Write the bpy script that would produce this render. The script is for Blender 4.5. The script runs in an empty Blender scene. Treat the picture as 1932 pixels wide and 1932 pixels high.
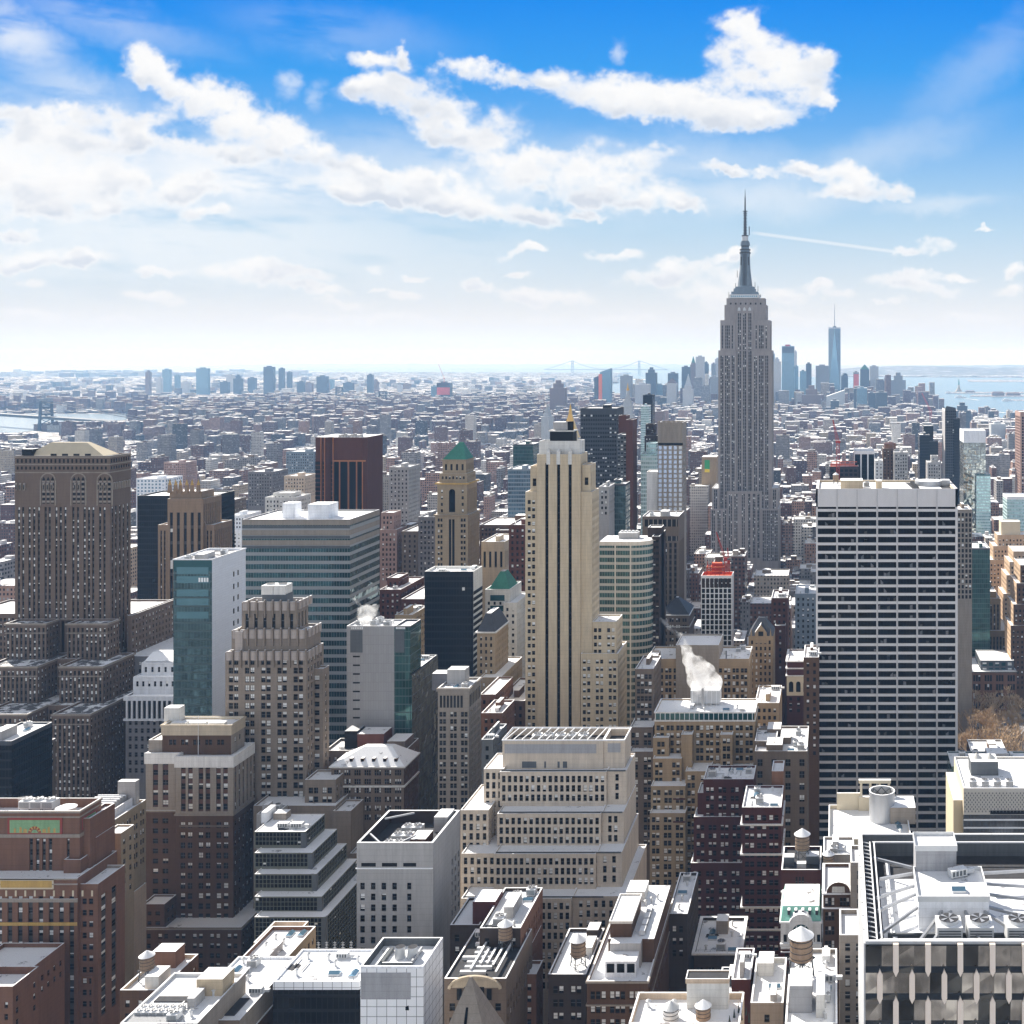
import bpy, math, random
import numpy as np
from mathutils import Vector

# ------------------------------------------------------------------ camera, sky, sun, exposure
F, CX, CY, CZ, RE = 2161.0, 1572.0, 671.0, 259.0, 7.4e6   # focal length and principal point in photo pixels (of 1932)
scene = bpy.context.scene
cd = bpy.data.cameras.new('camera'); cam = bpy.data.objects.new('camera', cd)
scene.collection.objects.link(cam); scene.camera = cam
cam.location = (0, 0, CZ); cam.rotation_euler = (math.radians(90), 0, 0)
cd.sensor_width = 36; cd.lens = 36*F/1932; cd.clip_start = 1; cd.clip_end = 300000
cd.shift_x = (966-CX)/1932; cd.shift_y = -(966-CY)/1932
SUN_AZ, SUN_EL = 46.0, 37.0      # degrees left of the view direction, degrees up
scene.view_settings.view_transform = 'Standard'; scene.view_settings.look = 'None'
scene.view_settings.exposure = 0.9; scene.view_settings.gamma = 1
sd = bpy.data.lights.new('sun', 'SUN'); sd.energy = 4.9; sd.angle = math.radians(.5); sd.color = (1, .95, .87)
sun = bpy.data.objects.new('sun', sd); scene.collection.objects.link(sun)
a, e = math.radians(SUN_AZ), math.radians(SUN_EL)
svec = Vector((-math.sin(a)*math.cos(e), math.cos(a)*math.cos(e), math.sin(e)))
sun.rotation_euler = svec.to_track_quat('Z', 'Y').to_euler()
scene.cycles.volume_bounces = 4; scene.cycles.max_bounces = 6; scene.cycles.diffuse_bounces = 3; scene.cycles.glossy_bounces = 3

class NT:
    """a small helper for node trees"""
    def __init__(s, t): s.t = t; s.n = t.nodes; s.l = t.links
    def new(s, ty, **k):
        n = s.n.new(ty)
        for a_, v in k.items(): setattr(n, a_, v)
        return n
    def put(s, sock, v):
        if isinstance(v, bpy.types.NodeSocket): s.l.new(v, sock)
        elif v is not None: sock.default_value = v
    def m(s, op, a_, b=None, c=None, clamp=False):
        n = s.new('ShaderNodeMath', operation=op); n.use_clamp = clamp
        for i, v in enumerate((a_, b, c)):
            if v is not None: s.put(n.inputs[i], v)
        return n.outputs[0]
    def v(s, op, a_, b=None, sc=None):
        n = s.new('ShaderNodeVectorMath', operation=op); s.put(n.inputs[0], a_)
        if b is not None: s.put(n.inputs[1], b)
        if sc is not None: s.put(n.inputs['Scale'], sc)
        return n.outputs['Value'] if op in ('LENGTH', 'DOT_PRODUCT') else n.outputs[0]
    def comb(s, x, y, z=0.0):
        n = s.new('ShaderNodeCombineXYZ')
        for i, v in enumerate((x, y, z)): s.put(n.inputs[i], v)
        return n.outputs[0]
    def sep(s, v):
        n = s.new('ShaderNodeSeparateXYZ'); s.put(n.inputs[0], v); return n.outputs
    def mix(s, f, a_, b, ty='RGBA', blend='MIX'):
        n = s.new('ShaderNodeMix', data_type=ty)
        if ty == 'RGBA': n.blend_type = blend; s.put(n.inputs[0], f); s.put(n.inputs[6], a_); s.put(n.inputs[7], b); return n.outputs[2]
        s.put(n.inputs[0], f); s.put(n.inputs[2], a_); s.put(n.inputs[3], b); return n.outputs[0]
    def noise(s, vec, scale, detail=4, rough=.55, dist=0.0):
        n = s.new('ShaderNodeTexNoise'); s.put(n.inputs['Vector'], vec); n.inputs['Scale'].default_value = scale
        n.inputs['Detail'].default_value = detail; n.inputs['Roughness'].default_value = rough; n.inputs['Distortion'].default_value = dist
        return n.outputs['Fac']
    def sstep(s, x, a_, b, o0=0.0, o1=1.0):
        n = s.new('ShaderNodeMapRange', interpolation_type='SMOOTHSTEP')
        for i, v in enumerate((x, a_, b, o0, o1)): s.put(n.inputs[i], v)
        return n.outputs[0]
    def ramp(s, f, stops):
        n = s.new('ShaderNodeValToRGB'); s.put(n.inputs[0], f); cr = n.color_ramp
        while len(cr.elements) < len(stops): cr.elements.new(.5)
        for el, (p, c) in zip(cr.elements, stops): el.position = p; el.color = (*c, 1)
        return n.outputs[0]

def lin(r, g, b): return tuple((c/255/12.92 if c/255 <= .04045 else ((c/255+.055)/1.055)**2.4) for c in (r, g, b))

world = bpy.data.worlds.new('World'); scene.world = world; world.use_nodes = True
W = NT(world.node_tree); W.n.clear()
out = W.new('ShaderNodeOutputWorld'); bg = W.new('ShaderNodeBackground'); bg.inputs[1].default_value = .0535
W.l.new(bg.outputs[0], out.inputs[0])
sky = W.new('ShaderNodeTexSky', sky_type='NISHITA'); sky.sun_disc = False
sky.sun_elevation = math.radians(SUN_EL); sky.sun_rotation = math.radians(-SUN_AZ); sky.altitude = 100; sky.air_density = 1.0; sky.dust_density = 1.5; sky.ozone_density = 3
tc = W.new('ShaderNodeTexCoord').outputs['Generated']
dx, dy, dz = W.sep(tc)[0:3]
dyc = W.m('MAXIMUM', dy, .03)
U = W.m('MULTIPLY', W.m('DIVIDE', dx, dyc), 21.61); V = W.m('MULTIPLY', W.m('DIVIDE', dz, dyc), 21.61)   # direction, in hundredths of 1/2161 rad
P = W.comb(W.m('ADD', U, 15.72), W.m('SUBTRACT', 6.71, V))      # (x east-west, y downward) on the sky in front
P0 = P
# clear sky: pale at the horizon, saturated blue higher up
el = W.m('DIVIDE', W.m('SUBTRACT', 6.71, W.sep(P0)[1]), 6.71, clamp=True)
clear = W.ramp(el, [(0, lin(240, 236, 232)), (.10, lin(236, 235, 234)), (.22, lin(212, 225, 236)), (.36, lin(184, 214, 238)),
                    (.5, lin(150, 196, 239)), (.65, lin(100, 172, 240)), (.8, lin(48, 156, 241)), (1, lin(0, 138, 240))])
clear10 = W.v('SCALE', clear, sc=10.0)
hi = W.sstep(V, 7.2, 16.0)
back = W.sstep(dy, .32, .02); amb = W.m('ADD', .62, W.m('MULTIPLY', W.sstep(W.m('MULTIPLY', dy, -1.0), .05, .8), 1.5))  # amb: unseen sky behind the camera brightened to light front walls, sides dimmed
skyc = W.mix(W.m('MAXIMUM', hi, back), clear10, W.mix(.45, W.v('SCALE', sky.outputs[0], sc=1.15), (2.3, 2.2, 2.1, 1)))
# clouds: (centre x, y, half length, half height, tilt in degrees, weight) in photo pixels at the sky distance
CL = [(1412,95,75,62,0),(1392,55,34,36,0),(1480,150,85,48,0),(1540,125,38,40,0),(1340,190,150,36,3),(1180,172,150,34,7),(990,146,120,22,5),(880,128,60,18,12),(1420,222,110,24,-4),(1240,205,150,26,6),(1565,190,18,14,30),
      (705,115,62,17,5),(760,112,14,22,0),(745,185,105,38,14),(850,215,105,48,16),(880,265,85,26,10),(690,165,46,22,0),
      (285,125,52,34,30),(300,155,70,24,10),(390,190,118,44,26),(500,250,120,40,20),(600,292,105,26,14),(700,325,95,16,8),(470,235,60,30,0),
      (80,218,100,26,4),(200,222,120,26,2),(300,262,80,24,16),(440,290,85,20,10),(60,260,120,34,0),(180,270,120,30,0),
      (60,340,240,62,2),(130,395,150,24,0),(345,372,82,20,-12),(390,405,60,14,-12),(250,345,110,26,0),(350,345,60,14,-18),
      (690,360,170,24,9),(860,385,170,26,9),(800,345,160,22,12),(1000,405,85,16,8),(1100,405,36,9,5),(960,330,120,28,8),
      (1010,300,110,24,-4),(1150,325,120,38,6),(1200,372,100,26,6),(1290,392,44,13,0),(1220,290,50,22,0),(1090,360,90,30,8),(1400,322,90,12,5),(1385,318,26,10,0),
      (1520,322,44,14,12),(1580,325,60,22,8),(1650,350,62,22,10),(1600,365,90,16,4),(1690,362,30,14,0),
      (110,490,108,20,0),(150,482,60,17,0),(60,500,60,9,0),(282,508,50,11,4),(40,450,48,15,4),(75,535,36,10,0),
      (480,495,46,17,8),(450,520,100,20,4),(540,515,85,12,6),(590,545,70,10,4),(640,568,60,8,6),(290,560,58,12,6),(330,575,30,7,0),
      (718,508,32,10,0),(980,476,48,8,-14),(1000,468,26,7,0),(1160,484,50,12,2),(898,532,30,10,4),(975,520,32,7,0),(790,520,30,7,0),(772,560,40,14,0),(720,548,26,5,0),
      (1250,520,76,20,-4),(1300,500,60,18,0),(1360,520,60,24,0),(1380,478,50,12,-8),(1340,560,80,24,0),(1480,556,44,20,4),(1070,562,64,14,0),(980,560,40,12,10),(940,548,34,8,6),(1010,575,26,8,0),
      (1552,540,34,9,-4),(1590,556,32,11,4),(1700,530,70,16,-4),(1740,545,70,14,8),(1800,525,40,9,6),(1680,568,40,8,0),(1762,464,34,17,6),(1715,472,28,10,-6),(1915,515,30,13,0),(1905,548,40,10,-4),(1870,437,18,5,0),(1812,525,28,10,0),
      (560,600,60,7,0),(60,597,70,9,0),(200,604,60,6,0),(690,600,70,8,0),(800,604,80,8,0),(1010,603,60,8,0),(1190,602,60,8,0),(1500,600,70,9,0),(1640,604,60,8,0),(1850,600,80,8,0)]
SOFT = [(20,60,170,60,28,.75),(150,170,200,60,22,.5),(60,330,360,120,4,1.0),(0,300,260,160,0,1.0),(420,330,340,80,10,.95),(250,430,800,150,2,.7),(900,330,500,90,6,.45),(700,350,330,50,8,.8),(950,350,260,70,6,.55),(1430,370,230,50,0,.5),(1780,385,140,22,-4,.45),(1650,290,260,50,-18,.28),(1250,300,330,60,4,.35),(1850,120,200,60,-40,.22),
        (540,160,26,30,20,.55),(590,188,22,30,0,.5),(1168,100,22,22,0,.5),(640,60,260,60,8,.18),(200,40,260,50,15,.3),(300,440,420,26,3,.4),(1560,460,180,4.2,7.6,.0),(40,400,170,50,0,.8)]
# the cloud field is computed once, on a sheet of directions 23 x 7.4 units wide, and read back by direction
def vnoise(x, y, seed):
    xi, yi = np.floor(x).astype(int), np.floor(y).astype(int); fx, fy = x-xi, y-yi; fx, fy = fx*fx*fx*(fx*(fx*6-15)+10), fy*fy*fy*(fy*(fy*6-15)+10)
    def h(i, j):
        n = (i*374761393+j*668265263+seed*144665117) & 0xffffffff; n = ((n ^ (n >> 13))*1274126177) & 0xffffffff
        return ((n ^ (n >> 16)) & 0xffff)/65535.0
    return (h(xi, yi)*(1-fx)+h(xi+1, yi)*fx)*(1-fy)+(h(xi, yi+1)*(1-fx)+h(xi+1, yi+1)*fx)*fy
def fbm(x, y, oct_, seed, gain=.55):
    t = 0; a_ = 1; s_ = 0
    for i in range(oct_): t = t+a_*vnoise(x*2**i+i*17.3, y*2**i+i*9.1, seed+i); s_ += a_; a_ *= gain
    return t/s_
IW, IH = 2200, 708
gx, gy = np.meshgrid(np.linspace(-1.8, 21.2, IW), np.linspace(7.0, -.4, IH))
sm = lambda x, a_, b_: (lambda t: t*t*(3-2*t))(np.clip((x-a_)/(b_-a_), 0, 1))
wx = gx+(fbm(gx*1.5, gy*1.9, 5, 3)-.5)*.55+(fbm(gx*6, gy*6, 4, 31)-.5)*.16; wy = gy+(fbm(gx*1.5, gy*1.9, 5, 13)-.5)*.36+(fbm(gx*6, gy*6, 4, 41)-.5)*.14
def dist(c, X, Y_):
    x, y, rx, ry, t = c[:5]; t = math.radians(t); ux, uy = X-x/100, Y_-y/100
    return np.hypot((ux*math.cos(t)+uy*math.sin(t))/(rx/100), (-ux*math.sin(t)+uy*math.cos(t))/(ry/100))
dens = np.zeros_like(gx)
for c in CL: dens += np.exp(-1.7*dist(c, wx, wy)**2)*1.25
dens = 1-np.exp(-dens*1.6)
nz = fbm(gx*2.0, gy*2.8, 9, 77, .56)
cv = dens+(nz-.5)*1.25*(.35+.65*np.minimum(dens*2, 1))
mask_ = sm(cv, .13, .92)
sh = int(.16/7.4*IH); above, below = np.roll(dens, -sh, 0), np.roll(dens, sh, 0); big = fbm(gx*.9, gy*1.6, 4, 5)
shade_ = np.clip(sm(cv, .5, 1.0)*(np.clip((above-below)*1.1+.12, 0, 1)*.9+sm(big, .45, .7)*.45+(nz-.5)*.5), 0, 1)
soft_ = np.zeros_like(gx); st_ = fbm(gx*.5+gy*.15, gy*2.4-gx*.25, 6, 9)
for c in SOFT: soft_ = np.maximum(soft_, sm(dist(c, wx, wy), 1.3, 0)*c[5])
soft_ = soft_*sm(st_, .1, .55)
tx, ty = (gx-15.6), (gy-4.58); al = math.radians(7.6); tu, tv = tx*math.cos(al)+ty*math.sin(al), -tx*math.sin(al)+ty*math.cos(al)
soft_ = np.maximum(soft_, .5*sm(np.abs(tv), .045, .01)*sm(np.abs(tu), 1.55, 1.2))
img = bpy.data.images.new('cloud_field', IW, IH, float_buffer=True, alpha=True); img.colorspace_settings.name = 'Non-Color'; img.alpha_mode = 'CHANNEL_PACKED'
img.pixels.foreach_set(np.dstack([mask_, soft_, shade_, np.ones_like(mask_)]).astype(np.float32).ravel()); img.pack()
uvw = W.comb(W.m('DIVIDE', W.m('ADD', W.sep(P)[0], 1.8), 23.0), W.m('DIVIDE', W.m('SUBTRACT', 7.0, W.sep(P)[1]), 7.4))
it = W.new('ShaderNodeTexImage', extension='CLIP', interpolation='Linear'); it.image = img; W.l.new(uvw, it.inputs[0])
q = W.new('ShaderNodeSeparateColor'); W.l.new(it.outputs[0], q.inputs[0]); mask, soft, shade = q.outputs[0], q.outputs[1], q.outputs[2]
# clouds added over the unseen rest of the sky, whitening its light
hb = W.noise(W.v('MULTIPLY', tc, (1, 1, 2.4)), 3.2, 8, .6, .2)
gen = W.m('MULTIPLY', W.sstep(hb, .46, .62), W.m('MAXIMUM', hi, back))
inside = W.m('SUBTRACT', 1.0, W.m('MAXIMUM', hi, back))
band = W.m('MULTIPLY', W.sstep(V, 1.15, .25), .75)       # low pale bank above the horizon
ccol = W.mix(shade, (9.9, 9.9, 9.9, 1), (6.7, 7.2, 8.1, 1))
lowfade = W.sstep(V, .3, 2.2)
ccol = W.mix(lowfade, (8.7, 8.6, 8.6, 1), ccol)
c1 = W.mix(W.m('MULTIPLY', soft, inside), skyc, (9.6, 9.8, 10.0, 1))
c2 = W.mix(W.m('MULTIPLY', band, inside), c1, (8.35, 8.3, 8.3, 1))
c3 = W.mix(W.m('MULTIPLY', mask, inside), c2, ccol)
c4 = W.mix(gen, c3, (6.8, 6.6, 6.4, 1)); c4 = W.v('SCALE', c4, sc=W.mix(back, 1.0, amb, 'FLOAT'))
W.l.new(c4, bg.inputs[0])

# ------------------------------------------------------------------ helpers
C = scene.collection
R = random.Random(7)
def PX(px, Y): return (px-CX)*Y/F
def PZ(py, Y): return CZ-(py-CY)*Y/F
def gz(x, y): return -(x*x+y*y)/(2*RE)
def scr(x, y, z): return CX+F*x/y, CY+F*(CZ-z)/y
def Yground(py):
    k = (py-CY)/F; a_ = 1/(2*RE)
    d = k*k-4*a_*CZ
    return (k-math.sqrt(max(d, 0)))/(2*a_)

MATS = {}
def mat(name, col=None, rough=.85, var=.2, scale=.35, metal=0.0, spec=.3, fine=6.0):
    if name in MATS: return MATS[name]
    m = bpy.data.materials.new(name); m.use_nodes = True; N = NT(m.node_tree)
    b = N.n['Principled BSDF']; b.inputs['Roughness'].default_value = rough; b.inputs['Metallic'].default_value = metal
    b.inputs['Specular IOR Level'].default_value = spec
    g = N.new('ShaderNodeNewGeometry').outputs['Position']
    if var:
        n_ = N.noise(N.v('MULTIPLY', g, (1, 1, .22)), scale, 6, .68); n2_ = N.noise(g, fine, 2, .5)
        f = N.m('ADD', N.m('MULTIPLY', N.m('SUBTRACT', n_, .5), var*3.2), N.m('MULTIPLY', N.m('SUBTRACT', n2_, .5), var*2.0))
        f = N.m('ADD', f, 1.0)
        if metal == 0 and fine == 6.0 and var >= .15:      # rain streaks and course lines
            f = N.m('ADD', f, N.m('MULTIPLY', N.m('SUBTRACT', N.noise(N.v('MULTIPLY', g, (1, 1, .05)), 1.4, 3, .6), .5), .42))
            f = N.m('MULTIPLY', f, N.m('SUBTRACT', 1.0, N.m('MULTIPLY', N.m('LESS_THAN', N.m('FRACT', N.m('DIVIDE', N.sep(g)[2], 1.85)), .07), .16)))
        N.l.new(N.v('SCALE', (*col,), sc=f), b.inputs['Base Color'])
    else: b.inputs['Base Color'].default_value = (*col, 1)
    MATS[name] = m; return m

def snowmat(name, dark, amount, col=(.93, .94, .96), scale=.22):
    m = bpy.data.materials.new(name); m.use_nodes = True; N = NT(m.node_tree); b = N.n['Principled BSDF']
    g = N.new('ShaderNodeNewGeometry').outputs['Position']
    n_ = N.noise(g, scale, 6, .62); n2_ = N.noise(g, 1.3, 4, .6)
    k = N.sstep(N.m('ADD', n_, N.m('MULTIPLY', N.m('SUBTRACT', n2_, .5), .25)), amount-.03, amount+.06)
    c = N.mix(k, (*dark, 1), (*col, 1))
    c = N.mix(N.m('MULTIPLY', N.sstep(n2_, .5, .75), .25), c, (.6, .62, .66, 1))
    N.l.new(c, b.inputs['Base Color']); b.inputs['Roughness'].default_value = .8; b.inputs['Specular IOR Level'].default_value = .2
    MATS[name] = m; return m
snowmat('snow', (.16, .15, .15), .36); snowmat('snow_full', (.34, .34, .36), .33); snowmat('snow_thin', (.12, .12, .13), .5)

BR = dict(
 limestone=(.52, .44, .33), pale_limestone=(.64, .59, .52), tan_brick=(.34, .25, .155), gold_brick=(.33, .26, .175), brown_brick=(.105, .058, .034), orange_brick=(.185, .095, .06),
 red_brick=(.07, .02, .017), dark_brown=(.05, .036, .03), grey_brown=(.17, .13, .10), taupe=(.30, .26, .22), grey_stone=(.40, .39, .385), grey_concrete=(.36, .36, .375),
 white_stone=(.74, .73, .71), white_panel=(.80, .82, .86), esb_stone=(.32, .295, .29), pink_brick=(.38, .25, .21), black_metal=(.008, .008, .009), dark_bronze=(.035, .022, .018),
 maroon=(.10, .034, .022), buff=(.56, .44, .33), steel_blue=(.20, .25, .30), dark_slate=(.06, .065, .075), gunmetal=(.11, .12, .13), spandrel_dark=(.07, .065, .06), spandrel_brick=(.12, .06, .045),
 sand=(.52, .42, .29), off_white=(.66, .65, .62), dusk_grey=(.17, .165, .175))
for k_, c_ in BR.items(): mat(k_, c_)
mat('copper_green', (.05, .22, .16), .6, .25); mat('copper_pale', (.22, .50, .42), .6, .15); mat('gold', (.72, .42, .08), .38, .1, metal=.75)
mat('wood', (.28, .2, .14), .8, .3); mat('tar', (.05, .05, .055), .9, .3); mat('steel', (.42, .43, .45), .45, .1, metal=.5)
mat('galvanised', (.6, .61, .62), .5, .1, metal=.2); mat('white_metal', (.82, .83, .85), .5, .05); mat('red_steel', (.42, .04, .03), .5, .1)
mat('orange_steel', (.75, .16, .06), .5, .15); mat('red_net', (.62, .10, .09), .8, .2); mat('blind', (.72, .72, .70), .6, 0); mat('blind_bright', (.85, .86, .86), .5, 0)
mat('slate', (.055, .06, .075), .55, .25); mat('mosaic_green', (.22, .38, .2), .6, .3); mat('mosaic_gold', (.5, .32, .09), .5, .25); mat('mosaic_red', (.28, .05, .04), .6, .1)
mat('bark', (.50, .37, .24), .9, .2); mat('poster_green', (.04, .35, .12), .6, .05); mat('poster_yellow', (.8, .6, .05), .6, .05)
mat('bridge_blue', (.05, .07, .09), .6, .1); mat('evergreen', (.035, .05, .04), .9, .4); mat('cream', (.62, .54, .40), .8, .1)

def glass(name, col, rough=.06, metal=0.0, spec=.6, bump=0.0, bs=.05):
    m = bpy.data.materials.new(name); m.use_nodes = True; N = NT(m.node_tree); b = N.n['Principled BSDF']
    b.inputs['Base Color'].default_value = (*col, 1); b.inputs['Roughness'].default_value = rough; b.inputs['Metallic'].default_value = metal; b.inputs['Specular IOR Level'].default_value = spec
    if bump:
        g = N.new('ShaderNodeNewGeometry').outputs['Position']; bn = N.new('ShaderNodeBump'); bn.inputs['Strength'].default_value = bump; bn.inputs['Distance'].default_value = 1
        N.l.new(N.noise(N.v('MULTIPLY', g, (1, 1, .3)), bs, 2, .5), bn.inputs['Height']); N.l.new(bn.outputs[0], b.inputs['Normal'])
    MATS[name] = m; return m
glass('glass', (.008, .009, .011), .06, 0, .14); glass('glass_black', (.002, .002, .003), .06, 0, .07); glass('glass_teal', (.018, .085, .095), .07, .3, .5, .4, .11)
glass('glass_blue', (.16, .30, .42), .08, .5, .6, .15, .09); glass('glass_mirror', (.34, .32, .29), .04, .9, .6, .035, .22); glass('glass_smoke', (.05, .05, .048), .05, .8, .5, .03, .2); glass('glass_pale', (.35, .55, .58), .1, .4, .6, .2, .1)
glass('glass_green', (.02, .07, .065), .06, .15, .6, .3, .08); glass('glass_sky', (.55, .66, .85), .12, .55, .6)
glass('glass_bluegrey', (.10, .22, .26), .08, .5, .6, .5, .07)

def curtain(name, gcol, fcol, pu, pv, tu, tv, metal=.4, rough=.08, bump=.2, spec=.3, cv=.7):
    """glass wall with a grid of mullions and floor bands; UV in metres"""
    m = bpy.data.materials.new(name); m.use_nodes = True; N = NT(m.node_tree); b = N.n['Principled BSDF']
    b.inputs['Specular IOR Level'].default_value = spec
    uv = N.new('ShaderNodeUVMap'); uv.uv_map = 'uv'; q = N.sep(uv.outputs[0])
    fu = N.m('FRACT', N.m('DIVIDE', q[0], pu)); fv = N.m('FRACT', N.m('DIVIDE', q[1], pv))
    fr = N.m('MAXIMUM', N.m('LESS_THAN', fu, tu/pu), N.m('LESS_THAN', fv, tv/pv))
    cell = N.comb(N.m('FLOOR', N.m('DIVIDE', q[0], pu)), N.m('FLOOR', N.m('DIVIDE', q[1], pv)))
    wn = N.new('ShaderNodeTexWhiteNoise'); N.l.new(cell, wn.inputs[0])
    gc = N.v('SCALE', gcol, sc=N.m('ADD', 1-cv/2, N.m('MULTIPLY', wn.outputs[0], cv)))
    N.l.new(N.mix(fr, gc, (*fcol, 1)), b.inputs['Base Color'])
    N.l.new(N.m('MULTIPLY', N.m('SUBTRACT', 1.0, fr), metal), b.inputs['Metallic'])
    N.l.new(N.mix(fr, rough, .6, 'FLOAT'), b.inputs['Roughness'])
    g = N.new('ShaderNodeNewGeometry').outputs['Position']; bn = N.new('ShaderNodeBump'); bn.inputs['Strength'].default_value = bump; bn.inputs['Distance'].default_value = 1
    N.l.new(N.noise(g, .09, 2, .5), bn.inputs['Height']); N.l.new(bn.outputs[0], b.inputs['Normal'])
    MATS[name] = m; return m
curtain('cw_teal', (.06, .11, .12), (.07, .11, .115), 1.5, 3.9, .16, .9, .55, .05, .9)
curtain('cw_dark', (.004, .005, .007), (.014, .015, .018), 1.5, 3.9, .2, .9, .0, .08, .4, .12)
curtain('cw_blue', (.14, .26, .36), (.3, .36, .42), 1.6, 3.9, .2, 1.2, .5)
curtain('cw_mirror', (.42, .46, .44), (.12, .13, .13), 1.5, 3.8, .12, .3, .85, .04, .9)
curtain('cw_green', (.03, .09, .085), (.08, .12, .12), 1.5, 3.8, .15, .5, .35)
curtain('cw_pale', (.36, .56, .58), (.5, .62, .64), 1.5, 3.4, .3, 1.3, .45)
curtain('panel_grid', (.86, .87, .89), (.12, .12, .13), 2.6, 2.6, .13, .13, 0, .3, .02, .3, .06)
curtain('panel_white', (.80, .83, .88), (.62, .66, .72), 3.0, 1.2, .06, .08, 0, .5, .0, .3, .05)
curtain('panel_grey', (.34, .34, .35), (.24, .24, .25), 1.2, 4.4, .08, .12, 0, .6, .0, .3, .08)

def facadeset(name, attr=True):
    """distant wall: base colour from the attribute, windows by UV metres"""
    m = bpy.data.materials.new(name); m.use_nodes = True; N = NT(m.node_tree); b = N.n['Principled BSDF']
    uv = N.new('ShaderNodeUVMap'); uv.uv_map = 'uv'; q = N.sep(uv.outputs[0])
    at = N.new('ShaderNodeAttribute'); at.attribute_name = 'col'
    ww = N.m('ADD', .34, N.m('MULTIPLY', at.outputs['Alpha'], .3))
    fu = N.m('FRACT', N.m('DIVIDE', q[0], N.m('ADD', 2.3, N.m('MULTIPLY', at.outputs['Alpha'], 1.2)))); fv = N.m('FRACT', N.m('DIVIDE', q[1], 3.5))
    wi = N.m('MULTIPLY', N.m('LESS_THAN', fu, ww), N.m('LESS_THAN', N.m('ABSOLUTE', N.m('SUBTRACT', fv, .5)), .26))
    cell = N.comb(N.m('FLOOR', N.m('DIVIDE', q[0], 2.7)), N.m('FLOOR', N.m('DIVIDE', q[1], 3.5)))
    wn = N.new('ShaderNodeTexWhiteNoise'); N.l.new(cell, wn.inputs[0])
    wc = N.mix(N.m('GREATER_THAN', wn.outputs[0], .76), (.02, .024, .03, 1), (.3, .31, .32, 1))
    g = N.new('ShaderNodeNewGeometry').outputs['Position']; n_ = N.noise(g, .12, 3, .6)
    base = N.v('SCALE', at.outputs['Color'], sc=N.m('ADD', .7, N.m('MULTIPLY', n_, .6)))
    N.l.new(N.mix(wi, base, wc), b.inputs['Base Color']); N.l.new(N.mix(wi, .85, .2, 'FLOAT'), b.inputs['Roughness'])
    b.inputs['Specular IOR Level'].default_value = .3
    MATS[name] = m; return m
facadeset('far_wall')

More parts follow.
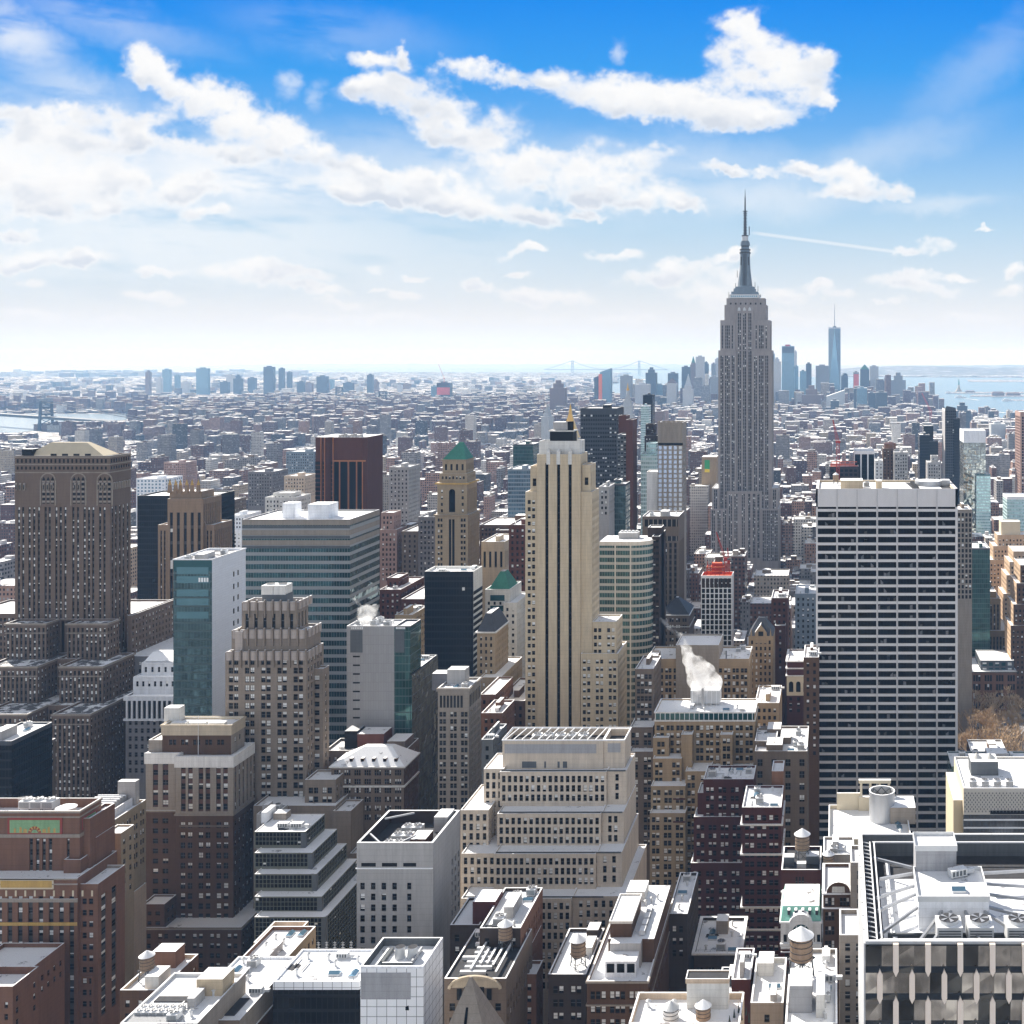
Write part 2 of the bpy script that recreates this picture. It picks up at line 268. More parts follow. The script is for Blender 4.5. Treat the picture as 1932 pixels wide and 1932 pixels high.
class MB:
    """collects quads into one mesh"""
    def __init__(s): s.v = []; s.f = []; s.mi = []; s.uv = []; s.mats = []
    def mt(s, name):
        if name not in s.mats: s.mats.append(name)
        return s.mats.index(name)
    def poly(s, pts, m, uv=None):
        k = len(s.v); s.v += [tuple(p) for p in pts]; s.f.append(tuple(range(k, k+len(pts)))); s.mi.append(s.mt(m))
        if uv is None:
            p0 = Vector(pts[0]); n = (Vector(pts[1])-p0).cross(Vector(pts[2])-p0)
            if abs(n.z) > abs(n.x)+abs(n.y): uv = [(p[0], p[1]) for p in pts]
            elif abs(n.x) > abs(n.y): uv = [(p[1], p[2]) for p in pts]
            else: uv = [(p[0], p[2]) for p in pts]
        s.uv += uv
    def quad(s, a, b, c, d, m): s.poly((a, b, c, d), m)
    def box(s, x0, x1, y0, y1, z0, z1, m, top=None, bottom=False, skip=''):
        if x0 > x1: x0, x1 = x1, x0
        if 'f' not in skip: s.quad((x0,y0,z0), (x1,y0,z0), (x1,y0,z1), (x0,y0,z1), m)
        if 'r' not in skip: s.quad((x1,y0,z0), (x1,y1,z0), (x1,y1,z1), (x1,y0,z1), m)
        if 'b' not in skip: s.quad((x1,y1,z0), (x0,y1,z0), (x0,y1,z1), (x1,y1,z1), m)
        if 'l' not in skip: s.quad((x0,y1,z0), (x0,y0,z0), (x0,y0,z1), (x0,y1,z1), m)
        if 't' not in skip: s.quad((x0,y0,z1), (x1,y0,z1), (x1,y1,z1), (x0,y1,z1), top or m)
        if bottom: s.quad((x0,y1,z0), (x1,y1,z0), (x1,y0,z0), (x0,y0,z0), m)
    def beam(s, a, b, w, h, m):
        a, b = Vector(a), Vector(b); d = (b-a).normalized(); up = Vector((0, 0, 1)) if abs(d.z) < .95 else Vector((0, 1, 0))
        sx = d.cross(up).normalized()*w/2; sz = sx.cross(d).normalized()*h/2
        A = [a-sx-sz, a+sx-sz, a+sx+sz, a-sx+sz]; B_ = [p+(b-a) for p in A]
        for i in range(4): j = (i+1) % 4; s.quad(A[i], A[j], B_[j], B_[i], m)
        s.poly(A[::-1], m); s.poly(B_, m)
    def cone(s, cx, cy, z0, z1, r0, r1, m, n=16, cap=None, seg=None):
        A = [(cx+r0*math.cos(2*math.pi*i/n), cy+r0*math.sin(2*math.pi*i/n), z0) for i in range(n)]
        B_ = [(cx+r1*math.cos(2*math.pi*i/n), cy+r1*math.sin(2*math.pi*i/n), z1) for i in range(n)]
        for i in range(n):
            j = (i+1) % n
            if r1 < 1e-3: s.poly((A[i], A[j], (cx, cy, z1)), m)
            else: s.quad(A[i], A[j], B_[j], B_[i], m)
        if r1 >= 1e-3 and cap != 'no': s.poly(B_, cap or m)
    def frus(s, a, z0, b, z1, m, top=None):
        """frustum between rectangles a and b = (x0,x1,y0,y1)"""
        A = [(a[0],a[2],z0),(a[1],a[2],z0),(a[1],a[3],z0),(a[0],a[3],z0)]; B_ = [(b[0],b[2],z1),(b[1],b[2],z1),(b[1],b[3],z1),(b[0],b[3],z1)]
        for i in range(4): j = (i+1) % 4; s.quad(A[i], A[j], B_[j], B_[i], m)
        if top is not False: s.poly(B_, top or m)
    def prism(s, pts, z0, z1, m, top=None):
        n = len(pts)
        for i in range(n):
            j = (i+1) % n; L = math.dist(pts[i], pts[j])
            s.poly([(*pts[i], z0), (*pts[j], z0), (*pts[j], z1), (*pts[i], z1)], m, [(0, z0), (L, z0), (L, z1), (0, z1)])
        s.poly([(*p, z1) for p in pts], top or m)
    def build(s, name, parent=None, loc=None, smooth=False):
        if not s.f: return None
        me = bpy.data.meshes.new(name); me.from_pydata(s.v, [], s.f)
        for mn in s.mats: me.materials.append(MATS[mn])
        me.polygons.foreach_set('material_index', s.mi)
        ul = me.uv_layers.new(name='uv'); ul.data.foreach_set('uv', np.array(s.uv, dtype=np.float32).ravel())
        if smooth: me.polygons.foreach_set('use_smooth', [True]*len(s.f))
        o = bpy.data.objects.new(name, me); C.objects.link(o)
        if parent: o.parent = parent
        if loc: o.location = loc
        return o

def tag(o, label=None, cat=None, group=None, kind=None):
    if label: o['label'] = label
    if cat: o['category'] = cat
    if group: o['group'] = group
    if kind: o['kind'] = kind
    return o
def empty(name, loc, label, cat, group=None):
    o = bpy.data.objects.new(name, None); C.objects.link(o); o.location = loc; o.empty_display_size = 1
    return tag(o, label, cat, group)
def rebase(mb, loc):
    mb.v = [(x-loc[0], y-loc[1], z-loc[2]) for x, y, z in mb.v]
# ------------------------------------------------------------------ buildings
WIN = {}
def window_mesh(w, h, kind, g, fr):
    key = (round(w, 2), round(h, 2), kind, g, fr)
    if key in WIN: return WIN[key]
    mb = MB(); t = .07
    def q(x0, x1, z0, z1, y, m): mb.quad((x0,y,z0), (x1,y,z0), (x1,y,z1), (x0,y,z1), m)
    q(0, w, 0, h, 0, g)
    if kind == 1: q(t, w-t, h*.5, h-t, -.03, 'blind')
    if kind == 2: q(t, w-t, h*.12, h-t, -.03, 'blind')
    if kind == 3: q(t, w-t, h*.3, h-t, -.03, 'blind_bright')
    if kind == 4: q(t, w-t, h*.72, h-t, -.03, 'blind')
    if fr: q(0, w, h*.46, h*.53, -.05, fr)
    if fr and w > 1.9: q(w*.46, w*.54, 0, h, -.05, fr)
    o = mb.build('window'); me = o.data; bpy.data.objects.remove(o)
    WIN[key] = me; return me

HEROES = []     # (px0, px1, Ynear, Yfar, lowest photo row seen, short phrase, top row)
class B:
    def __init__(s, name, label, cat, short, vb, nwin=None, group=None):
        s.name, s.label, s.cat, s.short, s.vb, s.group = name, label, cat, short, vb, group
        s.parts = {}; s.wins = []; s.nwin = nwin; s.x0 = s.y0 = 1e9; s.x1 = s.y1 = -1e9; s.z1 = 0; s.roofs = []
        s.rr = random.Random(hash(label) % 10007 if False else sum(map(ord, label)))
    def p(s, part): return s.parts.setdefault(part, MB())
    def reg(s, x0, x1, y0, y1, z1):
        s.x0 = min(s.x0, x0); s.x1 = max(s.x1, x1); s.y0 = min(s.y0, y0); s.y1 = max(s.y1, y1); s.z1 = max(s.z1, z1)
    def facade(s, O, u, n, Wd, z0, z1, st):
        """a wall with real recessed openings; O = lower corner in plan, u along, n outward (2D unit vectors)"""
        w = s.p('wall'); wm = st['m']; kind = st.get('k', 'punch')
        def pt(a_, z, d=0.0): return (O[0]+u[0]*a_-n[0]*d, O[1]+u[1]*a_-n[1]*d, z)
        def q(part, a0, a1, b0, b1, m, d=0.0): s.p(part).quad(pt(a0, b0, d), pt(a1, b0, d), pt(a1, b1, d), pt(a0, b1, d), m)
        if kind == 'blank': q('wall', 0, Wd, z0, z1, wm); return
        if kind == 'curtain':
            t = st.get('top', 1.5)
            q('wall', 0, Wd, z1-t, z1, st.get('cap', wm), 0)
            q('glazing', 0, Wd, z0, z1-t, st['g'], .0); return
        fh, wh, top, ww = st.get('fh', 3.7), st.get('wh', 2.0), st.get('top', 3.0), st.get('ww', 1.4)
        sill = st.get('sill', 1.0); mg = st.get('mg', 1.5); dep = st.get('d', .35)
        # columns
        cols = []
        if 'cols' in st: cols = [(a_*Wd, b_*Wd) for a_, b_ in st['cols']]
        else:
            grp = st.get('grp', 1); gap = st.get('gap', .5); pitch = st.get('pitch', 3.0)
            gw = grp*ww+(grp-1)*gap; nn = max(1, int((Wd-2*mg+pitch-gw)/pitch+.22)) if Wd-2*mg >= gw else 0
            if nn > 1: pitch = (Wd-2*mg-gw)/(nn-1)
            for i in range(nn):
                a0 = mg+i*pitch if nn > 1 else (Wd-gw)/2
                for j in range(grp): cols.append((a0+j*(ww+gap), a0+j*(ww+gap)+ww))
        skip = st.get('skipcols', ())
        cols = [c for i, c in enumerate(cols) if i not in skip]
        # rows from the top down, to just below what is seen
        zlow = max(z0+st.get('base', 1.0), PZ(s.vb+14, s.Yn)); rows = []
        zt = z1-top
        while zt-wh > zlow and len(rows) < 140:
            rows.append((zt-wh, zt)); zt -= fh
        if not rows or not cols: q('wall', 0, Wd, z0, z1, wm); return
        zr = rows[-1][0]-.6
        if kind == 'punch':
            q('wall', 0, Wd, z0, rows[-1][0], wm); q('wall', 0, Wd, rows[0][1], z1, wm)
            for i, (a_, b_) in enumerate(rows):
                if i: q('wall', 0, Wd, b_, rows[i-1][0], wm)
                x = 0
                for c0, c1 in cols: q('wall', x, c0, a_, b_, st.get('pier', wm)); x = c1
                q('wall', x, Wd, a_, b_, wm)
        else:   # strip: tall recesses with spandrels between floors
            t_, b_ = rows[0][1]+st.get('head', .3), zr
            q('wall', 0, Wd, z0, b_, wm); q('wall', 0, Wd, t_, z1, wm); x = 0
            for c0, c1 in cols:
                q('wall', x, c0, b_, t_, wm); x = c1
                wq = s.p('wall'); sp = st.get('span', 'spandrel_dark')
                wq.quad(pt(c0, b_), pt(c0, b_, dep), pt(c0, t_, dep), pt(c0, t_), wm); wq.quad(pt(c1, b_, dep), pt(c1, b_), pt(c1, t_), pt(c1, t_, dep), wm)
                wq.quad(pt(c0, t_), pt(c1, t_), pt(c1, t_, dep), pt(c0, t_, dep), wm)
                zz = t_
                for (r0, r1) in rows:
                    q('wall', c0, c1, r1, zz, sp, dep-.06); zz = r0
                q('wall', c0, c1, b_, zz, sp, dep-.06)
            q('wall', x, Wd, b_, t_, wm)
        rv = st.get('reveal', True)
        for ri, (r0, r1) in enumerate(rows):
            for c0, c1 in cols:
                if kind == 'punch' and rv:
                    wq = w
                    wq.quad(pt(c0, r0), pt(c0, r0, dep), pt(c0, r1, dep), pt(c0, r1), wm); wq.quad(pt(c1, r0, dep), pt(c1, r0), pt(c1, r1), pt(c1, r1, dep), wm)
                    wq.quad(pt(c0, r1), pt(c1, r1), pt(c1, r1, dep), pt(c0, r1, dep), wm); wq.quad(pt(c0, r0, dep), pt(c1, r0, dep), pt(c1, r0), pt(c0, r0), st.get('sillm', wm))
                k = 0; r_ = s.rr.random(); bl = st.get('blind', .35)
                if r_ < bl: k = (1, 2, 4, 1, 3)[int(r_/bl*4.999)]
                a_ = pt(c0, r0, dep); s.wins.append((a_, u, c1-c0, r1-r0, k, st.get('g', 'glass'), st.get('fr', 'gunmetal')))
    def ring(s, x0, x1, y0, y1, z0, z1, o, m, part='cornice', top=None):
        b = s.p(part); t = top or m
        b.box(x0-o, x1+o, y0-o, y0-.002, z0, z1, m, top=t, bottom=True); b.box(x0-o, x1+o, y1+.002, y1+o, z0, z1, m, top=t, bottom=True)
        b.box(x0-o, x0-.002, y0-.002, y1+.002, z0, z1, m, top=t, bottom=True, skip='fb'); b.box(x1+.002, x1+o, y0-.002, y1+.002, z0, z1, m, top=t, bottom=True, skip='fb')
    def block(s, x0, x1, y0, y1, z0, z1, st, sides=None, par=1.1, snow='snow', side_st=None, roof=True, pt_=.45, front=True, parm=None):
        """one tier: walls with openings, parapet, snow-covered roof"""
        if s.x0 > 1e8: s.Yn = y0
        s.reg(x0, x1, y0, y1, z1)
        sides = sides or ('R' if (x0+x1)/2 < 0 else 'L')
        ss = side_st or st
        if front: s.facade((x0, y0), (1, 0), (0, -1), x1-x0, z0, z1, st)
        if 'R' in sides: s.facade((x1, y0), (0, 1), (1, 0), y1-y0, z0, z1, ss)
        else: s.p('wall').quad((x1,y0,z0), (x1,y1,z0), (x1,y1,z1), (x1,y0,z1), ss['m'])
        if 'L' in sides: s.facade((x0, y1), (0, -1), (-1, 0), y1-y0, z0, z1, ss)
        else: s.p('wall').quad((x0,y1,z0), (x0,y0,z0), (x0,y0,z1), (x0,y1,z1), ss['m'])
        s.p('wall').quad((x1,y1,z0), (x0,y1,z0), (x0,y1,z1), (x1,y1,z1), st['m'])
        if roof:
            pm = parm or st.get('cap', st['m']); t = pt_; p_ = s.p('parapet'); zr = z1-par
            a_ = [(x0,y0), (x1,y0), (x1,y1), (x0,y1)]; b_ = [(x0+t,y0+t), (x1-t,y0+t), (x1-t,y1-t), (x0+t,y1-t)]
            for i in range(4):
                j = (i+1) % 4
                p_.quad((*a_[i], z1), (*a_[j], z1), (*b_[j], z1), (*b_[i], z1), 'snow_full')
                p_.quad((*b_[i], z1), (*b_[j], z1), (*b_[j], zr), (*b_[i], zr), pm)
            s.p('roof').poly([(*q, zr) for q in b_], snow)
            s.roofs.append((x0+t, x1-t, y0+t, y1-t, zr))
    def tier(s, px0, px1, Y, D, ytop, z0, st, **k):
        if s.x0 > 1e8: s.Yn = Y
        z1 = PZ(ytop, Y)
        if z0 is None: z0 = gz(0, Y)-2
        x0, x1 = PX(px0, Y), PX(px1, Y)
        s.block(x0, x1, Y, Y+D, z0, z1, st, **k)
        return x0, x1, Y, Y+D, z1
    def bulk(s, x0, x1, y0, y1, z0, h, m, top='snow'):
        s.p('bulkhead').box(x0, x1, y0, y1, z0, z0+h, m, top=top)
    def done(s):
        cx, cy = (s.x0+s.x1)/2, s.y0; loc = (cx, cy, gz(cx, cy))
        s.root = empty(s.name, loc, s.label, s.cat, s.group)
        s.obj = {}
        order = ['wall']+[k for k in s.parts if k != 'wall']
        for k in order:
            if k in s.parts and s.parts[k].f:
                rebase(s.parts[k], loc); o_ = s.parts[k].build(k, s.root); s.obj[k] = o_
        for k in ('bulkhead', 'parapet'):
            if k in s.obj and 'roof' in s.obj: s.obj[k].parent = s.obj['roof']
        if s.wins:
            nw = s.nwin if s.nwin is not None else (100 if s.Yn < 480 else 60 if s.Yn < 700 else 0)
            def vis(w_):
                (x, y, z), u, ww, hh = w_[0], w_[1], w_[2], w_[3]
                px, py = scr(x, y, z)
                if px < -5 or px > 1937 or py > min(1932, s.vb+4): return -1
                return ww*hh/(y*y)*(1.0 if abs(u[0]) > .5 else .12)
            idx = sorted(range(len(s.wins)), key=lambda i: -vis(s.wins[i]))
            one = [i for i in idx[:nw] if vis(s.wins[i]) > 0]; rest = idx[len(one):]
            for i in one:
                (x, y, z), u, ww, hh, k, g, fr = s.wins[i]
                o = bpy.data.objects.new('window', window_mesh(ww, hh, k, g, fr)); C.objects.link(o); o.parent = s.root
                o.location = (x-loc[0], y-loc[1], z-loc[2]); o.rotation_euler = (0, 0, math.atan2(u[1], u[0]))
            if rest:
                mb = MB()
                for i in rest:
                    (x, y, z), u, ww, hh, k, g, fr = s.wins[i]
                    n = (-u[1], u[0])     # inward direction is +y in the window's own frame
                    def q(a0, a1, b0, b1, d, m):
                        P_ = lambda a_, b_: (x+u[0]*a_+n[0]*d, y+u[1]*a_+n[1]*d, z+b_)
                        mb.quad(P_(a0, b0), P_(a1, b0), P_(a1, b1), P_(a0, b1), m)
                    q(0, ww, 0, hh, 0, g); t = .07
                    if k: q(t, ww-t, hh*{1: .5, 2: .12, 3: .3, 4: .72}[k], hh-t, -.03, 'blind_bright' if k == 3 else 'blind')
                    if fr and s.Yn < 600: q(0, ww, hh*.46, hh*.53, -.05, fr)
                rebase(mb, loc); o = mb.build('windows', s.root); o['kind'] = 'stuff'
        HEROES.append((scr(s.x0, s.y0, 0)[0], scr(s.x1, s.y0, 0)[0], s.y0, s.y1, s.vb, s.short, scr(cx, s.y0, s.z1)[1], s.x0, s.x1))
        return s

# ------------------------------------------------------------------ things on roofs
TPL = {}
def copy_tree(o, parent=None):
    c = o.copy(); C.objects.link(c); c.parent = parent
    for ch in list(o.children): copy_tree(ch, c)
    return c
def place(key, make, loc, rz, sc, label, cat, group):
    if key not in TPL: TPL[key] = make(); r = TPL[key]
    else: r = copy_tree(TPL[key])
    r.location = loc; r.rotation_euler = (0, 0, rz); r.scale = sc
    for k in ('label', 'category', 'group'):
        if k in r: del r[k]
    tag(r, label, cat, group); return r
def bare(name):
    o = bpy.data.objects.new(name, None); C.objects.link(o); return o
def mk_tank(roof='snow_full', body='wood'):
    def f():
        r = bare('water_tower'); mb = MB(); mb.cone(0, 0, 3.2, 7.0, 1.95, 1.85, body, 18, cap='no'); mb.poly([(1.95*math.cos(i*math.pi/9), 1.95*math.sin(i*math.pi/9), 3.2) for i in range(18)], body)
        for z in (3.6, 4.6, 5.6, 6.5): mb.cone(0, 0, z, z+.09, 1.99, 1.98, 'tar', 18)
        tk = mb.build('tank', r)
        mb = MB(); mb.cone(0, 0, 7.0, 8.6, 2.2, 0, roof, 18); mb.build('roof_cone', tk)
        for sx in (-1, 1):
            for sy in (-1, 1):
                mb = MB(); mb.beam((sx*1.5, sy*1.5, 0), (sx*1.25, sy*1.25, 3.2), .22, .22, 'gunmetal'); mb.build('leg', r)
        mb = MB()
        for z in (1.2,):
            for a_, b_ in (((-1.4,-1.4), (1.4,-1.4)), ((1.4,-1.4), (1.4,1.4)), ((-1.4,1.4), (1.4,1.4)), ((-1.4,-1.4), (-1.4,1.4))): mb.beam((*a_, z), (*b_, z), .12, .12, 'gunmetal')
        mb.beam((-1.4,-1.4,.2), (1.3,-1.3,3.0), .09, .09, 'gunmetal'); mb.beam((1.4,-1.4,.2), (-1.3,-1.3,3.0), .09, .09, 'gunmetal'); mb.box(-1.7,1.7,-1.7,1.7,3.0,3.18,'gunmetal',bottom=True)
        mb.build('brace', r); return r
    return f
def water_tower(x, y, z, label, s=1.0, pale=False, group='rooftop water towers'):
    return place('tank_pale' if pale else 'tank', mk_tank('galvanised', 'galvanised') if pale else mk_tank(), (x, y, z), x % 1.5, (s, s, s), label, 'water tower', group)
def mk_fan():
    r = bare('cooling_unit'); mb = MB(); mb.box(-1.5, 1.5, -1.5, 1.5, .3, 2.3, 'galvanised', top='snow_full')
    for i in range(5): mb.box(-1.3, 1.3, -1.53, -1.505, .6+i*.3, .75+i*.3, 'gunmetal')
    mb.build('casing', r); mb = MB(); mb.cone(0, 0, 2.3, 2.75, 1.2, 1.2, 'galvanised', 20, cap='tar'); fr_ = mb.build('fan_ring', r)
    mb = MB()
    for i in range(5):
        a_ = i*2*math.pi/5; c_, s_ = math.cos(a_), math.sin(a_)
        mb.poly([(0,0,2.8), (1.1*math.cos(a_-.22), 1.1*math.sin(a_-.22), 2.8), (1.1*math.cos(a_+.22), 1.1*math.sin(a_+.22), 2.84)], 'steel')
    mb.build('fan_blade', fr_)
    for sx in (-1, 1):
        for sy in (-1, 1): mb = MB(); mb.box(sx*1.3-.1, sx*1.3+.1, sy*1.3-.1, sy*1.3+.1, 0, .3, 'gunmetal'); mb.build('leg', r)
    return r
def fan_unit(x, y, z, label, s=1.0, rz=0, group='round-fan cooling units on roofs'):
    return place('fan', mk_fan, (x, y, z), rz, (s, s, s), label, 'cooling unit', group)
def mk_ahu():
    r = bare('air_handler'); mb = MB(); mb.box(-2.2, 2.2, -1.1, 1.1, .3, 2.1, 'galvanised', top='snow_full'); cs = mb.build('casing', r)
    mb = MB()
    for i in range(4): mb.box(-1.9+i*1.0, -1.2+i*1.0, -1.13, -1.102, .6, 1.8, 'gunmetal')
    mb.build('louvre', cs); mb = MB(); mb.box(2.2, 4.6, -.5, .5, .5, 1.4, 'galvanised', top='snow_full'); mb.build('duct', r)
    return r
def ahu(x, y, z, label, s=1.0, rz=0, group='air handlers on roofs'):
    return place('ahu', mk_ahu, (x, y, z), rz, (s, s, s), label, 'air handler', group)
def mk_vent():
    r = bare('roof_vent'); mb = MB(); mb.cone(0, 0, 0, 1.5, .35, .35, 'galvanised', 10); pi_ = mb.build('pipe', r); mb = MB(); mb.cone(0, 0, 1.5, 1.95, .65, 0, 'galvanised', 10); mb.build('cap', pi_); return r
def vent(x, y, z, label, s=1.0, group='small vent pipes on roofs'):
    return place('vent', mk_vent, (x, y, z), 0, (s, s, s), label, 'vent', group)
def mk_skylight():
    r = bare('skylight'); mb = MB(); mb.box(-1, 1, -1.5, 1.5, 0, .5, 'galvanised'); mb.build('kerb_frame', r)
    mb = MB(); mb.quad((-1,-1.5,.5), (-1,1.5,.5), (0,1.5,1.1), (0,-1.5,1.1), 'glass_blue'); mb.quad((0,-1.5,1.1), (0,1.5,1.1), (1,1.5,.5), (1,-1.5,.5), 'glass_blue')
    mb.poly([(-1,-1.5,.5), (1,-1.5,.5), (0,-1.5,1.1)], 'glass_blue'); mb.build('glazing', r); return r
def skylight(x, y, z, label, rz=0, group='roof skylights'):
    return place('sky_l', mk_skylight, (x, y, z), rz, (1, 1, 1), label, 'skylight', group)
def mk_mast():
    r = bare('antenna_mast'); mb = MB(); mb.cone(0, 0, 0, 5.5, .12, .06, 'steel', 6); mb.build('pole', r)
    mb = MB()
    for z in (3.2, 4.2, 5.0): mb.box(-.6, .6, -.04, .04, z, z+.08, 'steel', bottom=True)
    mb.build('crossbar', r); return r
def mast(x, y, z, label, s=1.0, group='thin antenna masts'):
    return place('mast', mk_mast, (x, y, z), 0, (s, s, s), label, 'antenna', group)
ORD = ['first', 'second', 'third', 'fourth', 'fifth', 'sixth', 'seventh', 'eighth', 'ninth', 'tenth', 'eleventh', 'twelfth']
def clutter(b, which=-1, n=4, seed=1, tower=0, fans=0, bulk=1, bm=None, region=None):
    """furnishes one roof: bulkheads (parts), then separate units set out in free cells, left to right"""
    x0, x1, y0, y1, z = b.roofs[which]
    if region: x0, x1, y0, y1 = x0+(x1-x0)*region[0], x0+(x1-x0)*region[1], y0+(y1-y0)*region[2], y0+(y1-y0)*region[3]
    rr = random.Random(seed); w, d = x1-x0, y1-y0; sh = b.short; used = []
    def free(r_, tries=40):
        for _ in range(tries):
            x, y = rr.uniform(x0+r_+.4, x1-r_-.4) if w > 2*r_+1 else (x0+x1)/2, rr.uniform(y0+r_+.4, y1-r_-.4) if d > 2*r_+1 else (y0+y1)/2
            if all(math.hypot(x-a_, y-b_) > r_+c_ for a_, b_, c_ in used): used.append((x, y, r_)); return x, y
        return None
    for i in range(bulk):
        bw, bd = min(rr.uniform(.18, .35)*w, 14), min(rr.uniform(.3, .45)*d, 10); p_ = free(max(bw, bd)/2)
        if p_: b.bulk(p_[0]-bw/2, p_[0]+bw/2, p_[1]-bd/2, p_[1]+bd/2, z, rr.uniform(2.6, 4.5), bm or 'grey_stone')
    if b.Yn < 480 and w > 8 and d > 8:
        for i in range(3):
            px_, py_ = rr.uniform(x0+1, x1-7), rr.uniform(y0+1, y1-7)
            if i % 2: b.p('roof_pipe').box(px_, px_+rr.uniform(4, 6), py_, py_+.25, z+.3, z+.55, 'steel', top='snow_full', bottom=True)
            else: b.p('roof_pipe').box(px_, px_+.3, py_, py_+rr.uniform(4, 6), z+.3, z+.6, 'gunmetal', top='snow_full', bottom=True)
        rl = b.p('railing'); rl.box(x0, x1, y0+.1, y0+.16, z+1.5, z+1.56, 'gunmetal', bottom=True)
        for i in range(int(w/2)): rl.box(x0+1+i*2, x0+1.06+i*2, y0+.1, y0+.16, z, z+1.5, 'gunmetal')
        b.p('melt_patch').poly([(px_+rr.uniform(1.2, 2.2)*math.cos(q*math.pi/5)*1.3, py_+rr.uniform(1.2, 2.2)*math.sin(q*math.pi/5), z+.012) for q in range(10)], 'tar')
    todo = []; n = n+(3 if b.Yn < 480 else 0)
    for i in range(tower): p_ = free(2.2); p_ and todo.append(('t', p_))
    for i in range(fans): p_ = free(1.9); p_ and todo.append(('f', p_))
    for i in range(n): p_ = free(1.8); p_ and todo.append((rr.choice('avsvf'), p_))
    for kind in 'tfavs':
        L = sorted([p_ for k, p_ in todo if k == kind])
        for i, p_ in enumerate(L):
            o_ = (ORD[i]+' from left ') if len(L) > 1 else ''
            if kind == 't': b_ = water_tower(*p_, z, f'timber water tower {o_}on roof of {sh}')
            if kind == 'f': fan_unit(*p_, z, f'round-fan cooling unit {o_}on roof of {sh}', rr.uniform(.8, 1.1))
            if kind == 'a': ahu(*p_, z, f'grey ducted air handler {o_}on roof of {sh}', rr.uniform(.7, 1), rr.choice((0, 1.571)))
            if kind == 'v': vent(*p_, z, f'small capped vent pipe {o_}on roof of {sh}')
            if kind == 's': skylight(*p_, z, f'ridged glass skylight {o_}on roof of {sh}', rr.choice((0, 1.571)))
mat('fin_cream', (.86, .74, .64), .5, .04)
# ------------------------------------------------------------------ the named-by-look buildings, near to far
def st(m, fh=3.7, wh=2.0, ww=1.4, pitch=3.0, **k): return dict(m=m, fh=fh, wh=wh, ww=ww, pitch=pitch, **k)
def dark_roof_edge(b, x0, x1, y0, y1, z, h, m='snow_full'): b.ring(x0, x1, y0, y1, z, z+h, .25, m, 'cornice')

# gabled glass tower top with roof trusses, lower right corner of the view
b = B('glass_office_tower', 'glass tower with pointed white fins and steel roof trusses round a white penthouse', 'office tower', 'the glass tower with white fins', 1932, nwin=0); b.Yn = 230
x0, x1, y0, y1 = PX(1633, 230), PX(1633, 230)+72, 230, 282; zt = PZ(1777, 230); zd = zt-5.2; b.reg(x0, x1, y0, y1, zt)
w = b.p('wall')
for i in range(9):       # the left side: pale patterned flank
    w.box(x0-.35, x0, y0+i*5.8, y0+i*5.8+5.5, -2, zt-.3, 'galvanised')
w.quad((x0,y0,-2), (x0,y1,-2), (x0,y1,zt), (x0,y0,zt), 'grey_concrete'); w.quad((x0,y1,-2), (x1,y1,-2), (x1,y1,zt), (x0,y1,zt), 'grey_concrete'); w.quad((x1,y0,-2), (x1,y1,-2), (x1,y1,zt), (x1,y0,zt), 'grey_concrete')
pr = 5.42; z = zt-.4; row = 0; zs = []
while z > 40: zs.append(z); z -= pr
for r_, z in enumerate(zs):      # folded glass bands
    g_ = b.p('glazing'); lo, mid = z-pr, z-pr*.82
    for i in range(12):
        a0, a1 = x0+i*6.45-(0 if r_ % 2 else 3.2), x0+(i+1)*6.45-(0 if r_ % 2 else 3.2); a0, a1 = max(a0, x0), min(a1, x1)
        if a1 <= a0: continue
        t0 = .25*math.sin(i*2.1+r_)
        g_.quad((a0,y0-.1,mid), (a1,y0-.1,mid), (a1,y0-.75+t0*.3,z), (a0,y0-.75,z), 'glass_mirror' if (i+r_) % 3 else 'glass_smoke')
        g_.quad((a0,y0-.75,lo), (a1,y0-.75+t0*.3,lo), (a1,y0-.1,mid), (a0,y0-.1,mid), 'glass_smoke')
for r_, z in enumerate(zs):
    for i in range(12):
        cx = x0+2.85+i*6.45+(3.2 if r_ % 2 == 0 else 0)-(0 if r_ % 2 == 0 else 0)
        if cx > x1-.6: continue
        if (scr(cx, y0, z)[0] > 1960): continue
        h_, wd = 6.6, .55; zc = z-pr*.5 if r_ else z-pr*.5
        f_ = MB(); yy = y0-1.05
        pts = [(cx-wd,zc-h_/2+1), (cx,zc-h_/2-.1), (cx+wd,zc-h_/2+1), (cx+wd,zc+h_/2-1), (cx,zc+h_/2+.1), (cx-wd,zc+h_/2-1)]
        if r_ == 0: pts = [(cx-wd,zc-h_/2+1), (cx,zc-h_/2-.1), (cx+wd,zc-h_/2+1), (cx+wd,zt), (cx-wd,zt)]
        f_.poly([(a_, yy, c_) for a_, c_ in pts], 'fin_cream')
        for q_ in range(len(pts)):
            a_, c_ = pts[q_]; d_, e_ = pts[(q_+1) % len(pts)]; f_.quad((a_,yy,c_), (a_,yy+.7,c_), (d_,yy+.7,e_), (d_,yy,e_), 'fin_cream')
        b.parts['fin.%d.%d' % (r_, i)] = f_
b.ring(x0+.6, x1-.6, y0+.6, y1-.6, zt-.5, zt+.15, .6, 'galvanised', 'parapet', 'snow_full')
b.p('inner_wall').box(x0+.7, x1-.7, y0+.7, y1-.7, zd, zt-.05, 'gunmetal', skip='t')
b.p('roof').quad((x0+.7,y0+.7,zd), (x1-.7,y0+.7,zd), (x1-.7,y1-.7,zd), (x0+.7,y1-.7,zd), 'snow_full')
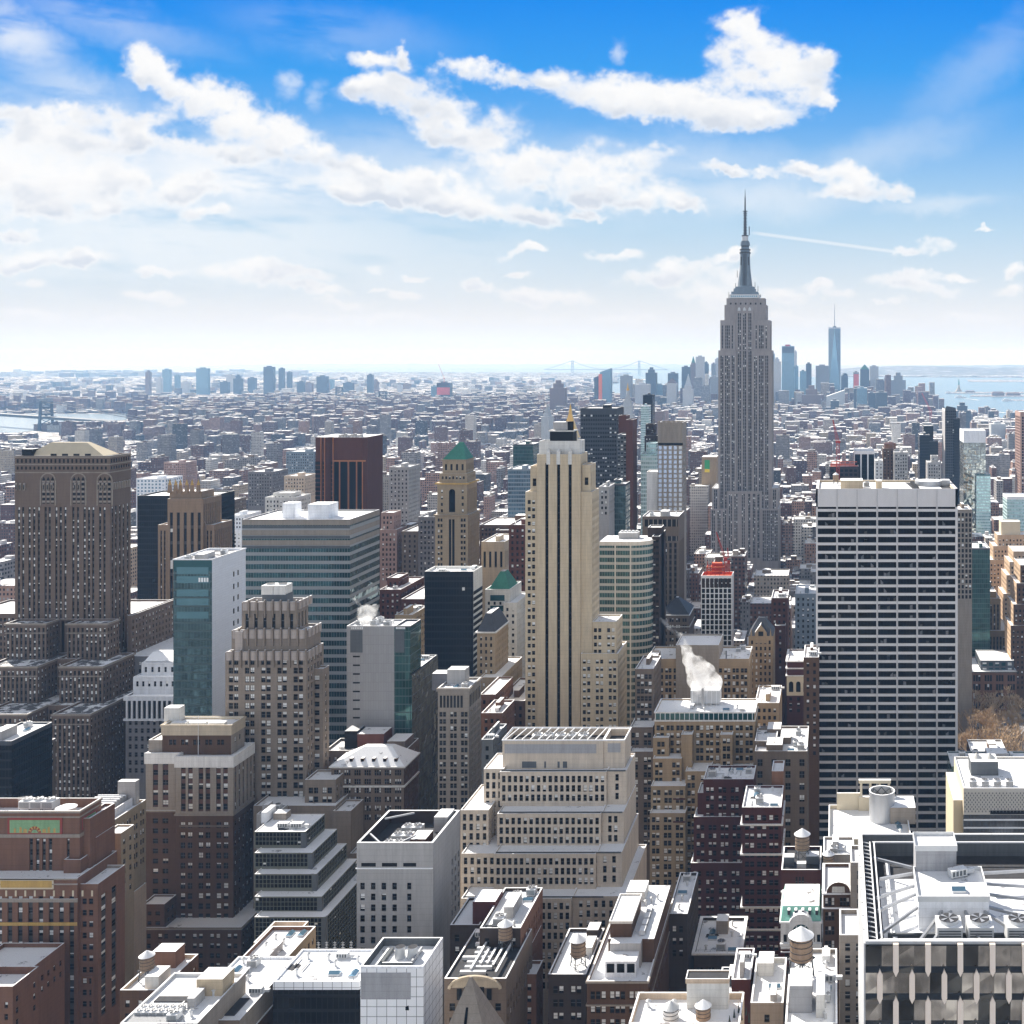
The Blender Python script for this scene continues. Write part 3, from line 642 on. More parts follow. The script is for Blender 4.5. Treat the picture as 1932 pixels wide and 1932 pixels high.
b.p('roof').quad((x0+.8,y0+.8,zd+.05), (x1-.8,y0+.8,zd+.05), (x1-.8,y0+10.5,zd+.05), (x0+.8,y0+10.5,zd+.05), 'tar'); b.p('roof').quad((x0+.8,y0+10.5,zd+.05), (x0+4.2,y0+10.5,zd+.05), (x0+4.2,y1-.8,zd+.05), (x0+.8,y1-.8,zd+.05), 'tar'); b.p('roof').quad((x0+4.2,y1-13,zd+.05), (x1-.8,y1-13,zd+.05), (x1-.8,y1-.8,zd+.05), (x0+4.2,y1-.8,zd+.05), 'tar'); b.p('roof').box(x0+5, x1-5, y0+10.8, y0+11.4, zd, zd+1.3, 'gunmetal'); b.p('roof').box(x0+6, x0+7, y0+10, y1-6, zd, zd+.8, 'steel', top='snow_full')  # darkness of the voids round the deck, put in as black strips
bx0, bx1, by0 = PX(1733, 245), PX(1866, 245), 245; zb = PZ(1698, 245); b.p('penthouse').box(bx0, bx1, by0, by0+14, zd, zb, 'white_panel', top='snow_full')
b.ring(bx0, bx1, by0, by0+14, zb-.3, zb+.9, .2, 'galvanised', 'penthouse', 'snow_full')
b.p('upper_penthouse').box(bx0+.4, bx1-5.5, by0+13.7, by0+21, zd, zb+5.0, 'grey_concrete', top='snow_full'); b.ring(bx0+.4, bx1-5.5, by0+13.7, by0+21, zb+4.6, zb+5.8, .2, 'galvanised', 'upper_penthouse')
tr = [((bx0, by0+2), (x0+3, y0+6)), ((bx0, by0+8), (x0+3, y0+16)), ((bx0, by0+12), (x0+3, y0+22)), ((bx0, by0+18), (x0+4, y0+31)), ((bx0, by0+21), (x0+3, y0+42)), ((bx1, by0+2), (x1-20, y0+4)), ((bx1, by0+8), (x1-12, y0+15)),
      ((bx1, by0+13), (x1-12, y0+24)), ((bx1, by0+18), (x1-12, y0+38)), ((bx0+5, by0), (x0+10, y0+1)), ((bx0+7, by0), (x0+13, y0+1)), ((bx1-1, by0), (bx1+8, y0+1)), ((bx0+10, by0), (bx0+12, y0+1))]
for i, (a_, c_) in enumerate(tr):
    m_ = MB(); m_.beam((*a_, zt-1.2), (*c_, zt-1.6), .5, .6, 'steel'); b.parts['truss.%d' % i] = m_
for i, (xa, ya, xb, yb) in enumerate(((x0+3.4,y0+2,x0+3.4,y1-3), (x0+2.4,y0+2,x0+2.4,y1-3), (x0+3,y1-3,x1-3,y1-3), (x0+3,y0+2.5,x1-3,y0+2.5), (x1-12,y0+2,x1-12,y1-3))):
    m_ = MB(); m_.beam((xa, ya, zt-.8), (xb, yb, zt-.8), .3, .3, 'white_metal'); b.parts['rail.%d' % i] = m_
for i in range(24): m_ = b.p('bracket'); yy = y0+1.5+i*2.05; m_.beam((x0+.8, yy, zt-.6), (x0+2.3, yy, zt-1.0), .18, .18, 'white_metal')
for i, q_ in enumerate((1790, 1848, 1921)):
    X_ = PX(q_, 238); fan_unit(X_, 238, zt-3.9, 'huge roof fan %s from left among the steel roof trusses' % ORD[i], 1.75, 0, 'huge roof fans')
ahu(bx0+9.5, by0+11, zb, 'white curved air machine on the white penthouse among trusses', .9, .4); skylight(bx0+9, by0+4, zb, 'flat hatch on the white penthouse among trusses', 1.57)
for k_ in list(b.parts):
    if '.' in k_: pass
b.done()
for o in b.root.children:
    if '.' in o.name and o.name.split('.')[0] in ('fin', 'truss', 'rail'): o.name = o.name.split('.')[0]; o.data.name = o.name

# white gridded cube and its low dark neighbour
g_ = dict(m='white_panel', k='curtain', g='panel_grid', top=.6)
b = B('gridded_tower', 'white panelled cube with black grid lines and a snowy sunken roof', 'office tower', 'the white gridded cube', 1932)
x0, x1, y0, y1, z1 = b.tier(680, 799, 300, 15, 1823, None, g_, par=2.2, parm='gunmetal', snow='snow_full')
b.p('louvre').box(x0+.2, x0+13.2, y0-.12, y0-.01, PZ(1885, 300), PZ(1835, 300), 'grey_concrete', bottom=True)
b.p('window').quad((PX(765,300),y0-.05,PZ(1906,300)), (PX(772,300),y0-.05,PZ(1906,300)), (PX(771,300),y0-.05,PZ(1897,300)), (PX(765,300),y0-.05,PZ(1899,300)), 'glass_black')
zr = z1-2.2; cx_ = x0+7.2; b.p('cooling_tub').cone(cx_, y0+8.5, zr, zr+3.0, 1.5, 1.25, 'galvanised', 18, cap='tar'); b.p('cooling_tub').cone(cx_+3.4, y0+8.5, zr, zr+3.0, 1.5, 1.25, 'galvanised', 18, cap='tar')
b.p('roof_pipe').box(x0+2.5, x0+3, y0+3, y0+12, zr, zr+.8, 'steel', top='snow_full'); b.p('roof_pipe').box(x0+4, x0+12, y0+4.2, y0+4.6, zr, zr+.9, 'gunmetal', top='snow_full'); b.p('roof_pipe').box(x0+11.5, x0+12, y0+4.8, y0+12, zr, zr+1.2, 'steel')
b.p('roof_pipe').box(x0+3.4, x0+4.2, y0+4.8, y0+12, zr, zr+1.0, 'gunmetal'); b.done()
b = B('low_office_block', 'low black glass block with a white top band and snowy roof', 'office building', 'the low black glass block', 1932)
x0, x1, y0, y1, z1 = b.tier(515, 678, 309, 17, 1852, None, dict(m='black_metal', k='curtain', g='cw_dark', top=2.2, cap='panel_grid'), par=.5, snow='snow_full', parm='white_panel'); clutter(b, n=5, seed=3, bulk=0)
for i in range(5): mast(x0+6+i*2.3, y0+14, z1-.5, f'thin antenna mast {ORD[i]} in row above the low black glass block', .75)
b.done()

# pyramid spire with ball turrets
b = B('spired_tower', 'pale stone pyramid spire with a narrow slit and ball-topped corner turrets', 'tower', 'the pale stone pyramid spire', 1932)
Y_ = 285; cx, cy = PX(888, Y_+8), Y_+8; za = PZ(1843, Y_+8); b.reg(cx-8.5, cx+8.5, Y_, Y_+16, za); b.Yn = Y_
b.p('roof').frus((cx-8, cx+8, cy-8, cy+8), za-19, (cx-.25, cx+.25, cy-.25, cy+.25), za, 'taupe'); b.p('wall').box(cx-8.3, cx+8.3, cy-8.3, cy+8.3, -2, za-19, 'taupe')
b.p('slit').poly([(cx-.5,cy-6.6,za-15.0), (cx+.5,cy-6.6,za-15.0), (cx+.3,cy-2.85,za-6.2), (cx-.3,cy-2.85,za-6.2)], 'glass_black')
for sx in (-1, 1):
    m_ = MB(); m_.cone(cx+sx*7.6, cy-7.2, za-19, za-12.6, .9, .9, 'taupe', 14); m_.cone(cx+sx*7.6, cy-7.2, za-12.6, za-11.6, 1.15, 1.0, 'snow_full', 14); m_.cone(cx+sx*7.6, cy-7.2, za-11.6, za-10.9, 1.0, .2, 'snow_full', 14); b.parts['turret%d' % sx] = m_
b.done()
for o in b.root.children:
    if o.name.startswith('turret'): o.name = 'turret'

# gray blank-sided block with sunken plant deck
b = B('stone_office_block', 'grey blank stone block with a deep sunken roof full of fans', 'office building', 'the grey blank stone block', 1835)
fs = dict(m='grey_stone', fh=3.4, wh=2.15, top=12.6, cols=[(.045,.105),(.185,.245),(.325,.385),(.465,.525),(.66,.715)], sill=0, blind=.2)
ss = dict(m='grey_stone', fh=3.4, wh=2.15, top=13, cols=[(.68,.74),(.80,.86),(.92,.98)], blind=.3)
x0, x1, y0, y1, z1 = b.tier(673, 817, 360, 26, 1590, None, fs, par=4.2, side_st=ss, snow='tar', parm='dark_bronze', pt_=.7)
b.p('cornice').box(x0-.25, x1+.02, y0-.3, y0-.01, PZ(1639,360), PZ(1637,360), 'snow_full', bottom=True)
for a_, c_ in ((.06,.25), (.33,.53), (.61,.78)): b.p('louvre').quad((x0+(x1-x0)*a_,y0-.02,PZ(1635,360)), (x0+(x1-x0)*c_,y0-.02,PZ(1635,360)), (x0+(x1-x0)*c_,y0-.02,PZ(1628,360)), (x0+(x1-x0)*a_,y0-.02,PZ(1628,360)), 'black_metal')
for i, t_ in enumerate(((8.2,5),(8.8,11),(9.6,17.5))):
    for j in range(2): fan_unit(x0+t_[0]+j*3.3, y0+t_[1], z1-4.2, 'big round-fan cooler %s in the sunken roof of the grey blank stone block' % ORD[i*2+j], 1.08, 0, 'big coolers in the sunken roof')
b.p('bulkhead').box(x0+14.5, x0+19.5, y0+6, y0+13, z1-4.2, z1-1.4, 'orange_brick', top='snow_full'); b.p('bulkhead').box(x1-6, x1-1.5, y0+18, y0+25, z1-4.2, z1+.8, 'grey_stone', top='snow_full')
for i, (p0, p1) in enumerate((((x0+1,y0+8),(x0+7,y0+1)), ((x0+1,y0+20),(x0+9,y0+25)), ((x0+13,y0+1),(x0+16,y0+7)))):
    m_ = b.p('brace'); m_.beam((*p0, z1-.6), (*p1, z1-.6), .5, .5, 'steel')
b.done()

# theatre-like dark roof in front
b = B('ornate_lowrise', 'low dark roof crowded with snowy ducts above an ornate arched stone gable', 'building', 'the crowded roof with arched gable', 1932)
x0, x1, y0, y1, z1 = b.tier(838, 955, 322, 28, 1846, None, st('grey_brown', 4.0, 2.2, 1.6, 2.9, top=7, blind=.2), par=.6, snow='tar')
zr = z1-.6; g_ = b.p('gable'); arc = [(x0+1+15.5*.5+7.2*math.cos(math.pi*i/12), z1-2.6+3.4*math.sin(math.pi*i/12)) for i in range(13)]
for i in range(12): g_.beam((arc[i][0], y0-.5, arc[i][1]), (arc[i+1][0], y0-.5, arc[i+1][1]), .8, .6, 'limestone')
g_.poly([(a_, y0-.12, c_) for a_, c_ in arc], 'limestone')
for i in range(5): b.p('arch_window').quad((x0+3.6+i*2.1,y0-.2,z1-6), (x0+5+i*2.1,y0-.2,z1-6), (x0+5+i*2.1,y0-.2,z1-1.8-abs(i-2)*.5), (x0+3.6+i*2.1,y0-.2,z1-1.8-abs(i-2)*.5), 'glass')
rr = random.Random(5)
for i in range(9): yy = y0+3+i*2.6; b.p('roof_duct').box(x0+1.5+rr.random()*3, x0+7+rr.random()*5, yy, yy+.9, zr, zr+.9, 'galvanised', top='snow_full')
for i in range(5): xx = x0+6+i*1.9; b.p('roof_duct').box(xx, xx+.6, y0+2+rr.random()*6, y0+14+rr.random()*8, zr+.95, zr+1.5, 'steel', top='snow_full')
water_tower(x0+12.4, y0+17, zr, 'stout snow-capped water tank among dark crowded ducts, beside the pyramid spire', 1.05)
for i in range(3): ahu(x0+3+i*5, y0+24.5, zr, 'dark air handler %s from left at back of the crowded duct roof' % ORD[i], .8)
b.done()
# brick slab right of it
b = B('brick_loft_block', 'brown brick block with deep snowy roof, water tank stand and long windowed right flank', 'building', 'the long-flanked brown brick block', 1932)
x0, x1, y0, y1, z1 = b.tier(905, 982, 340, 26, 1751, None, st('dark_brown', 3.7, 2.1, 1.3, 3.0, top=3), side_st=st('orange_brick', 3.5, 2.0, 1.2, 2.7, top=4, blind=.15), par=1, snow='snow_full')
b.tier(849, 905, 352, 18, 1745, None, st('dark_brown', 3.7, 2.1, 1.3, 3.0), par=.8, snow='snow_full'); b.bulk(x0-6.5, x0+.5, 354, 362, b.roofs[1][4], 7, 'red_brick', 'snow_full')
b.roofs[0] and clutter(b, 0, n=6, seed=11, bulk=1, fans=2); b.done()
b = B('brick_loft_block', 'narrow stepped red brick flank below the long-flanked brown block', 'building', 'the narrow stepped red flank', 1932)
b.tier(978, 1003, 352, 12, 1782, None, st('orange_brick', 3.5, 2.0, 1.2, 2.7), par=.9, snow='snow_full'); b.tier(985, 1012, 344, 8, 1838, None, st('orange_brick', 3.5, 2.0, 1.2, 2.7), par=.9, snow='snow_full'); b.done()

# bottom centre: low roof with a tower on stilts, brown loft with white rooftop pavilion
b = B('loft_building', 'black brick loft with white snow roof carrying a conical water tower on stilts', 'building', 'the stilted-tank brick loft', 1932)
x0, x1, y0, y1, z1 = b.tier(1034, 1106, 335, 27, 1838, None, st('dark_brown', 3.9, 2.1, 1.3, 4.4, grp=2, gap=.4, top=3.5, blind=.55), par=1.0, snow='snow_full')
water_tower(x0+7.5, y0+6, z1-1, 'conical-roofed timber water tower on stilts above black brick loft', 1.15); ahu(x0+9, y0+19, z1-1, 'boxy unit on black brick loft behind its stilted tank', .8); b.bulk(x1-3.6, x1-.8, y0+12, y0+19, z1-1, 2.6, 'off_white', 'snow_full'); b.bulk(x1-4.4, x1-.8, y0+21, y0+26, z1-1, 3.4, 'dark_brown', 'snow_full'); b.done()
b = B('loft_building', 'long brown brick loft with glassy white roof pavilion and snow-filled terraces', 'building', 'the brown loft with white pavilion', 1932)
x0, x1, y0, y1, z1 = b.tier(1107, 1223, 330, 47, 1851, None, dict(m='brown_brick', fh=4.0, wh=2.3, ww=1.25, gap=.3, grp=3, pitch=5.7, top=3.0, mg=1.1, blind=.6), side_st=st('brown_brick', 3.8, 2.2, 1.5, 2.8, top=3, blind=.4), par=1.0, snow='snow_full')
zr = z1-1; p_ = b.p('pavilion'); p_.box(x0+4.6, x0+13.6, y0+3.4, y0+9, zr, zr+4.9, 'white_panel', top='snow_full')
for i in range(3): b.p('pavilion_window').quad((x0+5.1+i*2.95,y0+3.36,zr+1.6), (x0+7.3+i*2.95,y0+3.36,zr+1.6), (x0+7.3+i*2.95,y0+3.36,zr+4.2), (x0+5.1+i*2.95,y0+3.36,zr+4.2), 'glass')
b.p('pavilion').box(x0+4.9, x0+14, y0+9.1, y0+12, zr, zr+7.2, 'grey_stone', top='snow_full')
b.p('upper_storey').box(x0+3.8, x1-.2, y0+12.1, y1-.3, zr, zr+7.0, 'brown_brick', top='snow_full'); b.p('upper_storey').box(x0+4.2, x0+10.6, y0+13, y0+30, zr+7.0, zr+11.5, 'brown_brick', top='snow_full'); b.ring(x0+4.2, x0+10.6, y0+13, y0+30, zr+11.2, zr+12, .3, 'pale_limestone', 'cornice', 'snow_full')
b.ring(x0, x1, y0, y1, z1-.6, z1-.1, .3, 'taupe'); b.ring(x0, x1, y0, y1, PZ(1898,330), PZ(1895,330), .25, 'taupe')
for i in range(4): ahu(x0+13.6, y0+15.5+i*4.2, zr+7, 'snowy air handler %s from front, right of brown loft penthouse' % ORD[i], .72, 1.57)
for i in range(3): vent(x0+11.6+i*1.6, y0+33+i*2, zr+7, 'roof vent %s from left at back of brown loft' % ORD[i]); 
b.bulk(x0+5, x0+11, y0+35, y0+43, zr+7, 3.4, 'off_white', 'snow_full'); b.done()
b = B('loft_building', 'dark brown brick tower block with snowy roof, right of the white-pavilion loft', 'building', 'the dark brick tower block', 1800)
x0, x1, y0, y1, z1 = b.tier(1260, 1297, 372, 30, 1724, None, st('dark_brown', 3.9, 2.1, 1.2, 2.2, top=4, blind=.5), par=1.0, snow='snow_full'); clutter(b, n=6, seed=4, bulk=0); b.done()
# beige roofs at the bottom edge
b = B('apartment_house', 'beige apartment house at the bottom edge, snowy roof garden with boxes and tanks', 'building', 'the beige roof garden block', 1932)
x0, x1, y0, y1, z1 = b.tier(1186, 1396, 262, 13, 1931, None, st('buff', 3.8, 2, 1.4, 3), par=1.6, snow='snow_full', parm='buff')
zr = z1-1.6; b.bulk(x0+12.2, x0+22, y0+8.5, y0+12, zr, 7.0, 'off_white', 'tar'); b.ring(x0+12.2, x0+22, y0+8.5, y0+12, zr+6.2, zr+7.3, .25, 'buff', 'bulkhead', 'snow_full')
water_tower(x0+9, y0+4.5, zr-3.8, 'pale round tank with conical lid in beige roof garden', .95, True); water_tower(x0+16.5, y0+5, zr-3.4, 'timber tank with tan conical lid in beige roof garden', .9)
for i in range(4): vent(x0+3+i*6.1, y0+9.5, zr, 'capped vent %s from left in beige roof garden' % ORD[i]); 
for i in range(6):
    t_ = MB(); xx, yy = x0+22.8+i*.9, y0+3.2+(i*37 % 5); t_.cone(xx, yy, zr, zr+1.6+.4*(i % 3), .3, .04, 'evergreen', 7); o = t_.build('potted_conifer'); tag(o, 'dark potted conifer %s from left in the beige roof garden' % ORD[i], 'plant', 'potted conifers on the beige roof')
b.done()
b = B('brick_walkup', 'small red brick house with railed white roof left of the slim tan tower', 'building', 'the railed red brick house', 1932)
x0, x1, y0, y1, z1 = b.tier(1380, 1416, 300, 16, 1848, None, st('red_brick', 3.7, 2, 1.3, 3), par=.8, snow='snow_full'); clutter(b, n=3, seed=9, bulk=1); b.done()
b = B('stucco_block', 'grey stucco block with white L-shaped roof and water tank on tall legs', 'building', 'the grey stucco block', 1932)
x0, x1, y0, y1, z1 = b.tier(1416, 1478, 290, 22, 1892, None, st('taupe', 3.7, 2, 1.3, 6), par=1.4, snow='snow_full', parm='off_white'); b.bulk(x0+.9, x0+5, y0+15, y0+21, z1-1.4, 3.5, 'off_white', 'snow_full'); clutter(b, n=4, seed=2, bulk=1, region=(.4, 1, 0, .6)); b.done()
b = B('garage_block', 'low flat roof with snowy bulkhead boxes beneath the tall-legged timber tank', 'building', 'the low tank-shaded roof', 1932)
x0, x1, y0, y1, z1 = b.tier(1481, 1580, 268, 34, 1931, None, st('taupe', 3.7, 2, 1.3, 6), par=1.0, snow='snow_full'); b.bulk(x0+.8, x0+6.2, y0+6, y0+14, z1-1, 6.5, 'grey_concrete', 'snow_full'); b.bulk(x0+7.2, x0+9.2, y0+4, y0+14, z1-1, 5.5, 'off_white', 'snow_full')
water_tower(x0+3.2, y0+22, z1-1, 'rusty timber water tower on tall braced legs over the low roof', 1.5); clutter(b, n=5, seed=6, bulk=0, region=(.55, 1, 0, 1)); b.done()
# slim tan tower pair beside the glass tower
b = B('slim_tower', 'slim tan tower with one window column, pressed against the glass tower flank', 'tower', 'the slim tan tower', 1932)
b.tier(1584, 1622, 296, 14, 1764, None, dict(m='taupe', fh=3.1, wh=2.0, ww=1.4, top=2.2, cols=[(.28,.52),(.82,.98)], g='glass', blind=.1, fr='off_white'), par=1.2, snow='snow_full', sides='L')
b.tier(1605, 1625, 340, 12, 1627, None, dict(m='taupe', fh=4.2, wh=2.6, ww=1.2, top=2.5, cols=[(.6,.95)], blind=.1), par=1.0, snow='snow_full', sides='L'); b.done()
b = B('gabled_building', 'brown brick building with a round-arched gable dormer and snow ledges', 'building', 'the brown building with arched gable', 1932)
x0, x1, y0, y1, z1 = b.tier(1553, 1606, 345, 20, 1684, None, dict(m='brown_brick', fh=4.3, wh=2.6, ww=.85, gap=.12, grp=3, pitch=3.7, top=1.6, mg=.6, blind=.4), par=1.0, snow='snow_full', sides='L')
for k_ in (0, 1): b.ring(x0, x1, y0, y1, z1-.5-k_*4.3-3.4*k_*0, z1-.1-k_*4.3, .35, 'snow_full')
arc = [(x0+4.6+3.6*math.cos(math.pi*i/10), z1+3.2*math.sin(math.pi*i/10)) for i in range(11)]; m_ = b.p('gable'); m_.poly([(a_, y0-.2, c_) for a_, c_ in arc], 'brown_brick'); m_.poly([(a_, y0+.6, c_) for a_, c_ in arc], 'brown_brick')
for i in range(10): m_.quad((arc[i][0],y0-.2,arc[i][1]), (arc[i][0],y0+.6,arc[i][1]), (arc[i+1][0],y0+.6,arc[i+1][1]), (arc[i+1][0],y0-.2,arc[i+1][1]), 'snow_full')
b.p('dormer').quad((x0+2.6,y0-.26,z1+.1), (x0+6.6,y0-.26,z1+.1), (x0+6.4,y0-.26,z1+1.9), (x0+2.8,y0-.26,z1+1.9), 'off_white'); b.done()
# beaux arts building with green mansard
b = B('mansard_building', 'red brick and white stone building with verdigris mansard and arched centre window', 'building', 'the verdigris mansard building', 1860)
Y_ = 345; x0, x1 = PX(1473, Y_), PX(1549, Y_); zc = PZ(1739, Y_)
b.tier(1473, 1549, Y_, 20, 1790, None, dict(m='red_brick', fh=4.0, wh=2.1, top=1.5, cols=[(.1,.2),(.44,.56),(.8,.9)], blind=.1), roof=False, sides='L'); zb = PZ(1790, Y_)
b.p('white_storey').box(x0, x1, Y_-.25, Y_+20, zb, zc, 'white_stone'); b.p('balcony').box(x0-.2, x1+.2, Y_-1.1, Y_-.26, zb+1.1, zb+2.0, 'white_stone', top='snow_full', bottom=True); b.ring(x0, x1, Y_-.25, Y_+20, zc-.3, zc+.2, .4, 'white_stone', 'cornice', 'snow_full')
for i in range(2): b.p('frieze').box(x0, x1, Y_-.5, Y_-.26, zb-.9+i*1.4, zb-.6+i*1.4, 'snow_full', bottom=True)
b.p('mansard').frus((x0, x1, Y_, Y_+20), zc+.2, (x0+.6, x1-.6, Y_+3.6, Y_+18), PZ(1709, Y_+3.6), 'copper_pale', 'snow')
cx = (x0+x1)/2; arc = [(cx+2.6*math.cos(math.pi*i/12), zc-2.8+2.4*math.sin(math.pi*i/12)) for i in range(13)]
b.p('arch').poly([(cx+4.1, Y_-.8, zb+1.2)]+[(cx+3.6*math.cos(math.pi*i/12), Y_-.8, zc-.8+3.4*math.sin(math.pi*i/12)) for i in range(13)]+[(cx-4.1, Y_-.8, zb+1.2)], 'white_stone')
for i in range(12):
    a_, c_ = (cx+3.6*math.cos(math.pi*i/12), zc-.8+3.4*math.sin(math.pi*i/12)), (cx+3.6*math.cos(math.pi*(i+1)/12), zc-.8+3.4*math.sin(math.pi*(i+1)/12)); b.p('arch').quad((a_[0],Y_-.8,a_[1]), (a_[0],Y_+2,a_[1]), (c_[0],Y_+2,c_[1]), (c_[0],Y_-.8,c_[1]), 'snow_full')
b.p('arch_window').poly([(a_, Y_-.86, c_) for a_, c_ in arc]+[(cx-2.6, Y_-.86, zb+2.1), (cx+2.6, Y_-.86, zb+2.1)], 'glass_teal')
for i in (-1, 0, 1): b.p('arch_window').quad((cx+i*1.3-.12,Y_-.9,zb+2.1), (cx+i*1.3+.12,Y_-.9,zb+2.1), (cx+i*1.3+.12,Y_-.9,zc-.8), (cx+i*1.3-.12,Y_-.9,zc-.8), 'white_stone')
for i in (.07, .2, .76, .9): b.p('side_window').quad((x0+(x1-x0)*i,Y_-.27,zb+2.2), (x0+(x1-x0)*i+1,Y_-.27,zb+2.2), (x0+(x1-x0)*i+1,Y_-.27,zb+4.4), (x0+(x1-x0)*i,Y_-.27,zb+4.4), 'glass')
for i in range(5): xx = x0+2+i*2.1; b.p('dormer').box(xx, xx+.8, Y_+.9, Y_+2.6, zc+1.6, zc+3.0, 'slate', top='snow_full')
b.done()
b = B('brick_annex', 'dark red brick annex with twin snowy stone cornices behind the verdigris mansard', 'building', 'the dark red annex', 1730)
x0, x1, y0, y1, z1 = b.tier(1474, 1549, 372, 18, 1641, None, dict(m='red_brick', fh=4.5, wh=3.2, top=2.3, cols=[(.36,.41),(.44,.49),(.52,.57)], blind=0), par=.9, snow='tar', sides='L'); zq = PZ(1683, 372)
for k_ in (0, 3.0): b.p('cornice').box(x0-.1, x1+.1, y0-1.2, y0-.01, zq-k_, zq-k_+.5, 'taupe', top='snow_full', bottom=True); b.p('cornice').box(x0+3.6, x1-3.6, y0-2.6, y0-1.21, zq-k_, zq-k_+.55, 'taupe', top='snow_full', bottom=True)
water_tower(x0+6.6, y0+9, z1-.9, 'big conical water tower between dark boxes on the dark red annex', 1.25); b.bulk(x0+.6, x0+4, y0+5, y0+8, z1-.9, 2.8, 'gunmetal', 'snow_full'); b.bulk(x1-5, x1-.8, y0+6, y0+10, z1-.9, 2.6, 'gunmetal', 'snow_full'); b.bulk(x0+5, x0+8, y0+2, y0+4, z1-.9, 2, 'grey_stone', 'snow_full')
water_tower(x1+2.4, y0+3.4, z1-3.0, 'smaller round-lidded water tower right of the dark red annex', .95); b.done()
b = B('flat_annex', 'white snow-covered flat roof between the dark red annex and the cylinder', 'building', 'the white flat roof by the cylinder', 1720)
b.tier(1553, 1612, 378, 14, 1612, None, st('taupe', 3.7, 2, 1.3, 3), par=.8, snow='snow_full', sides='L'); clutter(b, n=3, seed=8, bulk=1, fans=1); b.done()
# mission gabled roof with cylinder
b = B('gabled_hall', 'cream hall with curved mission gable, arched belfry frame and snowy courtyard roof', 'building', 'the cream mission-gabled hall', 1600)
x0, x1, y0, y1, z1 = b.tier(1563, 1720, 392, 30, 1583, None, st('cream', 4, 2, 1.4, 3.5), par=1.4, snow='snow_full', sides='L', parm='cream')
zr = z1-1.4; b.p('tall_gable').box(x0+3, x0+11.5, y1-1.5, y1-.8, zr, zr+6.2, 'cream', top='snow_full')
for i in range(4): b.p('belfry').box(x0+11.5+i*3.4, x0+12.3+i*3.4, y1-2, y1-1, zr+5, zr+10, 'cream')
b.p('belfry').box(x0+11, x0+22.8, y1-2.2, y1-.8, zr+10, zr+11.2, 'cream', top='snow_full', bottom=True); b.p('belfry').box(x0+11, x0+22.8, y1-2.2, y1-.8, zr, zr+5, 'cream', top='snow_full')
b.bulk(x0+22, x0+31, y0+16, y0+27, zr, 5.8, 'taupe', 'snow_full'); clutter(b, 0, n=5, seed=3, bulk=0, region=(.78, 1, 0, 1)); b.done()
t_ = empty('cooling_cylinder', (PX(1664, 412), 412, 92.2), 'tall open-topped steel cylinder with braces inside, in front of the dark office slab', 'rooftop cylinder')
m_ = MB(); za = PZ(1491, 412)-92.2; m_.cone(0, 0, 0, za, 4.6, 4.6, 'steel', 32, cap='no'); m_.cone(0, 0, za-5, za, 4.25, 4.25, 'galvanised', 32, cap='no'); m_.build('shell', t_)
m_ = MB(); 
for i in range(32):
    a_, c_ = 2*math.pi*i/32, 2*math.pi*(i+1)/32; m_.quad((4.7*math.cos(a_),4.7*math.sin(a_),za+.02), (4.7*math.cos(c_),4.7*math.sin(c_),za+.02), (4.2*math.cos(c_),4.2*math.sin(c_),za+.02), (4.2*math.cos(a_),4.2*math.sin(a_),za+.02), 'snow_full')
m_.build('rim', t_); m_ = MB(); m_.cone(0, 0, za-5, za-1.6, 4.2, 0, 'sand', 24); m_.build('inner_cone', t_); m_ = MB()
for i in range(8): a_ = i*math.pi/4; m_.beam((4.1*math.cos(a_),4.1*math.sin(a_),za-.4), (4.1*math.cos(a_+.785),4.1*math.sin(a_+.785),za-3.4), .2, .2, 'gunmetal'); m_.beam((4.1*math.cos(a_),4.1*math.sin(a_),za-3.4), (4.1*math.cos(a_+.785),4.1*math.sin(a_+.785),za-.4), .2, .2, 'gunmetal')
m_.build('brace', t_)
# ---- art deco brick block with mosaics, lower left
b = B('ornate_brick_tower', 'orange brick tower with green sunburst mosaic panel and open tank-filled roof', 'tower', 'the mosaic-panelled brick tower', 1932)
Y_ = 395; k = Y_/8644
S1 = dict(m='orange_brick', k='strip', fh=3.9, wh=1.9, ww=1.62, pitch=3.38, top=6.4, mg=1.2, d=.5, span='spandrel_dark', blind=.5, head=.2, cap='taupe')
S2 = dict(m='orange_brick', fh=3.95, wh=2.0, ww=1.5, gap=.75, grp=2, pitch=9, top=4.0, mg=1.5, blind=.45, cap='taupe')
x0, x1, y0, y1, z1 = b.tier(-70, 146, Y_, 22, 1657, None, S1, par=1, snow='snow', sides='')
b.tier(146, 185, Y_+1.5, 15, 1668, None, dict(S2, top=5), side_st=dict(m='orange_brick', k='strip', fh=3.95, wh=2.0, top=5, cols=[(.12,.3),(.5,.68)], d=.4, span='spandrel_dark', blind=.4), par=1, snow='snow', sides='R')
b.tier(120, 152, Y_+6, 12, 1622, None, S2, par=.8, roof=True, snow='snow_full')
U1 = dict(m='orange_brick', k='strip', fh=3.7, wh=1.9, ww=1.6, top=10, cols=[(.33,.385),(.45,.505),(.565,.62),(.68,.735)], d=.5, span='spandrel_dark', blind=.5, head=.3)
ux0, ux1, uy0, uy1, uz = b.tier(-70, 150, Y_+8, 12, 1530, None, dict(U1, cols=[(.57,.6),(.625,.655),(.68,.71),(.735,.765),(.89,.915)]), side_st=dict(U1, cols=[(.35,.55)]), par=3.4, snow='snow', parm='orange_brick')
b.tier(150, 170, Y_+10, 14, 1544, None, dict(m='orange_brick', k='blank'), par=1, snow='snow_full'); b.tier(170, 182, Y_+13, 10, 1580, None, dict(m='orange_brick', k='blank'), par=1, snow='snow_full')
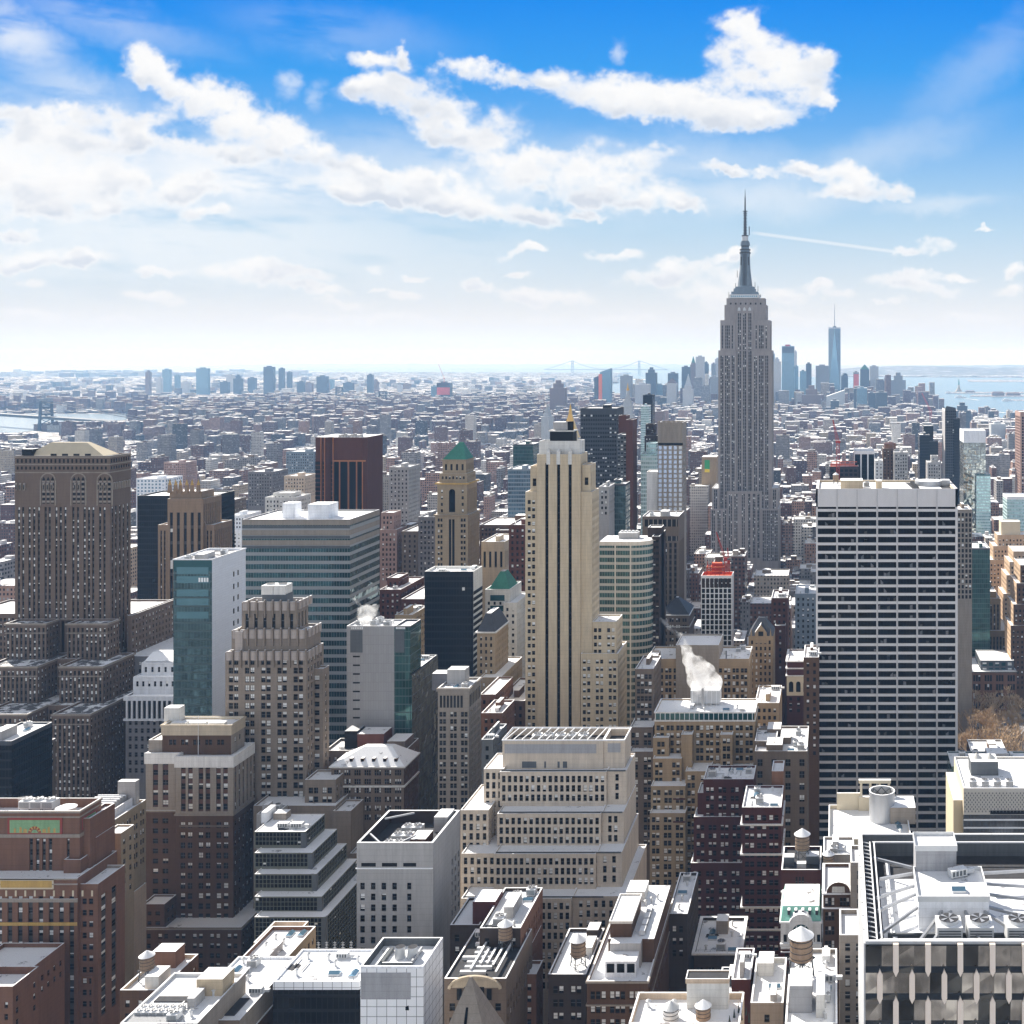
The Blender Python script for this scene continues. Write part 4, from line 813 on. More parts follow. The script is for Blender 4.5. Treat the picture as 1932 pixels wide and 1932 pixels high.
# stone bands
for z_, h_, o_ in ((uz-9.3, 1.2, .3), (uz-.7, .6, .3), (uz-2.4, .5, .15)): b.ring(ux0, ux1, uy0, uy1, z_, z_+h_, o_, 'taupe')
for z_, h_ in ((z1-.5, .5), (z1-2.2, .3), (z1-8.2, 1.2)): b.p('cornice').box(x0, x1+.2, y0-.3, y0-.01, z_, z_+h_, 'taupe', top='snow_full', bottom=True)
pn = b.p('mosaic_panel'); fy = uy0-.25; a0, a1, c1, c0 = PX(14, fy), PX(117, fy), PZ(1543, fy), PZ(1576, fy)
pn.box(a0, a1, fy, uy0-.01, c0, c1, 'mosaic_red', bottom=True); pn.quad((a0+.8,fy-.02,c0+.8), (a1-.8,fy-.02,c0+.8), (a1-.8,fy-.02,c1-.8), (a0+.8,fy-.02,c1-.8), 'mosaic_green')
cm = (a0+a1)/2
for i in range(11):
    t0, t1 = math.pi*i/11, math.pi*(i+1)/11
    for r0, r1, mm in ((1.1, 1.35, 'mosaic_red'), (1.4, 2.3, 'mosaic_gold' if i % 2 else 'mosaic_red')): pn.quad(*[(cm+r_*math.cos(t_), fy-.04, c0+.9+r_*math.sin(t_)) for r_, t_ in ((r0,t0),(r1,t0),(r1,t1),(r0,t1))], mm)
for sx in (-1, 1):
    for ox, w_, h_ in ((3.4, 1.3, 1.5), (5.0, .9, 2.2), (7.0, .8, 1.7)): pn.poly([(cm+sx*(ox-w_/2), fy-.04, c0+.9), (cm+sx*(ox+w_/2), fy-.04, c0+.9), (cm+sx*(ox+w_*.3), fy-.04, c0+.9+h_), (cm+sx*(ox-w_*.5), fy-.04, c0+.9+h_*.8)], 'mosaic_gold')
q_ = b.p('gold_panel'); q_.box(PX(2,Y_), PX(99,Y_), y0-.34, y0-.31, PZ(1674,Y_), PZ(1661,Y_), 'mosaic_gold', bottom=True); q_.box(PX(-1,Y_), PX(102,Y_), y0-.30, y0-.02, PZ(1677,Y_), PZ(1658,Y_), 'cream', bottom=True)
q_.box(x0, x1, y0-.2, y0-.02, PZ(1746,Y_), PZ(1740,Y_), 'mosaic_gold', bottom=True)
for i in range(10): b.p('window_ornament').box(PX(12+i*18,Y_)-.3, PX(12+i*18,Y_)+.3, y0-.12, y0-.01, PZ(1691,Y_), PZ(1680,Y_), 'cream', bottom=True)
q_ = b.p('side_mosaic'); q_.quad((ux1+.05,uy0+1.2,uz-7.3), (ux1+.05,uy0+9.5,uz-7.3), (ux1+.05,uy0+9.5,uz-3), (ux1+.05,uy0+1.2,uz-3), 'mosaic_red'); q_.quad((ux1+.08,uy0+1.9,uz-6.7), (ux1+.08,uy0+8.8,uz-6.7), (ux1+.08,uy0+8.8,uz-3.6), (ux1+.08,uy0+1.9,uz-3.6), 'mosaic_green'); q_.quad((ux1+.1,uy0+4.6,uz-5.8), (ux1+.1,uy0+6.2,uz-5.8), (ux1+.1,uy0+6.2,uz-4.4), (ux1+.1,uy0+4.6,uz-4.4), 'cream')
zr = uz-3.4
b.done()
for i, f_ in enumerate((.42, .52, .62)): fan_unit(ux0+(ux1-ux0)*f_, uy0+8, zr+1.2, 'steaming cooling fan %s from left in the mosaic-panelled tower roof' % ORD[i], 1.35)
t_ = empty('water_tank', (ux1-7.6, uy0+4.4, zr), 'wide white conical-lidded drum in the mosaic-panelled tower roof', 'water tank'); m_ = MB(); m_.cone(0,0,0,3.0,3.0,3.0,'galvanised',28); m_.build('drum', t_); m_ = MB(); m_.cone(0,0,3.0,4.3,3.4,0,'snow_full',28); m_.build('roof_cone', t_)
# lower left wing with brick parapets
b = B('brick_wing', 'low orange brick wing with gabled parapet and long drainpipe, lowest left corner', 'building', 'the low orange brick corner wing', 1932)
b.tier(-60, 24, 360, 12, 1861, None, st('orange_brick', 3.7, 1.9, 1.1, 2.9, top=5, blind=.4), side_st=st('orange_brick', 3.7, 1.9, 1.2, 4.4, top=4), par=2.4, snow='snow_full', sides='R'); b.tier(-60, 60, 374, 16, 1826, None, st('orange_brick', 3.7, 1.9, 1.1, 2.9, top=5), par=1.4, snow='snow_full', sides='R')
m_ = b.p('drainpipe'); m_.beam((PX(97,373),393.6,30), (PX(97,373),393.6,PZ(1845,393)), .4, .4, 'orange_brick'); m_.beam((PX(76,373),393.6,PZ(1845,393)), (PX(97,373),393.6,PZ(1845,393)), .5, .5, 'orange_brick'); b.done()
# beige blank wall slab
b = B('blank_slab', 'sunlit blank beige slab with snowy roof between two brown brick towers', 'building', 'the blank beige slab', 1850)
b.tier(200, 232, 440, 15, 1699, None, dict(m='buff', k='blank'), par=.8, snow='snow_full'); b.done()
# tan block with roof plant behind
b = B('tan_office_block', 'tan brick block with long windowed flank, snowy roof and caged cooling plant', 'building', 'the tan block with caged plant', 1680)
x0, x1, y0, y1, z1 = b.tier(60, 197, 430, 26, 1559, None, st('tan_brick', 3.7, 2, 1.4, 3), side_st=dict(m='gold_brick', fh=3.8, wh=2.2, ww=1.15, gap=.35, grp=2, pitch=4.3, top=3.2, mg=1.0, blind=.35), par=1, snow='snow_full')
b.tier(196, 228, 424, 8, 1572, None, st('tan_brick', 3.7, 2, 1.4, 3), side_st=st('gold_brick', 3.7, 2, 1.3, 2.9), par=.6, snow='snow_full')
zr = z1-1; xa, xb = x1-16, x1-5; b.p('plant_cage').box(xa, xb, y0+13, y0+22, zr, zr+4.2, 'grey_stone', top='tar')
for i in range(12): b.p('plant_cage').box(xa+i*.95, xa+i*.95+.25, y0+12.8, y0+12.98, zr, zr+4.4, 'off_white', bottom=True)
for i in range(5): b.p('plant_cage').box(xa, xb, y0+13+i*2, y0+13.5+i*2, zr+4.21, zr+4.7, 'snow_full', bottom=True)
b.bulk(x1-9, x1-2, y0+22.4, y0+25, zr, 9.5, 'grey_stone', 'snow_full'); b.bulk(x1-3.4, x1-2.9, y0+1, y0+22, zr, 3.2, 'white_panel', 'snow_full'); clutter(b, 0, n=4, seed=5, bulk=0, region=(0, .6, 0, 1)); b.done()
b = B('glass_corner_block', 'sliver of dark glass office block at the far left edge below the stepped tower', 'office building', 'the dark glass sliver', 1500)
b.tier(-40, 22, 500, 26, 1398, None, dict(m='dark_slate', k='curtain', g='cw_dark', top=2), par=.8, snow='snow_full'); b.tier(18, 66, 522, 14, 1412, None, st('grey_brown', 3.6, 2, 1.4, 2.8, top=1.5, blind=.8), par=.6, snow='snow_full'); clutter(b, 0, n=3, seed=2); b.done()
# brown brick tower with white crown
b = B('white_crowned_tower', 'brown brick tower with broad white parapet crown and cream roof pavilion', 'tower', 'the white-crowned brown brick tower', 1860)
k = .0555; S5 = dict(m='brown_brick', fh=4.25, wh=2.45, ww=1.95, gap=1.05, grp=2, pitch=7.45, top=3.2, mg=2.1, blind=.55); C5 = dict(m='taupe', k='strip', fh=4.25, wh=2.4, ww=1.95, gap=1.0, grp=2, pitch=7.45, top=3.0, mg=2.3, d=.45, span='spandrel_brick', blind=.5, head=.1)
SL = dict(m='brown_brick', fh=4.25, wh=2.1, top=3.2, cols=[(.2,.35),(.48,.64),(.84,.97)], blind=.15); CL_ = dict(SL, k='strip', m='taupe', span='spandrel_brick', d=.4)
SS = dict(m='brown_brick', fh=4.25, wh=2.1, ww=1.3, pitch=3.3, top=3.2, mg=1.4, blind=.5); CS = dict(SS, k='strip', m='taupe', span='spandrel_brick', d=.4)
zm = PZ(1537, 480)
b.Yn = 480; xr0, xr1 = PX(331, 480), PX(440, 480); xl0 = PX(275, 484); zt = PZ(1427, 480)
b.block(xr0, xr1, 480, 497, -2, zm, S5, sides='R', side_st=SS, roof=False); b.block(xr0, xr1, 480, 497, zm, zt, C5, sides='R', side_st=CS, par=1.2, snow='snow_full', parm='white_stone', pt_=.5)
b.block(xl0, xr0-.01, 484, 497, -2, zm, SL, sides='', roof=False); b.block(xl0, xr0-.01, 484, 497, zm, PZ(1420, 484), CL_, sides='', par=1.2, snow='snow_full', parm='white_stone')
b.ring(xr0, xr1, 480, 497, zm-.4, zm+.3, .4, 'taupe'); b.p('cornice').box(xl0-.3, xr0-.42, 483.6, 483.99, zm-.4, zm+.3, 'taupe', top='snow_full', bottom=True)
b.ring(xr0, xr1, 480, 497, zt-4.6, zt+.05, .35, 'white_stone', 'crown', 'snow_full'); b.p('crown').box(xl0-.35, xr0-.4, 483.5, 483.98, PZ(1420,484)-4.6, PZ(1420,484), 'white_stone', top='snow_full', bottom=True)
b.p('frieze').box(xr0+1.5, xr1-1.5, 479.9, 479.99, zm-5.2, zm-4.4, 'grey_brown', bottom=True)
# pavilion storeys
px0, px1 = PX(318, 486), PX(442, 486); zp = PZ(1368, 486); SP = dict(m='brown_brick', fh=3.6, wh=2.2, ww=1.3, gap=.3, grp=2, pitch=4.6, top=6.2, mg=3.0, blind=.3)
b.block(PX(306,485), PX(436,485), 485, 496, PZ(1420,484)-1.2, PZ(1368,485), SP, sides='R', side_st=dict(SP, m='taupe', grp=1, pitch=2.4), par=.9, snow='snow_full', parm='limestone')
b.ring(PX(306,485), PX(436,485), 485, 496, PZ(1368,485)-4.3, PZ(1368,485)-.6, .3, 'limestone', 'pavilion_band'); b.ring(PX(306,485), PX(436,485), 485, 496, PZ(1368,485)-.5, PZ(1368,485)+.2, .6, 'limestone')
b.block(xl0, PX(306,486), 486, 495, PZ(1420,484)-1.2, PZ(1396,486), dict(m='taupe', fh=3, wh=1.7, top=3.4, cols=[(.4,.6)]), sides='', par=.6, snow='snow_full')
b.bulk(PX(312,492), PX(340,492), 491, 495.5, PZ(1368,485)-.9, 6.3, 'off_white', 'snow_full'); m_ = b.p('flagpole'); m_.cone(PX(374,484), 484, PZ(1425,484), PZ(1350,484), .12, .08, 'white_metal', 8)
for i in range(3): b.bulk(PX(322+i*36,487), PX(350+i*36,487), 487+.8*i*0, 490, PZ(1368,485)-.9, 1.2, 'off_white', 'snow_full')
# base wings
zb = PZ(1750, 470); b.block(PX(258,470), PX(455,470), 470, 500, -2, zb, dict(m='brown_brick', fh=4.0, wh=2.0, ww=1.6, gap=.9, grp=2, pitch=6.9, top=2.6, mg=1.6, blind=.5), sides='R', side_st=dict(SS, top=2.6), par=.9, snow='snow_full'); b.ring(PX(258,470), PX(455,470), 470, 500, zb-.8, zb-.2, .45, 'taupe')
b.block(PX(258,468), PX(301,468), 471.5, 480, zb-.9, PZ(1706,471.5), dict(m='brown_brick', fh=4, wh=1.6, top=3, cols=[(.25,.42),(.6,.8)], blind=0), sides='R', par=.7, snow='snow_full'); b.done()
# stepped dark grid block
b = B('stepped_glass_block', 'stepped black glass block with thin pale window grid and snowy terraces', 'office building', 'the stepped black glass block', 1932)
G = dict(m='gunmetal', fh=1.62, wh=1.44, ww=1.2, pitch=1.36, top=.5, base=.15, mg=.4, g='glass_black', blind=.02, fr=None, d=.12, reveal=True, pier='taupe'); MATS['grid_bar'] = None; del MATS['grid_bar']
mat('grid_bar', (.15, .155, .125), .6, .08); G['m'] = 'grid_bar'; G['pier'] = 'grid_bar'; GS = dict(G, m='grid_bar')
TT = [(1730,615,420),(1691.5,607,425),(1649,597,430),(1609,589,435),(1569,576,440)]; zb = -2
for i, (yp, xp, Y_) in enumerate(TT):
    z1 = PZ(yp, Y_); b.block(PX(480, Y_), PX(xp, Y_), Y_, 457+2.5*(4-i)*0, zb, z1, G, sides='R', side_st=GS, par=.35, snow='snow_full', parm='white_stone', pt_=.3, roof=True); zb = z1-.35
    b.p('corner').box(PX(xp, Y_)-1.6, PX(xp, Y_)+.06, Y_-.06, Y_+1.4, (PZ(TT[i-1][0], TT[i-1][2])-.3) if i else -2, z1-.4, 'gunmetal', skip='t')
x0, x1, y0, y1, zr = b.roofs[-1]; b.bulk(x0, PX(500, 452), 449, 456.5, zr, 4.2, 'white_panel', 'snow_full'); b.bulk(PX(515,452)+.1, PX(540,452), 452, 456, zr, 2.6, 'taupe', 'snow_full'); clutter(b, 4, n=4, seed=14, bulk=0, region=(.3, .9, .1, .6)); b.done()
# art deco grey tower
b = B('art_deco_tower', 'grey brown art deco tower with scalloped crown and paired windows', 'tower', 'the scalloped art deco tower', 1500)
Y_ = 500; D5 = dict(m='grey_brown', fh=3.85, wh=2.6, ww=1.9, gap=.35, grp=2, pitch=6.2, top=2.8, mg=1.5, blind=.55, d=.45); DS = dict(m='grey_brown', fh=3.85, wh=2.5, ww=1.5, pitch=3.0, top=3, mg=1.6, blind=.5, d=.5)
mat('deco', (.25, .205, .165)); mat('deco_pale', (.42, .365, .33)); D5['m'] = DS['m'] = 'deco'
zs_, z2, z3 = PZ(1231, 500), PZ(1190, 502), PZ(1137, 504)
b.block(PX(425,500), PX(578,500), 500, 517, -2, zs_, D5, sides='R', side_st=DS, par=1, snow='snow'); b.block(PX(582,506), PX(606,506), 508, 514, -2, PZ(1262,508), dict(m='deco', fh=3.85, wh=2.2, top=3, cols=[(.3,.7)], blind=.4), sides='R', side_st=dict(DS, pitch=2.4), par=.8)
b.block(PX(437,502), PX(578,502), 502, 516, zs_-1, z2, dict(m='deco', k='strip', fh=7, wh=6.4, ww=1.5, pitch=3.9, top=4.0, mg=1.8, blind=0, d=.6, head=.1), sides='R', par=1, snow='snow')
b.block(PX(456,504), PX(560,504), 504, 515, z2-1, z3, dict(m='deco', k='strip', fh=6.5, wh=6, ww=1.5, pitch=3.4, top=5, mg=1.6, blind=0, d=.6, head=.1), sides='R', par=1.6, snow='snow', parm='deco_pale')
for (a_, c_, Yy, zz, n_) in ((437, 578, 502, z2, 9), (456, 560, 504, z3, 7), (425, 578, 500, zs_, 10)):
    X0, X1 = PX(a_, Yy), PX(c_, Yy); w_ = (X1-X0)/n_; q_ = b.p('scallop')
    for i in range(n_):
        cx = X0+w_*(i+.5); q_.prism([(cx-w_*.36, Yy-.25), (cx-w_*.2, Yy-.5), (cx+w_*.2, Yy-.5), (cx+w_*.36, Yy-.25), (cx+w_*.3, Yy-.005), (cx-w_*.3, Yy-.005)], zz-3.4, zz+.5, 'deco_pale', 'snow_full'); b.p('buttress').box(cx+w_*.42, cx+w_*.58, Yy-.9, Yy-.01, zz-6.5, zz+1.3, 'deco', top='snow_full')
    for j in range(4): cy = Yy+1.5+j*3.4; q_.box(X1+.01, X1+.6, cy, cy+2, zz-3.2, zz+.5, 'deco_pale', top='snow_full', bottom=True)
xa, xb = PX(500, 509), PX(545, 509); b.p('cooling_plant').box(xa, xb, 506.5, 513, z3-1.6, z3+3.0, 'gunmetal', top='tar')
for i in range(2): b.p('cooling_plant').box(xa-.3+i*5.4, xa+4.9+i*5.4, 506.2, 513, z3+3.01, z3+7, 'off_white', top='snow_full'); b.p('cooling_plant').cone(xa+2.2+i*5.4, 509.5, z3+7.01, z3+7.6, 1.8, 1.8, 'off_white', 16, cap='tar')
b.p('turret').box(PX(446,500)-1, PX(446,500)+2.2, 500.8, 503, zs_, zs_+9, 'deco_pale', top='snow_full')
b.tier(575, 633, 493, 12, 1471, None, dict(D5, grp=2, pitch=6.3, top=3.4, mg=1.6), par=.8, snow='snow_full', side_st=DS); b.tier(478, 633, 488, 16, 1520, None, dict(D5, top=2), par=.8, snow='snow_full', side_st=DS); b.tier(628, 662, 486, 13, 1530, None, dict(D5, grp=2, pitch=5, top=2.8, mg=1), par=.8, snow='snow', side_st=DS); b.tier(660, 672, 484, 12, 1610, None, DS, side_st=DS, par=.7, snow='snow_full')
b.done()
b = B('white_slab_annex', 'low grey annex with white curved stair hood beside the stepped black glass block', 'building', 'the annex with white stair hood', 1600)
b.tier(484, 521, 472, 10, 1536, None, st('grey_stone', 3.7, 2, 1.3, 3), par=.8, snow='snow_full'); clutter(b, n=3, seed=2, bulk=1); b.done()
# grey panel tower with glassy right flank
b = B('grey_panel_tower', 'blank grey panel tower with dark louvres and glassy right side, steam above', 'tower', 'the blank grey panel tower', 1400)
Y_ = 538; x0, x1, y0, y1, z1 = b.tier(654, 744, Y_, 14, 1181, None, dict(m='grey_concrete', k='curtain', g='panel_grey', top=.8), par=.9, snow='snow', sides=''); x2 = PX(774, Y_)
b.block(x1+.01, x2, Y_, Y_+14, -2, z1, dict(m='dark_slate', k='curtain', g='cw_green', top=.8), sides='R', par=.9, snow='snow')
for a_, c_ in ((661, 684), (745, 763)):
    b.p('louvre').box(PX(a_,Y_), PX(c_,Y_), Y_-.15, Y_-.01, PZ(1231,Y_), PZ(1189,Y_), 'gunmetal', bottom=True)
    for i in range(7): q_ = PX(a_+2+i*(c_-a_)/7, Y_); b.p('vent_slot').quad((q_,Y_-.05,PZ(1187,Y_)), (q_+.5,Y_-.05,PZ(1187,Y_)), (q_+.5,Y_-.05,PZ(1183,Y_)), (q_,Y_-.05,PZ(1183,Y_)), 'white_metal')
for i in range(8): z_ = PZ(1240+i*16.5, Y_); b.p('slit_window').box(PX(666,Y_), PX(679,Y_), Y_-.12, Y_-.01, z_, z_+.7, 'black_metal', bottom=True)
b.block(x2+.02, x2+.6, 538.5, 574, -2, PZ(1272, 539), dict(m='dark_slate', k='curtain', g='cw_green', top=.6), sides='R', side_st=dict(m='dark_slate', k='curtain', g='cw_mirror', top=.6), roof=False)
b.block(x2-8, x2+.01, 552.1, 574, -2, PZ(1272, 539), dict(m='dark_slate', k='blank'), sides='', par=.8, snow='snow'); clutter(b, 0, n=4, seed=9, bulk=0, fans=3); clutter(b, 2, n=3, seed=9, bulk=0); b.done()
# beige office block with regular grid
b = B('grid_office_block', 'taupe office block with square window grid and tall top-floor windows', 'office building', 'the taupe square-windowed block', 1530)
Y_ = 500; k = Y_/8644; S15 = dict(m='taupe', fh=3.12, wh=2.1, ww=1.3, gap=.25, grp=2, pitch=3.75, top=10.5, mg=.7, blind=.12)
x0, x1, y0, y1, z1 = b.tier(826, 885, Y_, 17, 1298, None, S15, side_st=dict(S15, grp=1, pitch=2.1), par=1, snow='snow')
for i in range(7): b.p('tall_window').quad((x0+.9+i*1.5,y0-.02,z1-8.6), (x0+1.9+i*1.5,y0-.02,z1-8.6), (x0+1.9+i*1.5,y0-.02,z1-3.3), (x0+.9+i*1.5,y0-.02,z1-3.3), 'glass')
for i in range(7): b.p('tall_window').quad((x1+.02,y0+1+i*2.2,z1-8.6), (x1+.02,y0+2.3+i*2.2,z1-8.6), (x1+.02,y0+2.3+i*2.2,z1-3.3), (x1+.02,y0+1+i*2.2,z1-3.3), 'glass')
b.ring(x0, x1, y0, y1, z1-1.4, z1-.2, .5, 'taupe'); b.bulk(x0+1, x0+9, y0+9, y0+15, z1-1, 6.5, 'grey_stone'); b.bulk(x0-6, x0+.9, y0+10, y0+16, z1-4, 7.5, 'dusk_grey'); clutter(b, n=4, seed=3, bulk=0, region=(.2, 1, 0, .5)); b.done()
# hipped palazzo
b = B('hipped_palazzo', 'brown stone palazzo with snowy hipped roof and small dormers', 'building', 'the snowy hipped palazzo', 1535)
Y_ = 501; x0, x1, y0, y1, z1 = b.tier(625, 762, Y_, 17, 1446, None, dict(m='grey_brown', fh=3.9, wh=2.4, ww=.8, gap=.18, grp=3, pitch=4.6, top=1.6, mg=1.2, blind=.35, g='glass'), side_st=dict(m='brown_brick', fh=3.9, wh=2.4, ww=1.0, gap=.2, grp=2, pitch=4.0, top=1.6, mg=1), roof=False)
b.ring(x0, x1, y0, y1, z1-.5, z1+.1, .8, 'off_white', 'cornice', 'snow_full'); b.ring(x0, x1, y0, y1, PZ(1485,Y_), PZ(1482,Y_), .6, 'off_white', 'cornice', 'snow_full')
b.p('roof').frus((x0-.3, x1+.3, y0-.3, y1+.3), z1+.15, (x0+11.5, x1-8, y0+7.5, y0+10.5), PZ(1407, Y_+8), 'snow_full')
for i in range(5): xx = x0+8+i*4.9; m_ = MB(); m_.box(xx-.7, xx+.7, y0+1.5, y0+4.2, z1+1, z1+3.0, 'brown_brick', top='snow_full'); m_.quad((xx-.45,y0+1.46,z1+1.4), (xx+.45,y0+1.46,z1+1.4), (xx+.45,y0+1.46,z1+2.6), (xx-.45,y0+1.46,z1+2.6), 'glass'); b.parts['dormer%d' % i] = m_
b.done()
for o in b.root.children:
    if o.name.startswith('dormer'): o.name = 'dormer'
b = B('brick_penthouse_block', 'dark block behind the hipped palazzo with red penthouse and caged plant', 'building', 'the dark block with red penthouse', 1450)
x0, x1, y0, y1, z1 = b.tier(612, 765, 519.5, 17, 1416, None, dict(m='grey_brown', fh=3.8, wh=2, ww=1.2, pitch=3, top=3), par=1, snow='snow_thin'); b.bulk(PX(674,524), PX(724,524), 524, 534, z1-1, 7, 'maroon', 'snow_full'); b.bulk(PX(650,525), PX(674,524)-.3, 525, 533, z1-1, 8, 'black_metal', 'steel'); b.bulk(PX(730,523), PX(764,523), 523, 534, z1-1, 4, 'grey_brown', 'snow_full'); b.done()

# centre: stepped white limestone block
b = B('stepped_limestone_block', 'stepped cream limestone office block with snowy ledges and braced roof plant', 'office building', 'the stepped cream limestone block', 1860)
L8 = dict(m='limestone', fh=3.4, wh=2.4, ww=1.25, pitch=2.05, top=1.5, base=.25, mg=.8, blind=.22, d=.4); L8r = dict(L8, pitch=2.3, mg=2.2, wh=2.4)
mat('deck_stone', (.58, .50, .41)); L8['m'] = L8r['m'] = 'deck_stone'
rows_ = [(1695, 870, 1078, 1139, 392), (1611, 932, 1124, 1172, 400), (1535, 938, 1134, 1175, 408), (1456, 943, 1144, 1181, 416)]; zb = -2
for i, (yp, xa, xm, xr, Y_) in enumerate(rows_):
    z1 = PZ(yp, Y_); ye = 436; b.block(PX(xa,Y_), PX(xm,Y_), Y_, ye, zb, z1, L8, sides='', par=.5, snow='snow_full', parm='deck_stone', pt_=.3)
    b.block(PX(xm,Y_)+.01, PX(max(xr, 1172),Y_) if i else PX(1185,396), Y_+1.6, ye-.5, zb, z1, L8r, sides='R', side_st=dict(m='deck_stone', k='blank'), par=.5, snow='snow_full', parm='deck_stone', pt_=.3); zb = z1-.5
    b.p('railing').box(PX(xa,Y_)+.4, PX(xr,Y_)-.3, Y_+.9, Y_+.95, z1-.2, z1+.35, 'gunmetal', bottom=True)
for yp, xa, xr, Y_ in ((1611, 870, 935, 401), (1529, 868, 921, 409), (1451, 912, 950, 417)): b.block(PX(xa,Y_), PX(xr,Y_), Y_+.4, 434, -2, PZ(yp, Y_), L8, sides='', par=.5, snow='snow_full', pt_=.3)
Y_ = 420; z1 = PZ(1397, Y_); xa, xm, xr = PX(948,Y_), PX(1138,Y_), PX(1178,Y_)
b.block(xa, xm, Y_, 434, zb, z1, dict(m='deck_stone', k='blank'), sides='', par=2.6, snow='tar', pt_=.4); b.block(xm+.01, xr, Y_+1, 433.5, zb, z1, dict(m='deck_stone', k='blank'), sides='R', par=2.6, snow='tar', pt_=.4)
b.p('louvre').box(xa+.8, xm-2.5, Y_-.1, Y_-.01, z1-4.7, z1-1.4, 'grey_concrete', bottom=True); b.p('louvre').box(xm+1.5, xr-1.6, Y_+.9, Y_+.99, z1-4.7, z1-1.4, 'grey_concrete', bottom=True)
for a_, c_ in ((985, 1012), (1027, 1030), (1052, 1056), (1062, 1070)): b.p('louvre').box(PX(a_,Y_), PX(c_,Y_), Y_-.1, Y_-.01, zb+.5, zb+2.8, 'gunmetal', bottom=True)
for i in range(5): fan_unit(xa+11+i*4.3, Y_+7, z1-2.6, 'round-fan cooler %s from left in the long braced roof of the stepped cream block' % ORD[i], 1.15, 0, 'coolers along the braced roof')
for i in range(12): m_ = b.p('brace'); xx = xa+1+i*3.0; m_.beam((xx, Y_+.6, z1+.15), (xx+1.5, Y_+13.4, z1+.15), .3, .3, 'white_metal')
b.ring(xa, xr, Y_, 434, z1-.1, z1+.35, .2, 'white_metal', 'roof_rim', 'snow_full'); b.done()

# the tall limestone tower with three black stripes
b = B('striped_limestone_tower', 'tall pale limestone tower with three full-height black stripes', 'tower', 'the black-striped limestone tower', 1380)
Y_ = 560; mat('tower_stone', (.55, .455, .32)); T = 'tower_stone'; SD = dict(m=T, fh=3.52, wh=1.95, ww=1.5, gap=.65, pitch=9, grp=2, top=4.0, mg=.9, blind=.4)
xs = [PX(v, Y_) for v in (990, 1013, 1095, 1116)]; zt = PZ(857, Y_)
b.block(xs[1], xs[2], Y_, 576, -2, zt, dict(m=T, k='strip', fh=3.52, wh=2.9, top=4.5, cols=[(.19,.265),(.46,.535),(.725,.80)], d=.9, g='glass_black', blind=0, fr=None, span='black_metal', head=.2), sides='', par=1, snow='snow')
for xw, yw, x_, s_ in ((0, 928, 1, ''), (2, 928, 3, 'R')): b.block(xs[xw]+(.01 if xw else 0), xs[x_]-(.01 if not xw else 0), Y_+1, 578, -2, PZ(yw, Y_+1), SD, sides=s_, side_st=dict(SD, grp=1, pitch=2.6, ww=1.3), par=.8, snow='snow')
for a_, c_, yp in ((998, 1013, 879), (1096, 1112, 877)): b.block(PX(a_,Y_)+.03, PX(c_,Y_), Y_+2.5, 575, PZ(929,Y_+1), PZ(yp, Y_+2.5), dict(m=T, k='strip', fh=3.5, wh=2.8, top=6.5, cols=[(.3,.75)], d=.5, blind=0, g='glass', span='black_metal'), sides='R' if a_ > 1050 else '', side_st=dict(m=T, k='strip', fh=3.5, wh=2.8, top=4, ww=1.2, pitch=3, d=.4, blind=0, span='black_metal'), par=.8, snow='snow')
cz0 = zt-1; czt = PZ(832, Y_+3); b.block(PX(1017,Y_+3), PX(1094,Y_+3), Y_+3, 574, cz0, czt, dict(m='off_white', k='strip', fh=7, wh=6.2, ww=.55, pitch=1.25, top=1, d=.3, blind=0, span='deck_stone', g='glass', fr=None), sides='R', par=1, snow='snow', parm='off_white')
for i in range(3): cx = PX((1034.5, 1053.5, 1075.5)[i], Y_); b.p('finial').prism([(cx-.9,Y_-.3),(cx+.9,Y_-.3),(cx+.7,Y_+3),(cx-.7,Y_+3)], zt-5, zt+1.3, 'off_white'); b.p('finial').frus((cx-.9,cx+.9,Y_-.3,Y_+2.8), zt+1.3, (cx-.1,cx+.1,Y_+.9,Y_+1.1), zt+2.8, 'off_white')
b.p('crown_plant').box(PX(1040,566), PX(1083,566), 563.5, 572, czt-1, czt+5, 'black_metal', top='snow'); b.ring(PX(1040,566), PX(1083,566), 563.5, 572, czt+4.6, czt+5.2, .6, 'off_white', 'crown_plant'); b.p('crown_plant').box(PX(1045,566), PX(1072,566), 564.5, 571, czt+5.3, czt+9.2, 'grey_stone', top='snow'); b.p('crown_plant').cone(PX(1077,566), 567, czt+5, czt+9.4, 1.2, 1.2, 'black_metal', 12); b.p('crown_plant').cone(PX(1069,566)+.7, 566, czt+5, czt+9.4, 1.1, 1.1, 'black_metal', 12)
W3 = dict(m=T, fh=3.52, wh=1.95, ww=1.5, gap=.65, grp=2, pitch=5.6, top=3.2, mg=.9, blind=.5); WS = dict(m=T, fh=3.52, wh=1.95, ww=1.3, pitch=2.6, top=3.2, mg=1.2, blind=.55)
b.tier(1117, 1163, 562, 16, 1173, None, W3, side_st=WS, par=.7, snow='snow'); b.tier(1096, 1166, 558.5, 24, 1233, None, dict(W3, top=3.0), side_st=WS, par=.7, snow='snow_full', roof=True)
b.done()

